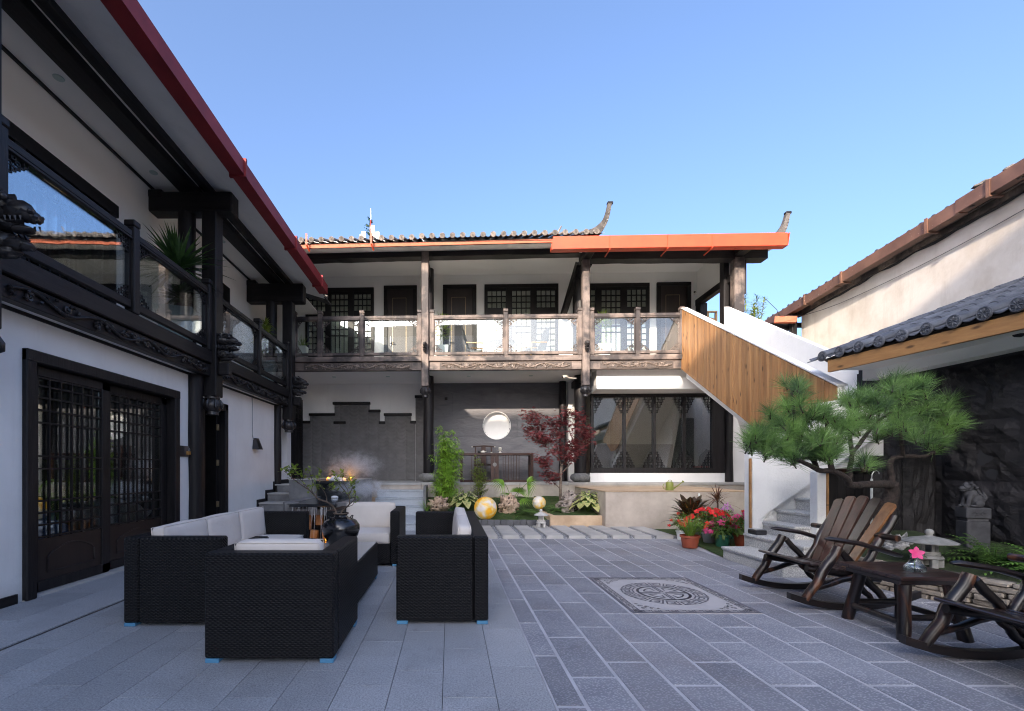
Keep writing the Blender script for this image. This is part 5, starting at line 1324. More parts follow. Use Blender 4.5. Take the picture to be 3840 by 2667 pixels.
# ------------------------------------------------------------------ wicker seating
FT = .028
def feet(root, x0, x1, y0, y1):
    for x in (x0, x1-.085):
        for y in (y0, y1-.085): MB().cbox(x, x+.085, y, y+.085, .001, FT, .003).build('foot', M['bluefoot'], root)
def cush(mb, x0, x1, y0, y1, z0, z1, M_=None, o=None):
    """a filled cushion: rounded, a little plump and uneven"""
    h = V3((x1-x0, y1-y0, z1-z0))/2; c = V3(((x0+x1)/2, (y0+y1)/2, (z0+z1)/2)) if o is None else V3(o); r = min(.035, min(h)*.7); n = 10; sd = rnd(0, 50)
    for ax in range(3):
        u, w = (ax+1) % 3, (ax+2) % 3
        for sg in (-1, 1):
            vs_ = []
            for i in range(n+1):
                for j in range(n+1):
                    # denser rows towards the edges
                    a = sin(pi/2*(2*i/n-1)); b = sin(pi/2*(2*j/n-1)); p = V3((0,0,0)); p[ax] = sg; p[u] = a; p[w] = b
                    P = V3((p[0]*h[0], p[1]*h[1], p[2]*h[2])); inn = V3([max(-(h[k]-r), min(h[k]-r, P[k])) for k in range(3)]); d = P-inn
                    q = inn + (d.normalized()*r if d.length > 1e-6 else d)
                    q[ax] += sg*.012*(1-a*a)*(1-b*b) + sg*.006*noise.noise(V3((q.x*6+sd, q.y*6, q.z*6)))*(1-a*a)*(1-b*b)
                    if M_ is not None: q = M_ @ q
                    vs_.append(c+q)
            f = [(i*(n+1)+j, (i+1)*(n+1)+j, (i+1)*(n+1)+j+1, i*(n+1)+j+1) for i in range(n) for j in range(n)]
            mb.add(vs_, f if sg > 0 else [k[::-1] for k in f])
    # piped seams round the two broad faces
    tx = min(range(3), key=lambda k: h[k]); u, w = (tx+1) % 3, (tx+2) % 3
    for sg in (-1, 1):
        pts = []
        for k in range(33):
            a = 2*pi*k/32; e = V3((0,0,0)); ca, sa = cos(a), sin(a); m_ = max(abs(ca), abs(sa)); e[tx] = sg*(h[tx]-r*.35)
            for ax_, v_ in ((u, ca/m_), (w, sa/m_)): e[ax_] = v_*(h[ax_]-r*.10)
            if M_ is not None: e = M_ @ e
            pts.append(c+e)
        mb.tube(pts, .0035, 5, cap=False)
def lounge(name, label, cat, x0, x1, y0, y1, back, nseat, H=.68, group=None):
    """back: side the backrest is on: '-y','+y','-x','+x'"""
    o = T(name, label, cat, ((x0+x1)/2, (y0+y1)/2, 0), 0, group); A = .115; SH = .27
    MB().cbox(x0+A*.5, x1-A*.5, y0+A*.5, y1-A*.5, FT+.01, SH, .008).build('base', M['wicker'], o)
    sides = {'-x': (x0, x0+A, y0, y1), '+x': (x1-A, x1, y0, y1), '-y': (x0, x1, y0, y0+A), '+y': (x0, x1, y1-A, y1)}
    front = {'-x': '+x', '+x': '-x', '-y': '+y', '+y': '-y'}[back]
    for k, (a, b, c, d) in sides.items():
        if k == front:
            ins = {'-x': (x0+.006, x0+A, y0+A, y1-A), '+x': (x1-A, x1-.006, y0+A, y1-A), '-y': (x0+A, x1-A, y0+.006, y0+A), '+y': (x0+A, x1-A, y1-A, y1-.006)}[k]
            MB().cbox(*ins, FT+.005, SH, .008).build('front_apron', M['wicker'], o); continue
        if k == back:
            MB().cbox(a, b, c, d, FT, H, .012).build('backrest', M['wicker'], o); continue
        if back in ('-x', '+x'): a, b = (a+A+.001, b) if back == '-x' else (a, b-A-.001)
        else: c, d = (c+A+.001, d) if back == '-y' else (c, d-A-.001)
        MB().cbox(a, b, c, d, FT, H-.0015, .012).build('armrest', M['wicker'], o)
    feet(o, x0+.004, x1-.004, y0+.004, y1-.004)
    ax0, ax1, ay0, ay1 = x0+A+.004, x1-A-.004, y0+A+.004, y1-A-.004
    T_ = .13; tz = .36
    if back in ('-x', '+x'):
        w_ = (ay1-ay0)/nseat
        for i in range(nseat):
            sc_ = MB(); cush(sc_, (ax0 if back == '+x' else ax0)-.0, ax1+A*.8*(back == '-x')-.0, ay0+w_*i+.004, ay0+w_*(i+1)-.004, SH+.002, tz+.05)
            if back == '+x': sc_ = MB(); cush(sc_, x0+.01, ax1, ay0+w_*i+.004, ay0+w_*(i+1)-.004, SH+.002, tz+.05)
            sc_.build('seat_cushion', M['cushion'], o, True)
            bc = MB(); xm = (ax0+.075 if back == '-x' else ax1-.075); tl = rotm(0, -.10 if back == '-x' else .10, 0)
            cush(bc, -.06, .06, -w_/2+.006, w_/2-.006, -.165, .165, tl, (xm, ay0+w_*(i+.5), tz+.05+.165)); bc.build('back_cushion', M['cushion'], o, True)
    else:
        w_ = (ax1-ax0)/nseat
        for i in range(nseat):
            sc_ = MB(); cush(sc_, ax0+w_*i+.004, ax0+w_*(i+1)-.004, y0+.01 if back == '+y' else ay0, ay1 if back == '+y' else y1-.01, SH+.002, tz+.05); sc_.build('seat_cushion', M['cushion'], o, True)
            bc = MB(); ym = (ay0+.075 if back == '-y' else ay1-.075); tl = rotm(.10 if back == '-y' else -.10, 0, 0)
            cush(bc, -w_/2+.006, w_/2-.006, -.06, .06, -.165, .165, tl, (ax0+w_*(i+.5), ym, tz+.05+.165 if back == '+y' else tz+.05+.155)); bc.build('back_cushion', M['cushion'], o, True)
    return o
lounge('wicker_armchair', 'black wicker armchair nearest the viewer, its back turned, one cream cushion showing above', 'armchair', -1.515, -.715, 2.80, 3.53, '-y', 1)
lounge('wicker_sofa', 'long black wicker sofa with a row of cream back cushions beside the sliding doors', 'sofa', -2.48, -1.735, 3.45, 5.62, '-x', 3)
lounge('wicker_loveseat', 'black wicker sofa standing on the right, seen end-on, with its back to the tiled paving', 'sofa', -.415, .295, 3.50, 5.60, '+x', 2)
lounge('wicker_armchair', 'black wicker armchair facing the viewer in front of the stone steps', 'armchair', -1.52, -.62, 5.58, 6.36, '+y', 1)
ct = T('wicker_coffee_table', 'low black wicker coffee table with pale glass top between the sofas', 'table', (-1.1, 4.4, 0))
MB().cbox(-1.36, -.80, 3.75, 5.04, FT, .385, .008).build('base', M['wicker'], ct); feet(ct, -1.355, -.805, 3.755, 5.035)
t = NT('frosted_table_glass'); t.col((.36,.35,.34)); t.b.inputs['Roughness'].default_value = .16; t.b.inputs['Specular IOR Level'].default_value = .6; M['tglass'] = t.m
MB().cbox(-1.35, -.81, 3.76, 5.03, .386, .394, .002).build('glass_top', M['tglass'], ct)
# glazed jar with branches
jx, jy = -1.09, 4.55
jar = T('glazed_jar', 'round-bellied black glazed jar on the coffee table', 'jar', (jx, jy, .394))
jb = MB(); jb.lathe([(.001,.0),(.085,0),(.095,.01),(.125,.07),(.168,.14),(.186,.20),(.183,.245),(.150,.29),(.095,.315),(.066,.325),(.060,.34),(.070,.352),(.074,.36),(.066,.366),(.056,.355),(.05,.30)], (jx, jy, .395), 40)
smooth_by_angle(jb.build('body', M['glaze'], jar), 60)
ri_ = MB(); ri_.lathe([(.066,.350),(.075,.354),(.077,.361),(.072,.367),(.062,.365)], (jx, jy, .3955), 32, cap=False); ri_.build('rim', M['bark'], jar, True)
for k in range(4):
    a = .5+k*pi/2; c_ = V3((jx+.105*cos(a), jy+.105*sin(a), .395+.318)); t2 = V3((-sin(a), cos(a), 0))
    MB().tube([c_-t2*.03+V3((0,0,-.006)), c_-t2*.018+V3((cos(a)*.012, sin(a)*.012, .014)), c_+t2*.018+V3((cos(a)*.012, sin(a)*.012, .014)), c_+t2*.03+V3((0,0,-.006))], .006, 6).build('lug', M['glaze'], jar, True)
br = T('leafy_branch', 'bare twisting branch with small green leaves rising from the black jar', 'branch', (jx, jy, .75))
PXB = lambda x, y, Y: ((x-1010)*Y/1021, Y, 1.2+(1052-y)*Y/1021)
C1 = lambda cx, cy, Y: PXB(628.3+.16928*cx, 1005.3+.16928*cy, Y)   # measured off the photograph, then placed at true depth
tw = MB()
limbs = [([(755,885),(735,820),(690,760),(620,715),(540,690),(490,665),(450,620),(390,560),(330,520),(240,460),(160,400),(110,350),(60,310)], 4.55, .011),
  ([(390,560),(330,480),(270,420),(220,350),(200,280)], 4.5, .005), ([(450,620),(420,560),(440,480),(420,400),(380,290)], 4.6, .005), ([(330,520),(300,440),(310,380),(320,330)], 4.65, .004),
  ([(620,715),(620,660),(600,600),(560,540),(520,490),(520,400),(540,330)], 4.6, .005), ([(160,400),(140,330),(120,290)], 4.55, .003), ([(490,665),(480,600),(500,540),(470,500)], 4.5, .004),
  ([(800,885),(830,830),(880,790),(920,750),(925,690),(910,640),(860,570),(800,500),(760,430),(730,370)], 4.55, .009), ([(920,750),(980,700),(1005,620),(990,560),(950,500),(940,430)], 4.6, .005),
  ([(910,640),(950,560),(960,500),(1000,470)], 4.5, .004), ([(860,570),(820,600),(740,560),(680,530)], 4.6, .004), ([(910,640),(900,560),(850,480),(820,400),(815,350)], 4.65, .004), ([(880,790),(960,760),(1000,700),(1000,640)], 4.5, .004)]
lf = MB(); rs = random.Random(5)
for pts, Y, r0 in limbs:
    P3 = [V3(C1(cx_, cy_, Y+.06*sin(i*1.3))) for i, (cx_, cy_) in enumerate(pts)]
    tw.tube(P3, [r0*(1-.75*i/len(P3)) for i in range(len(P3))], 6)
    for i in range(len(P3)//2, len(P3)):
        n_ = 3 if i < len(P3)-2 else 8
        for q in range(n_): lf.leaf(P3[i]+V3((rs.uniform(-.025,.025), rs.uniform(-.03,.03), rs.uniform(-.02,.03))), (rs.uniform(-1,1), rs.uniform(-1,1), rs.uniform(-.1,1)), rs.uniform(.045,.07), .028, .2, prof=(.2,1,.8,0))
tw.build('twigs', M['bark'], br, True); lf.build('leaves', M['leafy'], br)

# ------------------------------------------------------------------ log rocking chairs and table
def rocker_chair(label, loc, rz, gold=True):
    o = T('rocking_chair', label, 'rocking chair', loc, rz, 'varnished log rocking chairs', local=True); B = .34
    rs = random.Random(int(loc[1]*100))
    def logp(name, a, b, r0, r1, m='log', n=7, parent=None):
        a, b = V3(a), V3(b); pts = [a+(b-a)*i/6+V3((.006*sin(i*2.3+r0*99), .005*cos(i*1.7), 0)) for i in range(7)]
        q = MB().tube(pts, [(r0+(r1-r0)*i/6)*(1+.06*sin(i*1.9+r0*50))*(0.86 if i in (0,6) else 1) for i in range(7)], 12); return smooth_by_angle(q.build(name, M[m], parent or o), 50)
    for s in (-1, 1):
        b = B*s
        rk = MB(); n_ = 18; 
        pts = []
        for i in range(n_+1):
            t_ = i/n_; a = -.47+1.07*t_; z = .030+.30*(t_-.47)**2*1.35; pts.append((a, z))
        for i in range(n_):
            (a0, z0), (a1, z1) = pts[i], pts[i+1]; h = .027
            rk.add([(a0,b-.024,z0-h),(a0,b+.024,z0-h),(a0,b+.024,z0+h),(a0,b-.024,z0+h),(a1,b-.024,z1-h),(a1,b+.024,z1-h),(a1,b+.024,z1+h),(a1,b-.024,z1+h)], [(0,4,5,1),(1,5,6,2),(2,6,7,3),(3,7,4,0)] + ([(0,1,2,3)] if i == 0 else []) + ([(4,7,6,5)] if i == n_-1 else []))
        rk.build('rocker', M['logx'], o)
        logp('front_leg', (-.33, b, .085), (-.055, b, .535), .035, .040)
        logp('rear_leg', (-.03, b*.98, .50), (.33, b*.98, .085), .028, .030, 'logx')
        logp('stretcher', (-.27, b*.96, .165), (.10, b*.96, .29), .022, .024)
        logp('short_leg', (.08, b*.90, .27), (.24, b*.90, .09), .026, .024)
        ar = MB(); ar.tube([(-.17, b, .603), (-.13, b, .605), (.12, b, .565), (.42, b, .472), (.46, b, .462)], [.012,.032,.034,.034,.018], 10, flat=.62); smooth_by_angle(ar.build('armrest', M['logx'], o), 50)
        logp('back_post', (.13, b*.86, .26), (.43, b*.93, .80), .034, .033)
        logp('seat_rail', (-.27, b*.80, .335), (.34, b*.80, .25), .030, .032, 'logx')
    logp('crossbar', (.325, -.46, .625), (.325, .46, .625), .028, .028)
    logp('lower_crossbar', (.12, -.36, .26), (.12, .36, .26), .026, .026, 'logx')
    for i in range(8):
        t_ = i/7; a = -.29+.50*t_; z = .375-.07*t_+.025*abs(t_-.5)-.012*sin(pi*t_)
        q = MB(); q.obox((a, 0, z), (.068, .60, .02), rotm(0, .13+.10*(t_-.5), 0), .006)
        n_ = q.build('seat_slat', M['seatw'], o)
    for i in range(5):
        t_ = (i-2)/2; b0, b1 = -t_*.17, -t_*.27; h = .93-.045*t_*t_
        A_, B_ = V3((.13, b0, .30)), V3((.435-.0*abs(t_), b1, h)); d = (B_-A_).normalized(); yv = V3((0,1,0)); side = (yv - d*yv.dot(d)).normalized(); nn = d.cross(side)
        w0, w1, th = .040, .052, .010; vs_ = []
        for (P_, w_) in ((A_, w0), (B_, w1)):
            for (x_, y_) in ((-1,-1),(1,-1),(1,1),(-1,1)): vs_.append(P_+side*x_*w_+nn*y_*th)
        top = B_+d*.02; vs_ += [top-side*w1*.55-nn*th, top+side*w1*.55-nn*th, top+side*w1*.55+nn*th, top-side*w1*.55+nn*th]
        q = MB().add(vs_, [(0,3,2,1)]+[(4*j+k, 4*j+(k+1)%4, 4*j+4+(k+1)%4, 4*j+4+k) for j in range(2) for k in range(4)]+[(8,9,10,11)])
        so_ = q.build('back_slat', M['slato'] if (i == 4 and gold) else M['slatd'] if i == 3 else M['slatr'], o)
        if i == 4 and gold: so_['label'] = 'golden outer slat'
        sc2 = MB()
        for tt_ in (.06, .62):
            for sx in (-.5,.5): sc2.ell(A_+(B_-A_)*tt_+side*sx*w0-nn*th*1.05*(-1 if nn.x > 0 else 1)*(1), .006, 6, 4)
        sc2.build('screw_head', M['steel'], so_)
    return o
rocker_chair('varnished log rocking chair facing the courtyard, one golden slat, beside the stair foot', (3.365, 4.20, 0), R(-2))
rocker_chair('varnished log rocking chair cut off by the right edge, beyond the log side table', (3.325, 2.53, 0), R(-2), False)
lt = T('log_side_table', 'square dark varnished table on four splayed log legs between the rocking chairs', 'table', (3.38, 3.40, 0), R(-2), local=True)
tp = MB()
for i in range(5): MB().cbox(-.26, .26, -.27+.108*i+.001, -.162+.108*i-.001, .425, .452, .004).build('top_board', M['tabletop'], lt)
MB().cbox(-.23, .23, -.23, .23, .385, .424, .008).build('apron', M['seatw'], lt)
for sx in (-1,1):
    for sy in (-1,1):
        pts = [(sx*(.21-.06*i/5), sy*(.235-.06*i/5), .402*i/5) for i in range(6)]
        smooth_by_angle(MB().tube(pts, [.040*(1+.06*sin(i*2+sx)) for i in range(6)], 12).build('leg', M['log'], lt), 50)
for s in (-1,1):
    smooth_by_angle(MB().tube([(s*.21,-.22,.12),(s*.20,.22,.12)], .022, 10).build('stretcher', M['logx'], lt), 50); smooth_by_angle(MB().tube([(-.21,s*.20,.15),(.21,s*.20,.15)], .022, 10).build('stretcher', M['logx'], lt), 50)
fv = T('glass_flower_vase', 'small clear glass vase of water on the log side table', 'vase', (3.39, 3.32, .4535), local=True)
gv = MB(); gv.lathe([(.058,.002),(.064,.01),(.062,.032),(.045,.052),(.030,.075),(.024,.11),(.026,.118)], (0,0,0), 28, cap=False); gv.lathe([(0,.001),(.058,.002)], (0,0,0), 28, cap=False); gv.build('glass_body', M['vaseglass'], fv, True)
t = NT('vase_water'); tr = t.n('ShaderNodeBsdfGlass'); tr.inputs['IOR'].default_value = 1.33; tr.inputs['Color'].default_value = (.92,.95,.96,1); t.l(tr.outputs[0], t.out.inputs['Surface'])
wv = MB(); wv.lathe([(.001,.004),(.057,.004),(.061,.012),(.059,.030),(.052,.040),(.001,.040)], (0,0,0), 28, cap=False); wv.build('water', t.m, fv, True)
fp = T('cut_pink_flower', 'single deep pink five-petalled flower with glossy leaves in the glass vase', 'flower', (3.39, 3.32, .57), local=True)
def bloom(mb, c, r, n=5, up=(0,-.6,.8), rs=random):
    up = V3(up).normalized(); a_ = up.orthogonal().normalized(); b_ = up.cross(a_)
    for k in range(n):
        a = 2*pi*k/n; d = a_*cos(a)+b_*sin(a)+up*.25; mb.leaf(c, d, r, r*.66, 0, up=tuple(up), prof=(.25,.8,1,.75,0))
fm_ = MB(); bloom(fm_, V3((-.012,-.02,.015)), .052, 5, (-.3,-.9,.35)); fm_.build('petals', M['pinkfl'], fp)
l_ = MB(); l_.leaf((0,0,0), (.4,-.1,.9), .07, .034, .1, prof=(.2,1,.9,0)); l_.leaf((.01,0,-.005), (1,-.2,.3), .075, .036, .5, prof=(.2,1,.9,0)); l_.leaf((.01,0,.0), (.9,.3,.1), .055, .03, .4, prof=(.2,1,.9,0)); l_.leaf((-.01,0,.02), (-.5,.1,.9), .05, .02, .1, prof=(.2,1,.9,0)); l_.build('leaves', M['leafg'], fp)
MB().tube([(0,0,-.10),(0,0,-.02),(-.01,-.015,.012)], .003, 5).build('stem', M['leafg'], fp)

# ------------------------------------------------------------------ right bed: lantern, guardian lion, pine, ferns, rock
def lantern(label, loc, s, m, wide=1.0, rz=0):
    o = T('stone_lantern', label, 'lantern', loc, rz, local=True); W = wide
    lg = MB()
    for k in range(4):
        a = pi/4+k*pi/2; lg.obox((.075*s*cos(a)*1.1, .075*s*sin(a)*1.1, .045*s), (.055*s,.055*s,.09*s), rotm(0,0,a), .006)
    lg.lathe([(.10*s,.085*s),(.115*s,.10*s),(.10*s,.125*s),(.001,.125*s)], (0,0,0), 20); lg.build('legs', m, o)
    MB().lathe([(.001,.125*s),(.085*s,.126*s),(.09*s,.15*s),(.08*s,.165*s),(.001,.165*s)], (0,0,0), 6).build('collar', m, o)
    fb = MB()
    for k in range(4):
        a = pi/4+k*pi/2; fb.obox((.055*s*cos(a), .055*s*sin(a), .205*s), (.028*s,.028*s,.085*s), rotm(0,0,a), .003)
    fb.box(-.028*s, .028*s, -.028*s, .028*s, .165*s, .245*s); fb.build('firebox', m, o)
    smooth_by_angle(MB().lathe([(.001,.242*s),(.10*s*W,.25*s),(.155*s*W,.258*s),(.158*s*W,.268*s),(.11*s*W,.300*s),(.05*s,.325*s),(.03*s,.332*s),(.001,.334*s)], (0,0,0), 24).build('roof_cap', m, o), 45)
    smooth_by_angle(MB().lathe([(.001,.330*s),(.028*s,.332*s),(.026*s,.342*s),(.036*s,.36*s),(.036*s,.38*s),(.022*s,.398*s),(.001,.402*s)], (0,0,0), 16).build('finial', m, o), 45)
    return o
lantern('low grey stone lantern with a broad round cap behind the log side table', (4.56, 4.33, .265), .90, M['stone'], 1.42, .4)
ln_ = T('guardian_lion_statue', 'small seated stone lion on a square carved pedestal before the black wall', 'statue', (5.42, 4.72, .30), R(-22), local=True)
pd = MB(); pd.cbox(-.09,.09,-.09,.09,0,.36,.006); pd.cbox(-.08,.08,-.08,.08,.36,.39,.004); pd.cbox(-.096,.096,-.096,.096,.39,.50,.008)
for s in (-1,1): pd.tube([(s*.05,-.092,.44),(s*.03,-.097,.46),(0.01*s,-.097,.44),(s*.03,-.097,.42)], .006, 5)
pd.build('pedestal', M['stonedk'], ln_)
li = MB(); z0 = .50
li.ell((.02,0,z0+.07), (.062,.055,.075), 14, 10, .12, 1); li.ell((-.015,0,z0+.13), (.05,.05,.065), 14, 10, .15, 2); li.ell((-.035,0,z0+.205), (.05,.046,.046), 14, 10, .25, 3, 4); li.ell((-.078,0,z0+.195), (.028,.032,.024), 12, 8, .15, 4); li.ell((-.075,0,z0+.172), (.026,.028,.012), 10, 6, .1, 5)
for s in (-1,1):
    li.tube([(-.03,s*.038,z0+.13),(-.05,s*.042,z0+.07),(-.06,s*.042,z0+.012)], [.024,.018,.020], 8); li.ell((-.07,s*.042,z0+.013), (.026,.018,.014), 8, 6); li.ell((.03,s*.045,z0+.04), (.04,.022,.04), 10, 8); li.ell((-.015,s*.048,z0+.015), (.032,.018,.014), 8, 6)
    li.ell((-.07,s*.02,z0+.222), .010, 6, 5); li.ell((-.015,s*.045,z0+.225), (.018,.010,.018), 8, 6)
    for q in range(7): li.ell((-.03+.022*(q%3), s*(.042-.004*q), z0+.245-.022*q), .016, 7, 5)
for q in range(6): li.ell((.0+.012*q, 0, z0+.225-.02*q), (.018,.03,.018), 8, 6)
li.tube([(.07,0,z0+.05),(.095,0,z0+.10),(.08,0,z0+.16)], [.016,.024,.008], 8); li.ell((-.085,-.045,z0+.018), .02, 10, 7)
smooth_by_angle(li.build('lion_body', M['stonedk'], ln_, True), 70)
rock('garden_rock', 'pale rock at the foot of the leaning pine', (4.78, 4.86, .36), (.16,.12,.11), M['whiterock'], 3)
fern('fern', 'dense dark fern clump in front of the lion pedestal', (5.08, 4.25, .33), M['fern'], 44, .50, .09, seed=3, tilt=(.3,1.2), lw=.018)
fern('fern', 'fern clump at the right edge of the picture under the black wall', (4.98, 3.75, .33), M['fern'], 44, .50, .095, seed=8, tilt=(.3,1.2), lw=.018)
fern('fern', 'small dark fern behind the broad-capped lantern', (5.25, 5.20, .36), M['ferndk'], 20, .36, .07, seed=4, tilt=(.1,.7))
fern('fern', 'low fern between the pine trunk and the lantern', (5.0, 4.92, .36), M['fern'], 14, .28, .06, seed=5, tilt=(.1,.7))
# pipe light
pl = T('gooseneck_pipe', 'thin white post with a gooseneck spout beside the pine trunk', 'pipe', (5.02, 5.40, .3)); MB().tube([(5.02,5.42,.3),(5.02,5.42,1.08)], .013, 8).build('post', M['whitepot'], pl)
MB().tube([(5.02,5.42,1.08),(5.025,5.42,1.13),(5.045,5.42,1.165),(5.08,5.42,1.175),(5.105,5.42,1.16),(5.11,5.42,1.135)], .005, 6).build('gooseneck', M['steel'], pl)
# the pine
pn = T('japanese_pine', 'cloud-pruned pine with a crooked trunk and long green needles leaning over the bed', 'pine tree', (4.95, 5.15, .35))
C5 = lambda cx, cy, Y: V3(PXB(1579.8+.5125*cx, 777.9+.5125*cy, Y))
trunk = [((785,765),5.15),((800,700),5.15),((822,640),5.12),((818,600),5.1)]
def PL(lst): return [C5(a[0], a[1], Y) for a, Y in lst]
def limb(name, lst, r0, r1, par):
    P3 = PL(lst); out = []; 
    # smooth resample
    for i in range(len(P3)-1):
        p0, p1, p2, p3 = P3[max(i-1,0)], P3[i], P3[i+1], P3[min(i+2, len(P3)-1)]
        for q in range(5):
            t_ = q/5; out.append(.5*((2*p1)+(p2-p0)*t_+(2*p0-5*p1+4*p2-p3)*t_*t_+(3*p1-p0-3*p2+p3)*t_**3))
    out.append(P3[-1]); n_ = len(out)
    mb = MB().tube([p+V3((.008*noise.noise(p*14), .008*noise.noise(p*14+V3((5,0,0))), .006*noise.noise(p*17))) for p in out], [(r0+(r1-r0)*i/(n_-1))*(1+.16*noise.noise(out[i]*22)) for i in range(n_)], 10)
    o_ = mb.build(name, M['pinebark'], par, True); return out
limb('trunk', trunk, .085, .065, pn)
limb('branch', [((818,605),5.1),((770,603),5.0),((700,606),4.9),((640,605),4.85),((622,575),4.8),((560,545),4.75),((500,540),4.7),((480,500),4.7),((440,460),4.7),((400,350),4.7),((385,200),4.7)], .045, .012, pn)
limb('branch', [((820,600),5.1),((822,570),5.1),((812,520),5.1),((830,488),5.1),((880,480),5.1),((960,480),5.1),((1000,460),5.1),((1040,420),5.1),((1080,360),5.1)], .034, .009, pn)
limb('branch', [((630,600),4.85),((640,540),4.9),((650,470),4.9),((700,400),4.9),((760,330),4.95),((850,260),5.0),((880,170),5.0)], .028, .008, pn)
limb('branch', [((560,545),4.75),((545,450),4.65),((535,330),4.6)], .03, .009, pn); limb('branch', [((500,540),4.7),((420,500),4.6),((330,470),4.6),((230,430),4.6)], .026, .007, pn)
limb('branch', [((650,470),4.9),((640,380),5.0),((670,290),5.0),((685,220),5.0)], .024, .007, pn); limb('branch', [((870,480),5.1),((860,380),5.0),((862,300),5.0),((885,180),5.0)], .022, .007, pn)
limb('branch', [((440,460),4.7),((380,420),4.65),((300,400),4.6)], .02, .006, pn); limb('branch', [((1000,470),5.1),((1030,380),5.2),((1040,290),5.2)], .02, .006, pn)
nd = MB(); cn = MB(); rs = random.Random(11)
def tuft(c, d, L, n):
    d = V3(d).normalized(); a_ = d.orthogonal().normalized(); b_ = d.cross(a_)
    cn.tube([c-d*.05, c+d*.035], [.007,.005], 5)
    for i in range(n):
        th = rs.uniform(0, 6.283); sp = rs.uniform(.15,1.25); q = c+d*rs.uniform(-.05,.035)
        v = (d*cos(sp)+(a_*cos(th)+b_*sin(th))*sin(sp)); l = L*rs.uniform(.8,1.2); sd = v.cross(V3((rs.uniform(-1,1), rs.uniform(-1,1), .3))).normalized()*.0014
        m1 = q+v*l*.55-V3((0,0,.004)); tip = q+v*l-V3((0,0,.018))
        nd.add([q-sd, q+sd, m1+sd, m1-sd, tip], [(0,1,2,3), (3,2,4)])
pads = [((390,190),4.70,.8),((395,260),4.68,.9),((330,330),4.65,1),((260,400),4.62,1),((240,440),4.6,.9),((340,450),4.62,1),((470,330),4.62,1),((540,310),4.6,1),((480,420),4.62,1.1),((550,430),4.66,1.1),((600,340),4.75,1),((640,260),4.95,.9),
  ((690,240),5.0,.9),((640,390),4.85,1.1),((700,330),4.9,1.1),((760,260),4.95,1),((820,170),5.0,.9),((870,215),5.0,1.1),((930,190),5.05,1),((870,330),4.95,1.2),((800,380),4.95,1.1),((960,280),5.1,1.1),((940,380),5.1,1.1),((1010,430),5.1,1.0),
  ((1060,370),5.15,.8),((1090,340),5.15,.6),((300,470),4.6,1),((420,450),4.62,1),((520,480),4.68,.9),((380,380),4.62,1),((1040,260),5.2,.9),((1000,340),5.15,1),((420,490),4.65,.9),((210,430),4.58,.8),((700,520),4.95,.5),((560,480),4.68,.8)]
for (c, Y, k) in pads:
    for q in range(int(6*k+3)):
        p = C5(c[0]+rs.uniform(-42,42)*k, c[1]+rs.uniform(-32,32)*k, Y+rs.uniform(-.22,.22)); tuft(p, (rs.uniform(-.6,.6), rs.uniform(-.6,.4), rs.uniform(.35,1.2)), .19, 80)
nd_o = nd.build('needle_foliage', M['needle'], pn); cn.build('twigs', M['pinebark'], pn)
print('needles', len(nd.f))
# ------------------------------------------------------------------ centre: steps, path, garden bed
SX0, SX1 = -1.737, -.60
cs = T('granite_steps', 'broad blue-grey granite steps climbing to the terrace right of the fountain', 'steps', (-1.17, 10.5, 0))
for k, (y, z, zp) in enumerate(((8.80,.15,0),(10.25,.352,.15),(10.55,.52,.352),(10.85,.69,.52))):
    y1 = [10.25,10.55,10.85,11.15][k]; w_ = (SX1-SX0+(1.0 if k == 0 else 0))/ (4 if k == 0 else 2)
    for q in range(4 if k == 0 else 2):
        a = SX0+w_*q
        MB().cbox(a+.002, a+w_-.002, y, y1+.02, z-.03, z, .005).build('tread', M['stepstone_b'], cs); MB().box(a+.001, a+w_-.001, y+.02, y1+.0, zp-.0, z-.0305).build('riser', M['stepstone_b'], cs)
MB().box(SX1+.002, SX1+.06, 10.22, 11.15, 0, .80).build('side_stone', M['concreteg'], cs)
ls = T('side_steps', 'narrow stone steps between the white wall and the fountain', 'steps', (-3.5, 9.4, 0))
for k in range(5):
    y = 8.3+.42*k; z = .172*(k+1); y1 = y+.42 if k < 4 else 11.2
    MB().cbox(-3.845, -3.20, y, y1+.02, z-.03, z, .005).build('tread', M['slab'], ls); MB().box(-3.84, -3.205, y+.02, y1, 0, z-.031).build('riser', M['concreteg'], ls)
# stepping slab strip with pebble gaps
pth = T('stepping_slab_path', 'row of pale stone slabs with slanting pebble gaps along the garden', 'path', (2, 8.4, 0)); pth['kind'] = 'structure'; del pth['category']
x = 3.81
while x > .0:
    a = x-.285; MB().cbox(a, x, 7.76, 9.12, .0, .062, .006).build('stepping_slab', M['slab'], pth); x -= .375
pb = MB().box(-.1, 3.95, 7.80, 9.1, .0, .028).build('pebble_bedding', M['pebble'], pth)
pg = MB(); rs = random.Random(2); x = 3.81-.285-.045
while x > -.05:
    for i in range(240): pg.ell((x+rs.uniform(-.042,.042), rs.uniform(7.78,9.1), .032+rs.uniform(0,.012)), (rs.uniform(.007,.014), rs.uniform(.007,.013), .007), 5, 3)
    x -= .375
tag(pg.build('pebbles', M['pebble'], pth), kind='stuff')
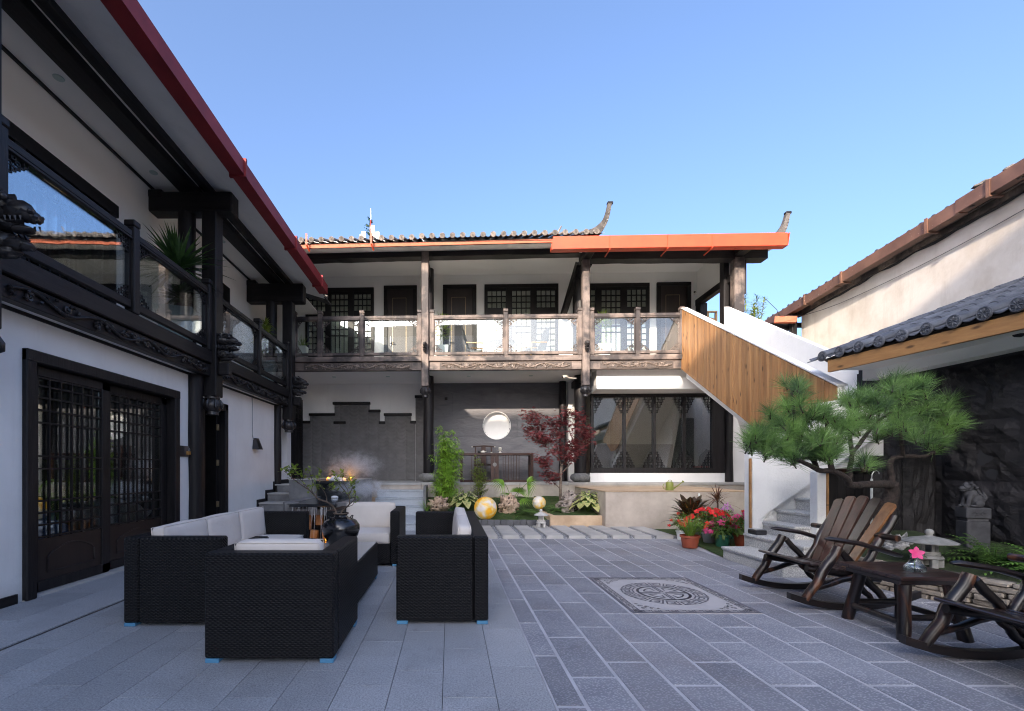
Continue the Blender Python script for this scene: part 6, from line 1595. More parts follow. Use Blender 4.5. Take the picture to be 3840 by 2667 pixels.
# moss bed
gb = T('moss_garden_bed', 'mossy garden bed edged with small grey tiles below the terrace', 'garden bed', (.7, 10, 0))
def soilsheet(x0, x1, y0, y1, z0, z1, m, par, seed=0, nm='moss_cover'):
    mb = MB(); nx = int((x1-x0)/.08)+1; ny = int((y1-y0)/.08)+1; vs_ = []
    for j in range(ny+1):
        for i in range(nx+1):
            x, y = x0+(x1-x0)*i/nx, y0+(y1-y0)*j/ny; t_ = j/ny; e_ = min(1, 4*min(i/nx, 1-i/nx), 4*min(t_+.1, 1))
            vs_.append((x, y, z0+(z1-z0)*t_+.05*e_*noise.noise(V3((x*2+seed, y*2, 0)))+.018*noise.noise(V3((x*9, y*9, seed)))))
    mb.add(vs_, [(j*(nx+1)+i, j*(nx+1)+i+1, (j+1)*(nx+1)+i+1, (j+1)*(nx+1)+i) for j in range(ny) for i in range(nx)])
    o = mb.build(nm, m, par, True); o['kind'] = 'stuff'; return o
soilsheet(-.55, 2.04, 9.23, 11.18, .13, .50, M['moss'], gb)
x = -.55
while x < 1.98: MB().cbox(x+.002, x+.128, 9.19, 9.225, 0, .165+rnd(-.004,.004), .006).build('edging_tile', M['edge'], gb); x += .131
pbx = T('planter_box', 'low warm concrete planter box filled with moss in front of the maple', 'planter', (2.55, 9.6, 0))
MB().cbox(2.01, 3.06, 9.14, 9.24, 0, .255, .01).build('front_wall', M['concretew'], pbx); MB().add([(2.01,9.24,0),(2.11,9.24,0),(1.95,11.1,0),(1.85,11.1,0),(2.01,9.24,.255),(2.11,9.24,.255),(1.95,11.1,.30),(1.85,11.1,.30)],[(0,3,2,1),(4,5,6,7),(0,1,5,4),(1,2,6,5),(2,3,7,6),(3,0,4,7)]).build('side_wall', M['concretew'], pbx)
soilsheet(2.05, 3.06, 9.24, 11.18, .22, .52, M['moss'], pbx, 5)
cbk = T('concrete_block', 'large stained concrete plinth beside the flower pots, a watering can on top', 'plinth', (4.4, 10, 0))
MB().cbox(3.06, 5.9, 8.95, 11.14, -.02, .745, .012).build('plinth_body', M['concrete'], cbk); MB().cbox(3.05, 5.91, 8.94, 11.145, .746, .765, .006).build('plinth_top', M['concretew'], cbk)
# watering can
wc = T('watering_can', 'small olive green metal watering can on the concrete plinth', 'watering can', (4.40, 9.12, .766), local=True)
b = MB(); b.lathe([(.001,.0),(.072,.0),(.074,.01),(.070,.15),(.064,.165),(.03,.175),(.001,.176)], (0,0,0), 24); smooth_by_angle(b.build('can_body', M['olive'], wc), 45)
b = MB(); b.tube([(.065,0,.03),(.16,0,.09),(.255,0,.165)], [.016,.012,.009], 8); b.tube([(.25,0,.16),(.275,0,.18)], [.010,.026], 12); b.build('spout', M['olive'], wc, True)
MB().tube([(-.066,0,.13),(-.12,0,.125),(-.135,0,.08),(-.115,0,.03),(-.07,0,.02)], .007, 6).build('handle', M['olive'], wc, True); MB().tube([(-.04,0,.17),(-.02,0,.205),(.03,0,.205),(.05,0,.165)], .006, 6).build('top_handle', M['olive'], wc, True)
# flower corner ground
fc_ = MB(); fc_.add([(3.66,6.11,-.006),(4.3,6.24,-.006),(6.3,6.4,-.006),(6.3,9.0,-.006),(3.95,9.1,-.006),(3.95,7.76,-.006)],[(0,1,2,3,4,5)]); 
fc_.v = [(p[0],p[1],.012) for p in fc_.v]; o = fc_.build('moss_patch', M['moss']); tag(o, 'patch of moss between the paving and the flower pots', 'moss', kind='stuff')
# globes
def globe(label, c, r):
    o = T('moon_globe_lamp', label, 'lamp', (c[0], c[1], c[2]-r), local=True); mb = MB(); mb.ell((0,0,r), r, 40, 24); mb.build('globe', M['moon'], o, True); MB().lathe([(.4*r,-.03),(.4*r,.03),(.3*r,.045)], (0,0,0), 16).build('socket_ring', M['edge'], o)
globe('large glowing white and amber globe lamp on the moss', (.735, 9.45, .38), .238); globe('smaller glowing amber and white globe lamp beside the planter box', (1.985, 10.15, .44), .150)
lantern('little pale stone lantern standing on the stepping slabs', (1.77, 8.85, .063), .88, M['stonew'], 1.0)
rock('garden_rock', 'long brown pitted rock at the left end of the moss bed', (-.24, 9.85, .42), (.24,.14,.15), M['rock'], 12, .4)
rock('garden_rock', 'upright orange-brown pitted rock between the two globe lamps', (1.26, 9.80, .40), (.20,.13,.215), M['rock'], 21, .2)
rock('garden_rock', 'grey pitted rock at the foot of the red maple', (2.53, 9.75, .46), (.20,.15,.22), M['rockg'], 33, .1)
hosta('broad-leaved hosta with cream margins behind the large globe lamp', (.32, 9.95, .34), .44, 54, 1, .34)
hosta('hosta with cream-edged leaves spilling over the planter box', (2.92, 9.62, .30), .42, 60, 2, .40)
# bamboo clump
bb = T('bamboo_clump', 'dense bright green bamboo clump in front of the round column', 'bamboo', (-.12, 10.3, .40), local=True); st = MB(); lf = MB(); rs = random.Random(6)
for i in range(20):
    a = rs.uniform(0, 6.28); h = rs.uniform(1.0,1.75)*(1.0 if i else 1.1); bx0, by0 = rs.uniform(-.12,.16), rs.uniform(-.12,.12); ln = (rs.uniform(-.10,.24), rs.uniform(-.2,.1)); hmax = 1.85-.9*abs(ln[0]+.0)/.3*(1 if ln[0] > 0 else .4); h = min(h, hmax)
    pts = [V3((bx0+ln[0]*(t_/6)**1.6, by0+ln[1]*(t_/6)**1.6, h*t_/6)) for t_ in range(7)]; st.tube(pts, [.006*(1-t_/8) for t_ in range(7)], 5)
    for k in range(44):
        t_ = rs.uniform(.06,1)**.8; j = min(5, int(t_*6)); p = pts[j].lerp(pts[j+1], t_*6-j); a = rs.uniform(0,6.28); L = rs.uniform(.05,.30)*(1.2-t_*.75)
        q = p+V3((cos(a)*L, sin(a)*L, rs.uniform(-.02,.06))); st.tube([p, (p+q)/2+V3((0,0,.02)), q], .002, 3)
        for m_ in range(7): aa = a+rs.uniform(-1.3,1.3); lf.leaf(p.lerp(q, rs.uniform(.3,1)), (cos(aa), sin(aa), rs.uniform(-.5,.5)), rs.uniform(.07,.13), .018, .4, prof=(.3,1,.7,0))
st.build('canes', M['leafy'], bb); lf.build('leaves', M['bamboo'], bb)
# nandina
na = T('nandina_shrub', 'slim feathery yellow-green shrub in front of the tea table', 'shrub', (.68, 10.3, .42), local=True); st = MB(); lf = MB(); rs = random.Random(9)
for i in range(7):
    h = rs.uniform(.65,1.02) if i else 1.08; ox = rs.uniform(-.05,.05); pts = [V3((ox+rs.uniform(-.02,.02)+(.09*(i-3)/3)*(t_/5), rs.uniform(-.02,.02), h*t_/5)) for t_ in range(6)]; st.tube(pts, [.006*(1-t_/7) for t_ in range(6)], 5)
    for k in range(50):
        t_ = rs.uniform(.15,1); j = min(4, int(t_*5)); p = pts[j].lerp(pts[j+1], t_*5-j); a = rs.uniform(0,6.28); L = .23*(1.12-t_)*rs.uniform(.5,1)+.03; q = p+V3((cos(a)*L, sin(a)*L*.8, L*.55)); st.tube([p, q], .0018, 3)
        for m_ in range(9): aa = a+rs.uniform(-1.2,1.2); lf.leaf(p.lerp(q, rs.uniform(.25,1.05)), (cos(aa), sin(aa), rs.uniform(-.2,.6)), rs.uniform(.03,.055), .019, .3, prof=(.3,1,.6,0))
st.build('stems', M['bark'], na); lf.build('leaves', M['nandina'], na)
# fan palm
fpn = T('fan_palm', 'small fan palm with ribbed bright fronds behind the orange-brown rock', 'palm', (1.42, 10.3, .42), local=True); lf = MB(); st = MB()
def fan(c, d, up, L, n, spread, m_):
    c, d, up = V3(c), V3(d).normalized(), V3(up).normalized(); s_ = d.cross(up).normalized()
    for i in range(n):
        a = spread*(i/(n-1)-.5); v = d*cos(a)+s_*sin(a)-up*.05*abs(a); m_.leaf(c, v, L*(1-.22*abs(a)/spread*2), .024, .5, up=tuple(up), prof=(.25,1,.7,0))
for (c, d, up, L) in (((-.22,-.1,.50),(-1,-.3,.35),(.2,-.5,.9),.38), ((.30,-.15,.46),(.4,-.6,.5),(-.1,-.8,.7),.40), ((-.05,.05,.18),(-.9,.1,.5),(0,-.3,1),.36), ((.10,-.1,.25),(.3,-.5,.9),(.1,-1,.3),.34), ((.16,-.28,.12),(.8,-.6,.1),(0,-.2,1),.34), ((-.12,-.2,.10),(-.7,-.7,.3),(0,-.2,1),.30)):
    st.tube([(0,0,0), V3(c)*.6+V3((0,0,.05)), c], .006, 5); fan(c, d, up, L, 17, 2.9, lf)
lf.build('fans', M['palm'], fpn); st.build('stalks', M['leafg'], fpn)
fern('fern', 'upright bright fern at the left end of the moss bed', (-.50, 9.75, .28), M['fernb'], 26, .40, .035, seed=2, tilt=(.7,1.4), droop=.25)
fern('fern', 'feathery fern right of the orange-brown rock', (1.60, 9.62, .28), M['fern'], 18, .42, .085, seed=12, tilt=(.1,.9))
fern('fern', 'dark fern behind the orange-brown rock', (1.02, 10.2, .38), M['ferndk'], 16, .34, .07, seed=14, tilt=(.4,1.2))
fern('fern', 'fern between the small globe lamp and the grey rock', (2.28, 9.72, .32), M['fern'], 14, .36, .07, seed=15, tilt=(.1,.8))
bl = MB(); bunch(bl, (0,0,.06), (.11,.08,.06), 220, .03, .018, random.Random(3)); tag(bl.build('low_blue_plant', M['ferndk'], None, loc=(.02,9.6,.26)), 'low blue-green ground plant beside the hosta', 'plant')
# red maple
mp_ = T('red_maple', 'small Japanese maple with deep red leaves and forked grey trunk', 'maple tree', (2.5, 10.2, .42))
C2 = lambda cx, cy, Y: V3(PXB(957.4+.20626*cx, 867.7+.20626*cy, Y))
tk = MB()
def limb2(lst, Y, r0, r1): P3 = [C2(a, b, Y+.08*sin(i*2.1)) for i, (a, b) in enumerate(lst)]; tk.tube(P3, [r0+(r1-r0)*i/(len(P3)-1) for i in range(len(P3))], 8); return P3
limb2([(1458,1260),(1457,1150),(1460,1020),(1462,930),(1466,860)], 10.2, .036, .026)
sub = [([(1466,860),(1440,780),(1420,700),(1415,620),(1410,520),(1370,430)], 10.2), ([(1466,860),(1500,820),(1560,770),(1590,700),(1600,600),(1620,480),(1640,360)], 10.2), ([(1480,930),(1540,870),(1600,790),(1650,700),(1700,620),(1740,540)], 10.15), ([(1440,780),(1370,730),(1300,640),(1230,560),(1160,480),(1100,380)], 10.25),
  ([(1420,700),(1330,640),(1250,600),(1130,560)], 10.1), ([(1460,1000),(1400,920),(1320,860),(1230,830)], 10.1), ([(1458,1120),(1420,1080),(1370,1030),(1290,980)], 10.15), ([(1300,640),(1260,540),(1240,430),(1200,330)], 10.3), ([(1590,700),(1660,600),(1720,480)], 10.25), ([(1410,520),(1450,440),(1480,400)], 10.3), ([(1600,600),(1550,480),(1540,330)], 10.2)]
lf = MB(); rs = random.Random(8)
def mleaf(p, d, L):
    d = V3(d).normalized(); s_ = d.cross(V3((0,0,1))); s_ = s_.normalized() if s_.length > .05 else V3((1,0,0)); nn = s_.cross(d)
    for k in range(5):
        a = (k-2)*.62; v = d*cos(a)+s_*sin(a); Lk = L*(1-.16*abs(k-2)); w = s_*cos(a)*L*.11-d*sin(a)*L*.11
        lf.add([p, p+v*Lk*.5-w, p+v*Lk-V3((0,0,.012)), p+v*Lk*.5+w], [(0,1,2,3)])
for lst, Y in sub:
    P3 = limb2(lst, Y, .013, .004)
    for i in range(2, len(P3)):
        for q in range(5):
            a = rs.uniform(0,6.28); L = rs.uniform(.08,.26); e = P3[i]+V3((cos(a)*L, sin(a)*L*.8, rs.uniform(-.05,.22))); tk.tube([P3[i], (P3[i]+e)/2+V3((0,0,.012)), e], [.003,.0025,.0015], 4)
            for m_ in range(18): mleaf(e.lerp(P3[i], rs.uniform(-.15,.75))+V3((rs.uniform(-.09,.09), rs.uniform(-.09,.09), rs.uniform(-.075,.075))), (rs.uniform(-1,1), rs.uniform(-1,.6), rs.uniform(-.8,.4)), rs.uniform(.055,.085))
tk.build('trunk', M['maplebark'], mp_, True); lf.build('leaves', M['maple'], mp_)

# ------------------------------------------------------------------ fountain
ft = T('stone_fountain', 'tiered grey stone fountain with black spill ledges, drifting mist and amber lamps', 'fountain', (-2.4, 8.5, 0))
def fb(nm, m, *a, b=.008): return MB().cbox(*a, b).build(nm, M[m], ft)
fb('upper_wall', 'concreteg', -3.19, -2.64, 9.0, 9.2, 0, .975); fb('upper_wall', 'concreteg', -3.19, -3.02, 9.2, 10.0, 0, .975); fb('upper_wall', 'concreteg', -1.83, -1.74, 9.0, 10.0, 0, .975); fb('upper_wall', 'concreteg', -3.19, -1.74, 10.0, 10.12, 0, .975)
fb('rim_stone', 'slab', -3.2, -2.62, 8.99, 9.22, .977, .995); fb('rim_stone', 'slab', -1.88, -1.73, 8.99, 10.13, .977, .995); fb('rim_stone', 'slab', -3.2, -1.9, 9.98, 10.13, .977, .995)
fb('spill_wall', 'wetblack', -2.64, -1.83, 9.12, 9.2, 0, .90); fb('spill_ledge', 'wetblack', -2.655, -1.80, 8.90, 9.22, .905, .945, b=.006); fb('pool_floor', 'wetblack', -3.0, -1.83, 9.2, 9.98, .5, .88)
MB().box(-2.64, -1.83, 8.93, 9.97, .95, .958).build('upper_water', M['water'], ft)
fb('lower_pillar', 'concreteg', -2.62, -2.45, 7.2, 7.4, 0, .66); fb('lower_pillar', 'concreteg', -1.80, -1.66, 7.2, 7.4, 0, .66); fb('lower_wall', 'concreteg', -2.72, -2.55, 7.4, 9.0, 0, .66); fb('lower_wall', 'concreteg', -1.80, -1.70, 7.4, 9.0, 0, .655)
fb('lower_ledge', 'wetblack', -2.5, -1.78, 7.08, 7.32, .605, .64, b=.005); MB().box(-2.55, -1.80, 7.10, 8.99, .641, .645).build('lower_water', M['water'], ft); fb('recess_back', 'wetblack', -2.5, -1.8, 7.62, 7.7, 0, .60); fb('recess_lintel', 'concreteg', -2.449, -1.801, 7.24, 7.6, .46, .56)
fb('basin_floor', 'wetblack', -2.45, -1.66, 6.75, 7.6, .0, .04); fb('basin_rim', 'concreteg', -2.6, -1.6, 6.68, 6.75, 0, .10)
rs = random.Random(1)
for (x, z, w_, h) in ((-2.33,.33,.13,.24), (-2.13,.37,.12,.18), (-1.93,.34,.12,.22), (-2.22,.13,.12,.14), (-2.02,.12,.12,.14)):
    MB().obox((x, 7.45, z), (w_,.10,h), rotm(rs.uniform(-.1,.1), rs.uniform(-.15,.15), rs.uniform(-.1,.1)), .01).build('cut_stone_block', M['stoneblock'], ft)
dr = MB()
for i in range(34):
    x = rs.uniform(-2.47,-1.82); z1 = .60; L = rs.uniform(.03,.2) if i % 3 else .5; dr.tube([(x,7.09,z1), (x+rs.uniform(-.01,.01),7.085,z1-L*.5), (x+rs.uniform(-.02,.02),7.08,z1-L)], [.004,.0025,.001], 4)
t = NT('dripping_water'); t.col((.8,.8,.8)); t.b.inputs['Roughness'].default_value = .1; t.b.inputs['Alpha'].default_value = .5; tag(dr.build('water_drips', t.m, ft), kind='stuff')
for (x, y, z, s_) in ((-2.53,9.45,.985,.035), (-2.06,9.4,.985,.04), (-1.98,7.3,.07,.025), (-2.3,7.35,.06,.02)): 
    q = MB(); q.lathe([(.001,-.02),(s_,-.02),(s_,0),(s_*.6,s_*.9),(.001,s_*1.25)], (x,y,z), 14); q.build('amber_lamp', M['firelamp'], ft, True)
for (x, y, z, p, r_) in ((-2.5,9.42,1.06,.5,.04), (-2.05,9.38,1.06,.5,.04), (-2.1,7.15,.14,.3,.04)):
    ll = bpy.data.lights.new('amber_light', 'POINT'); ll.energy = p; ll.color = (1,.45,.1); ll.shadow_soft_size = r_; lo = bpy.data.objects.new('amber_light', ll); C.objects.link(lo); lo.location = (x,y,z)
q = MB(); q.ell((-2.32, 9.35, .97), (.16,.12,.085), 18, 10, .5, 3, 3); t = NT('white_foam'); t.col((.8,.82,.85)); t.b.inputs['Roughness'].default_value = .8; q.build('foam_mound', t.m, ft, True); q = MB(); q.ell((-2.18, 8.6, .66), (.07,.06,.03), 12, 8); q.build('foam_mound', t.m, ft, True)
def steam(name, label, c, r, dens, seed):
    mb = MB(); mb.ell((0,0,0), r, 20, 12); t = NT(name+'_volume'); t.t.nodes.remove(t.b); vo = t.n('ShaderNodeVolumePrincipled'); vo.inputs['Color'].default_value = (.95,.96,1,1)
    tc = t.n('ShaderNodeTexCoord'); mpn = t.n('ShaderNodeMapping'); t.l(tc.outputs['Object'], mpn.inputs[0]); mpn.inputs['Scale'].default_value = (1/r[0],1/r[1],1/r[2])
    ln = t.n('ShaderNodeVectorMath', operation='LENGTH'); t.l(mpn.outputs[0], ln.inputs[0])
    f = t.noise(t.pos((1,1,1.5)), 3.6, 7, .68, 1.6); fall = t.math('SUBTRACT', 1.0, ln.outputs['Value']); d = t.math('MULTIPLY', t.math('MAXIMUM', t.math('SUBTRACT', t.math('ADD', f, t.math('MULTIPLY', fall, .26)), .55), 0), dens)
    t.l(t.math('MULTIPLY', d, t.math('MAXIMUM', fall, 0)), vo.inputs['Density']); t.l(vo.outputs[0], t.out.inputs['Volume']); o = mb.build(name, t.m, None, loc=c); return tag(o, label, 'mist', kind='stuff')
steam('drifting_mist', 'white mist drifting up over the upper fountain basin', (-1.95, 9.3, 1.26), (.80,.45,.40), 30, 1)
steam('low_mist', 'thick white mist lying on the lower fountain pool and steps', (-1.75, 8.9, .80), (.75,.55,.24), 60, 2)

# ------------------------------------------------------------------ potted flowers by the stairs
def pot(parent, r, h, m, z=0): b = MB(); b.lathe([(.001,z),(r*.74,z),(r*.78,z+.01),(r*.93,z+h*.82),(r*1.04,z+h*.84),(r*1.04,z+h),(r*.95,z+h),(r*.93,z+h-.02),(.001,z+h-.025)], (0,0,0), 24); return smooth_by_angle(b.build('pot', M[m], parent), 40)
def potted(name, label, cat, loc, r, h, m): o = T(name, label, cat, loc, 0, None, local=True); pot(o, r, h, m); return o
o = potted('potted_fern', 'bright green sword fern in a red-brown pot at the edge of the paving', 'potted plant', (3.615, 6.86, .013), .135, .185, 'terracotta'); q = MB(); rs = random.Random(3)
for i in range(46): a = i*2.4; e = rs.uniform(.75,1.45); frond(q, (cos(a)*.05, sin(a)*.05, .18), (cos(a)*cos(e), sin(a)*cos(e), sin(e)), rs.uniform(.34,.54), .036, 18, .35, .016)
q.build('fronds', M['fernb'], o)
def flowers(parent, n, rad, z0, z1, m, r, rs, leafmat='leafg', nleaf=260, LL=.05, fz=None):
    lf_ = MB(); bunch(lf_, (0,0,(z0+z1)/2), (rad*.95, rad*.8, (z1-z0)/2), nleaf, LL, LL*.42, rs); lf_.build('leaves', M[leafmat], parent)
    fl_ = MB()
    for i in range(n):
        a = rs.uniform(0,6.28); q = rad*sqrt(rs.random()); zz = z1-(q/rad)**2*(z1-z0)*.75 + rs.uniform(-.02,.03); bloom(fl_, V3((cos(a)*q, sin(a)*q*.8, zz)), r*rs.uniform(.8,1.15), 5, (cos(a)*.5, -.7+sin(a)*.3, .7))
    fl_.build('flowers', M[m], parent)
rs = random.Random(21)
o = potted('potted_red_flowers', 'mass of scarlet flowers in a grey plastic pot behind the sword fern', 'potted plant', (4.18, 7.32, .013), .12, .16, 'greypot'); flowers(o, 70, .44, .14, .56, 'redfl', .044, rs, nleaf=900)
o = potted('potted_pink_flowers', 'large pink five-petalled flowers in a green pot', 'potted plant', (4.16, 6.95, .013), .115, .185, 'greenpot'); flowers(o, 10, .24, .15, .42, 'pinkfl', .062, rs, nleaf=380, LL=.07)
o = potted('potted_pink_flowers', 'pink flowers in a tilted red-brown pot next to the granite steps', 'potted plant', (4.50, 7.0, .013), .13, .185, 'terracotta'); flowers(o, 9, .25, .15, .46, 'pinkfl', .064, rs, nleaf=420, LL=.07)
o = potted('potted_lilac_hydrangea', 'lilac flower ball in a dark pot against the plinth', 'potted plant', (4.72, 7.75, .013), .12, .2, 'greenpot'); flowers(o, 40, .10, .40, .58, 'lilac', .022, rs, nleaf=10); q = MB(); bunch(q, (0,0,.33), (.2,.16,.13), 160, .06, .03, rs); q.build('lower_leaves', M['leafg'], o)
o = potted('potted_red_flowers', 'small dark red flowers in a white pot at the left of the group', 'potted plant', (3.88, 7.6, .013), .10, .16, 'whitepot'); flowers(o, 12, .22, .15, .46, 'redfl', .038, rs, nleaf=260, LL=.05)
o = potted('potted_red_flowers', 'scarlet flowers against the brown edge of the stair wall', 'potted plant', (4.78, 7.35, .013), .11, .16, 'greypot'); flowers(o, 22, .20, .16, .50, 'redfl', .036, rs, nleaf=260)
o = potted('potted_bromeliad', 'orange-flowered bromeliad in the middle of the flower pots', 'potted plant', (4.30, 7.55, .013), .10, .16, 'greenpot'); q = MB()
for i in range(12): a = i*2.4; q.leaf((0,0,.38), (cos(a)*.8, sin(a)*.8, .7), .14, .035, .3, prof=(.6,1,.7,0))
q.build('bracts', M['orangefl'], o); q = MB(); bunch(q, (0,0,.28), (.16,.14,.12), 80, .12, .03, rs); q.build('leaves', M['leafg'], o)
o = potted('potted_croton', 'dark croton with big bronze and red-veined leaves behind the sword fern', 'potted plant', (4.1, 7.75, .013), .15, .22, 'greypot'); q = MB(); qr = MB(); rs = random.Random(31)
for i in range(64):
    a = i*2.399; lay = i/64; e = -.1+1.3*lay; p = V3((cos(a)*.10, sin(a)*.08, .25+.24*lay)); d = (cos(a)*cos(e), sin(a)*cos(e), sin(e)+.1); L = rs.uniform(.30,.44); q.leaf(p, d, L, .11, .3, prof=(.2,.9,1,.7,0)); qr.leaf(p+V3((0,0,.004)), d, L*.95, .008, .3, prof=(1,1,.8,0))
    if i % 3 == 0: qr.leaf(p+V3((0,-.01,.006)), d, L*.6, .035, .3, prof=(.2,1,.6,0))
q.build('leaves', M['croton'], o); qr.build('leaf_veins', M['crotonr'], o)
o = potted('potted_split_leaf_plant', 'light green cut-leaved plant right of the croton', 'potted plant', (4.72, 8.35, .013), .13, .2, 'greypot'); q = MB(); rs = random.Random(41)
for i in range(24): a = i*2.4; e = rs.uniform(.3,1.3); frond(q, (cos(a)*.04, sin(a)*.04, .22), (cos(a)*cos(e), sin(a)*cos(e), sin(e)), rs.uniform(.28,.46), .075, 8, .35, .03)
q.build('leaves', M['leafg'], o)
o = potted('potted_cordyline', 'spiky bronze cordyline against the concrete plinth beside the stair wall', 'potted plant', (5.02, 8.55, .013), .13, .2, 'greypot'); q = MB(); rs = random.Random(51); MB().tube([(0,0,.2),(.01,0,.5),(0,0,.62)], .016, 7).build('stem', M['bark'], o)
for i in range(60): a = i*2.4; e = rs.uniform(-.1,1.35); q.leaf((0,0,.55+rs.uniform(-.06,.08)), (cos(a)*cos(e), sin(a)*cos(e), sin(e)), rs.uniform(.30,.50), .018, .35, prof=(.7,1,.7,0))
q.build('leaves', M['cordyline'], o)
wp_ = T('white_pipe', 'thin white pipe standing by the concrete plinth behind the flowers', 'pipe', (4.85, 8.88, 0)); MB().tube([(4.86,8.88,0),(4.86,8.88,.72)], .018, 8).build('pipe', M['whitepot'], wp_)

# ------------------------------------------------------------------ tea table group on the terrace
tx, ty, _ = BKW(1.14, 11.62); tt_ = T('tea_table', 'long red-brown slatted tea table on the terrace in front of the round opening', 'table', (tx, ty, .861), -TH, local=True)
W_, D_ = .91, .26; b = MB()
MB().cbox(-W_, W_, -D_, D_, .675, .73, .006).build('table_top', M['teawood'], tt_)
for sx in (-1,1):
    for sy in (-1,1): MB().cbox(sx*W_-.03+(-.03 if sx > 0 else .03), sx*W_+.03+(-.03 if sx > 0 else .03), sy*D_-.025-sy*.025, sy*D_+.025-sy*.025, 0, .674, .006).build('leg', M['teawood'], tt_)
MB().cbox(-W_+.06, W_-.06, -D_, -D_+.04, 0, .045, .004).build('bottom_rail', M['teawood'], tt_); MB().cbox(-W_+.06, W_-.06, D_-.04, D_, 0, .045, .004).build('bottom_rail', M['teawood'], tt_)
sx_ = [-.62,-.55,-.48,-.41,-.34,-.27] + [.16+.066*i for i in range(7)]
sm_ = mesh(MB().cbox(-.008,.008,-.008,.008,.046,.674,.002), 'slat', M['teawood'])
for x in sx_: piece('slat', sm_, tt_, (x, -D_+.02, 0))
pc = MB(); pc.cbox(-.15,-.055,-D_+.005,-D_+.035,.046,.674,.003); pc.cbox(-.045,.05,-D_+.005,-D_+.035,.046,.674,.003); pc.build('centre_board', M['teawood'], tt_)
q = MB(); q.lathe([(.001,0),(.05,0),(.05,.012),(.001,.012)], (0,0,0), 20); q.v = [(p[0]-.05, -D_+.003-p[2]*.2, .44+p[1]) for p in q.v]; q.build('round_boss', M['stone'], tt_)
tcx, tcy, _ = BKW(.85, 12.12); tc_ = T('round_back_chair', 'red-brown Chinese armchair with a curved yoke behind the tea table', 'chair', (tcx, tcy, .861), -TH, local=True)
MB().cbox(-.25,.25,-.22,.22,.42,.46,.006).build('seat', M['teawood'], tc_)
for sx in (-1,1):
    for sy in (-1,1): MB().tube([(sx*.23,sy*.2,0),(sx*.23,sy*.2,.42)], .018, 8).build('leg', M['teawood'], tc_)
    MB().tube([(sx*.22,.2,.46),(sx*.21,.22,.92)], .016, 8).build('back_post', M['teawood'], tc_); MB().tube([(sx*.23,-.2,.46),(sx*.25,-.18,.66),(sx*.24,.2,.70)], .013, 8).build('armrest', M['teawood'], tc_)
MB().tube([(-.30,.22,.93),(-.2,.215,.94),(0,.22,.955),(.2,.215,.94),(.30,.22,.93)], [.016,.018,.02,.018,.016], 10).build('yoke', M['teawood'], tc_, True); MB().cbox(-.06,.06,.205,.225,.46,.94,.004).build('splat', M['teawood'], tc_)
for sx in (-1,1): MB().tube([(sx*.295,.22,.93),(sx*.32,.22,.928)], .018, 8).build('pale_tip', M['porcelain'], tc_)
def onT(x, y): a = BKW(1.14+x, 11.62+y); return (a[0], a[1], .861+.7315)
o = T('teapot', 'cream teapot on the tea table left of the statuette', 'teapot', onT(-.33, -.05), local=True); smooth_by_angle(MB().lathe([(.001,0),(.04,0),(.055,.02),(.055,.045),(.035,.062),(.01,.066),(.008,.078),(.001,.08)], (0,0,0), 20).build('body', M['porcelain'], o), 50); MB().tube([(.05,0,.03),(.08,0,.045),(.09,0,.06)], [.01,.008,.006], 6).build('spout', M['porcelain'], o)
o = T('teacup', 'tiny cream teacup on the tea table', 'cup', onT(-.12, -.08), local=True); MB().lathe([(.001,0),(.018,0),(.028,.03),(.026,.03),(.016,.004),(.001,.004)], (0,0,0), 16).build('bowl', M['porcelain'], o, True)
o = T('porcelain_statuette', 'cream porcelain figurine with a wide dish and drum on the tea table', 'figurine', onT(.10, -.05), local=True)
smooth_by_angle(MB().lathe([(.001,0),(.045,0),(.035,.015),(.02,.04),(.022,.055),(.06,.065),(.065,.075),(.035,.08),(.042,.09),(.045,.135),(.03,.15),(.001,.152)], (0,0,0), 22).build('figurine_body', M['porcelain'], o), 45)
o = T('black_tea_jar', 'small black jar on the tea table beside the teapot', 'jar', onT(-.43, -.08), local=True); smooth_by_angle(MB().lathe([(.001,0),(.03,0),(.04,.02),(.035,.04),(.02,.05),(.001,.06)], (0,0,0), 16).build('jar_body', M['glaze'], o), 45)
# things behind the lattice screen
a = BKW(fac(1571, 0, 12.1)[0], 12.1); o = T('red_plastic_tub', 'red plastic storage tub behind the right pane of the lattice screen', 'tub', (a[0], a[1], .87), local=True); MB().prism([(-.13,0),(.13,0),(.17,.36),(-.17,.36)], 'y', -.1, .1).build('tub', M['redplastic'], o); MB().cbox(-.185,.185,-.115,.115,.36,.40,.008).build('lid', M['redplastic'], o); MB().cbox(-.10,-.02,-.112,-.101,.24,.29,.003).build('blue_handle', M['bluefoot'], o)
a = BKW(fac(1543, 0, 12.3)[0], 12.3); o = T('cyan_bin', 'turquoise bin behind the lattice screen left of the red tub', 'bin', (a[0], a[1], .87), local=True); MB().lathe([(.001,0),(.11,0),(.14,.30),(.145,.31),(.001,.31)], (0,0,0), 20).build('bin_body', M['cyan'], o)
a = BKW(fac(1585, 0, 12.7)[0], 12.7); o = T('dark_cloth_heap', 'dark rounded heap behind the red tub', 'heap', (a[0], a[1], .87), local=True); q = MB(); q.ell((0,0,.42), (.28,.2,.42), 18, 12, .2, 5); q.build('heap_body', M['lounge'], o, True)

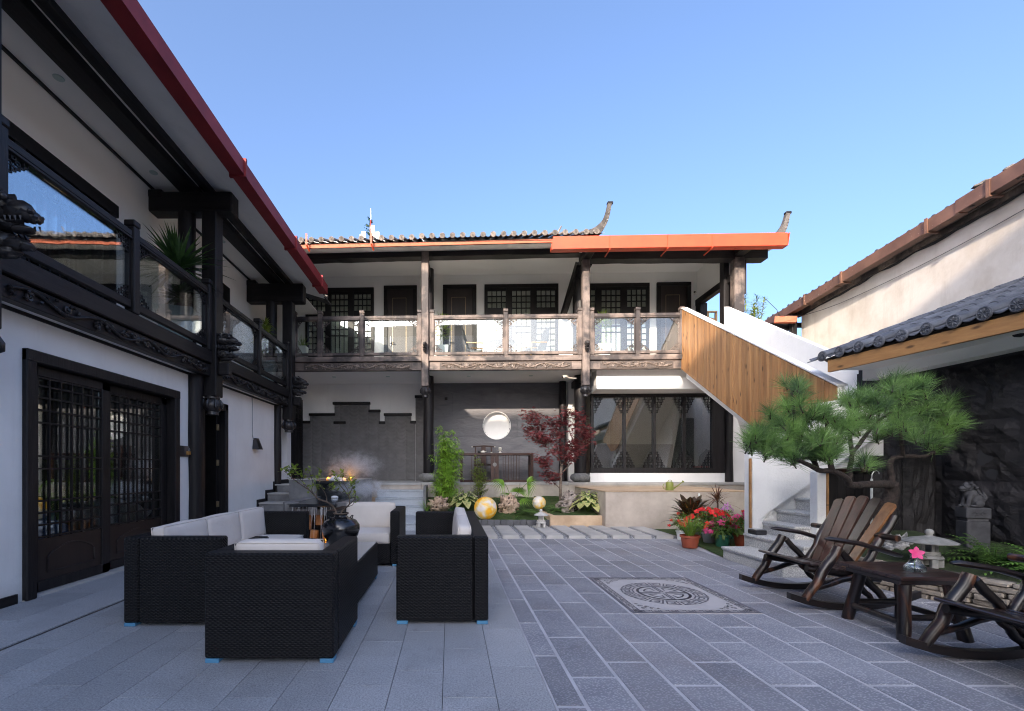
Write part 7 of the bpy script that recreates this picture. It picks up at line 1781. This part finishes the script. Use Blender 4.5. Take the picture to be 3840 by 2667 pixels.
# ------------------------------------------------------------------ gallery plants and furniture
def planter(name, label, loc, w0, w1, h, m, rz=0): o = T(name, label, 'potted plant', loc, rz, None, local=True); q = MB(); q.add([(sx*w0, sy*w0, 0) for sx, sy in ((-1,-1),(1,-1),(1,1),(-1,1))]+[(sx*w1, sy*w1, h) for sx, sy in ((-1,-1),(1,-1),(1,1),(-1,1))]+[(sx*w1*.88, sy*w1*.88, h) for sx, sy in ((-1,-1),(1,-1),(1,1),(-1,1))]+[(sx*w1*.85, sy*w1*.85, h-.04) for sx, sy in ((-1,-1),(1,-1),(1,1),(-1,1))],[(0,3,2,1)]+[(4*j+k,4*j+(k+1)%4,4*j+4+(k+1)%4,4*j+4+k) for j in range(3) for k in range(4)]+[(12,13,14,15)]); q.build('planter', M[m], o); return o
def sword(q, c, n, L, W, rs, lo=-.2, hi=1.4, droop=.35):
    for i in range(n): a = i*2.399; e = lo+(hi-lo)*rs.random(); q.leaf(V3(c)+V3((0,0,rs.uniform(-.05,.05))), (cos(a)*cos(e), sin(a)*cos(e), sin(e)), L*rs.uniform(.75,1.1), W, droop, prof=(.5,1,.8,.4,0))
o = planter('potted_dracaena', 'large sword-leaved dracaena in a tapered pale green planter on the left balcony', (-4.06, 6.78, 3.005), .15, .25, .55, 'palepot', .3); rs = random.Random(61)
q = MB(); q.tube([(0,0,.45),(.02,.01,.8),(.0,.03,1.02)], [.03,.025,.022], 8); q.tube([(.02,-.03,.45),(.06,-.05,.62)], .02, 7); q.build('stem', M['bark'], o, True); q = MB(); sword(q, (0,.0,1.16), 150, .78, .055, rs, -.4, 1.45, .22); sword(q, (.06,-.05,.72), 70, .42, .04, rs, -.5, 1.3, .3); q.build('leaves', M['dracaena'], o)
o = planter('potted_dracaena', 'bushy green dracaena in a pale tapered planter at the far end of the left balcony', (-4.05, 9.95, 3.005), .14, .24, .52, 'palepot', .2); q = MB()
for (x, z) in ((0,1.15),(.04,.95),(-.05,.8),(.02,1.35),(.05,1.2),(-.12,1.0)): sword(q, (x,0,z), 38, .26, .028, rs, -.4, 1.4, .4)
q.build('leaves', M['leafy'], o); MB().tube([(0,0,.45),(.02,0,.8),(0,0,1.3)], .014, 7).build('stem', M['bark'], o)
def bpos(px, Y=11.35): a = BKW(fac(px, 0, Y)[0], Y); return (a[0], a[1], FZ+.002)
o = planter('potted_asparagus_fern', 'bright feathery fern in a tall white planter at the left end of the gallery', bpos(677), .09, .12, .52, 'whitepot'); q = MB(); rs = random.Random(71)
for i in range(40): a = i*2.4; e = rs.uniform(.5,1.5); frond(q, (0,0,.5), (cos(a)*cos(e), sin(a)*cos(e), sin(e)), rs.uniform(.3,.48), .035, 10, .3, .014)
q.build('fronds', M['fernb'], o)
def juniper(q, c, r, n, rs):
    for i in range(n):
        d = V3((rs.gauss(0,1), rs.gauss(0,1), rs.gauss(.3,1))).normalized(); p = V3(c)+V3((d.x*r[0], d.y*r[1], d.z*r[2]))*rs.uniform(.5,1); frond(q, p, d+V3((0,0,.5)), .13, .03, 6, .1, .012)
for (px, lab) in ((990, 'rounded green conifer in a white planter right of the first gallery column'), (1351, 'rounded green conifer in a white planter right of the second gallery column')):
    o = planter('potted_conifer', lab, bpos(px), .11, .16, .5, 'whitepot'); q = MB(); juniper(q, (0,0,.92), (.19,.17,.36), 210, rs); q.build('foliage', M['nandina'], o)
def deckchair(label, px, rz, Y=11.6):
    o = T('lounge_chair', label, 'chair', bpos(px, Y), rz, None, local=True); q = MB(); pts = [(-.26,.40),(-.1,.36),(.10,.36),(.2,.42),(.30,.70),(.37,1.0)]
    for i in range(5):
        (a, za), (b, zb) = pts[i], pts[i+1]; w0 = .25 if i < 4 else .23; w1 = .25 if i < 3 else (.23 if i == 3 else .17); q.add([(a,-w0,za),(a,w0,za),(b,w1,zb),(b,-w1,zb),(a,-w0,za+.035),(a,w0,za+.035),(b+.0,w1,zb+.035),(b,-w1,zb+.035)],[(0,3,2,1),(4,5,6,7),(0,1,5,4),(1,2,6,5),(2,3,7,6),(3,0,4,7)])
    q.build('seat_shell', M['lounge'], o)
    for s in (-1,1): MB().tube([(-.24,s*.22,0),(-.16,s*.2,.38)], .018, 7).build('leg', M['oak'], o); MB().tube([(.26,s*.22,0),(.14,s*.2,.38)], .018, 7).build('leg', M['oak'], o); MB().tube([(-.2,s*.27,.56),(.22,s*.27,.60)], .018, 7).build('armrest', M['oak'], o); MB().tube([(-.2,s*.27,.56),(-.2,s*.24,.36)], .014, 7).build('arm_support', M['oak'], o)
deckchair('dark shell lounge chair with honey wood legs on the gallery, left of the round table', 1068, pi*.92); deckchair('dark shell lounge chair seen from the side on the gallery, right of the round table', 1195, pi*.1)
o = T('round_table', 'round dark table on the gallery between the two lounge chairs', 'table', bpos(1124, 11.7), local=True); MB().lathe([(.001,.66),(.34,.66),(.345,.67),(.34,.69),(.001,.69)], (0,0,0), 28).build('table_top', M['lounge'], o)
MB().tube([(0,0,0),(0,0,.66)], .025, 8).build('pedestal', M['latch'], o); MB().lathe([(.001,0),(.2,0),(.18,.02),(.001,.025)], (0,0,0), 20).build('foot', M['latch'], o)
a = bpos(1111, 11.7); o = T('potted_orchid', 'small spiky plant with one pale flower on the gallery table', 'potted plant', (a[0], a[1], FZ+.694), local=True); pot(o, .06, .22, 'whitepot'); q = MB(); sword(q, (0,0,.26), 20, .2, .022, rs, .1, 1.4, .2); q.build('leaves', M['leafy'], o)
MB().tube([(0,0,.2),(.08,0,.45),(.03,0,.55),(.09,0,.68)], .005, 5).build('stem', M['bark'], o); q = MB(); bloom(q, V3((-.01,0,.5)), .035); q.build('flower', M['whitefl'], o); 
# plant and lattice behind the gallery end
a = BKW(fac(1688, 0, 11.6)[0], 11.6); o = T('oleander_bush', 'sunlit narrow-leaved green bush rising behind the stair parapet', 'shrub', (a[0], a[1], 2.9), local=True); q = MB(); st = MB(); rs = random.Random(81)
for i in range(9):
    x = rs.uniform(-.22,.22); h = rs.uniform(1.9,2.75); pts = [V3((x*.3, 0, 0)), V3((x*.8, rs.uniform(-.1,.1), h*.6)), V3((x, rs.uniform(-.15,.15), h))]; st.tube(pts, [.012,.009,.005], 5)
    for k in range(10): sword(q, pts[1].lerp(pts[2], k/9), 11, .15, .024, rs, -.1, 1.2, .2)
q.build('leaves', M['leafy'], o); st.build('stems', M['bark'], o); MB().lathe([(.001,-.3),(.2,-.3),(.25,.1),(.001,.1)], (0,0,0), 18).build('pot', M['terracotta'], o)
a = BKW(fac(1590, 0, 13.4)[0], 13.4); o = T('pale_wood_trellis', 'pale slatted wood trellis beyond the open end of the gallery', 'trellis', (a[0], a[1], 3.75), local=True)
for x in (-.12,.12): MB().cbox(x-.03,x+.03,-.03,.03,0,1.95,.004).build('upright', M['slatwood'], o)
for i in range(9): MB().obox((0,0,.25+.19*i), (.2,.02,.07), rotm(0,.25,0)).build('slat', M['slatwood'], o)
MB().cbox(-.15,.15,-.035,.035,1.96,2.0,.004).build('top_rail', M['slatwood'], o)
# beyond the ridge: tree, pale posts, mast
a = V3(PXB(831, 560, 26)); o = T('distant_tree', 'tip of a thin dark conifer showing above the tiled ridge', 'tree', (a.x, a.y, 0), local=True); st = MB().tube([(0,0,0),(0,0,12),(.0,0,15.35)], [.2,.12,.03], 7); st.build('trunk', M['bark'], o); q = MB(); rs = random.Random(91)
for i in range(70):
    z = rs.uniform(11.5,15.4); L = .15+(15.5-z)*.22*rs.uniform(.4,1.2); aa = rs.uniform(0,6.28); p0 = V3((0,0,z)); e = V3((cos(aa)*L, sin(aa)*L, z+.1)); q.tube([p0, e], .012, 3)
    for k in range(14): q.leaf(p0.lerp(e, rs.uniform(.2,1.1)), (rs.uniform(-1,1), rs.uniform(-1,1), rs.uniform(-.5,1)), .11, .05, .2)
q.build('crown', M['ferndk'], o)
a = V3(PXB(832, 560, 24)); o = T('antenna_mast', 'thin red and white antenna mast above the roof', 'antenna', (a.x, a.y, 0), local=True); zt = 1.2+(1052-468)*24/1021; MB().tube([(0,0,0),(0,0,zt-.6)], .03, 6).build('red_section', M['red'], o); MB().tube([(0,0,zt-.6),(0,0,zt)], .025, 6).build('white_section', M['whitepot'], o)
for (px, w_, top, wh) in ((837,.09,508,'tallest pale post behind the tiled ridge, in front of the mast'),(816,.10,521,'pale post behind the ridge just left of the mast'),(811,.06,527,'thinnest and lowest pale post, leftmost behind the ridge'),(847,.10,522,'pale post behind the ridge just right of the mast')):
    a = V3(PXB(px, 560, 22)); o = T('white_roof_post', wh, 'post', (a.x, a.y, 0), 0, 'pale posts behind the ridge', local=True); MB().box(-w_,w_,-.05,.05,0,1.2+(1052-top)*22/1021).build('post', M['plaster'], o)

# ------------------------------------------------------------------ small things on the left wall and in the left room
o = T('wall_lamp', 'dark tapered wall lamp with a grey conduit above it on the white wall', 'lamp', (WX, 8.98, 1.7)); q = MB(); q.add([(WX+.001,8.88,1.58),(WX+.13,8.88,1.58),(WX+.13,9.08,1.58),(WX+.001,9.08,1.58),(WX+.001,8.92,1.80),(WX+.06,8.92,1.80),(WX+.06,9.04,1.80),(WX+.001,9.04,1.80)],[(0,3,2,1),(4,5,6,7),(0,1,5,4),(1,2,6,5),(2,3,7,6),(3,0,4,7)]); q.build('lamp_body', M['latch'], o)
MB().tube([(WX+.01,8.85,2.60),(WX+.012,8.86,2.45),(WX+.012,8.86,1.85),(WX+.012,8.90,1.78),(WX+.01,8.93,1.77)], .008, 6).build('conduit', M['greypot'], o)
o = T('room_sign', 'brown wooden room number plaque reading 102 beside the open doorway', 'sign', (WX, 6.63, 1.5)); MB().cbox(WX+.001, WX+.02, 6.46, 6.92, 1.375, 1.53, .004).build('backing_board', M['greyy'], o)
MB().cbox(WX+.022, WX+.045, 6.62, 7.0, 1.405, 1.455, .003).build('name_bar', M['oak'], o)
q = MB()
for (y0, h) in ((6.68,.05),(6.76,.075),(6.84,.07),(6.91,.045)): q.prism([(y0-.035,1.455),(y0,1.455+h),(y0+.035,1.455)], 'x', WX+.03, WX+.038)
q.build('mountain_cutout', M['steel'], o)
tcur = bpy.data.curves.new('room_number', 'FONT'); tcur.body = '102'; tcur.size = .085; tcur.extrude = .003; tob = bpy.data.objects.new('room_number', tcur); C.objects.link(tob)
dg = bpy.context.evaluated_depsgraph_get(); tme = bpy.data.meshes.new_from_object(tob.evaluated_get(dg)); bpy.data.objects.remove(tob); tme.materials.clear(); tme.materials.append(M['letter'])
tn = bpy.data.objects.new('room_number', tme); C.objects.link(tn); tn.parent = o; tn.rotation_euler = (R(90), 0, R(90)); tn.location = (.036, .10, -.155)
o = T('blue_quilt', 'crumpled pale blue quilt seen through the nearest sliding door', 'quilt', (-4.9, 4.9, .3), local=True); q = MB(); q.ell((0,0,.1), (.42,.7,.42), 24, 14, .35, 9); q.build('quilt_folds', M['bluecloth'], o, True)
o = T('yellow_stool', 'yellow drum stool inside the room behind the quilt', 'stool', (-5.3, 5.25, .5), local=True); MB().lathe([(.001,0),(.17,0),(.19,.1),(.19,.45),(.17,.5),(.001,.5)], (0,0,0), 20).build('drum', M['yellow'], o, True)
o = T('olive_sofa', 'olive green sofa back inside the room behind the sliding doors', 'sofa', (-6.3, 6.6, 0), local=True); MB().cbox(-.4,.4,-1.3,1.3,.05,.5,.05).build('seat', M['olivecloth'], o); MB().cbox(-.4,-.15,-1.3,1.3,.5,1.35,.08).build('back', M['olivecloth'], o)
o = T('striped_bedding', 'pale grey folded bedding behind the second sliding door', 'bedding', (-5.0, 6.7, .35), local=True); q = MB(); q.ell((0,0,.15), (.4,.6,.22), 20, 12, .4, 4); q.build('folds', M['curtain'], o, True)
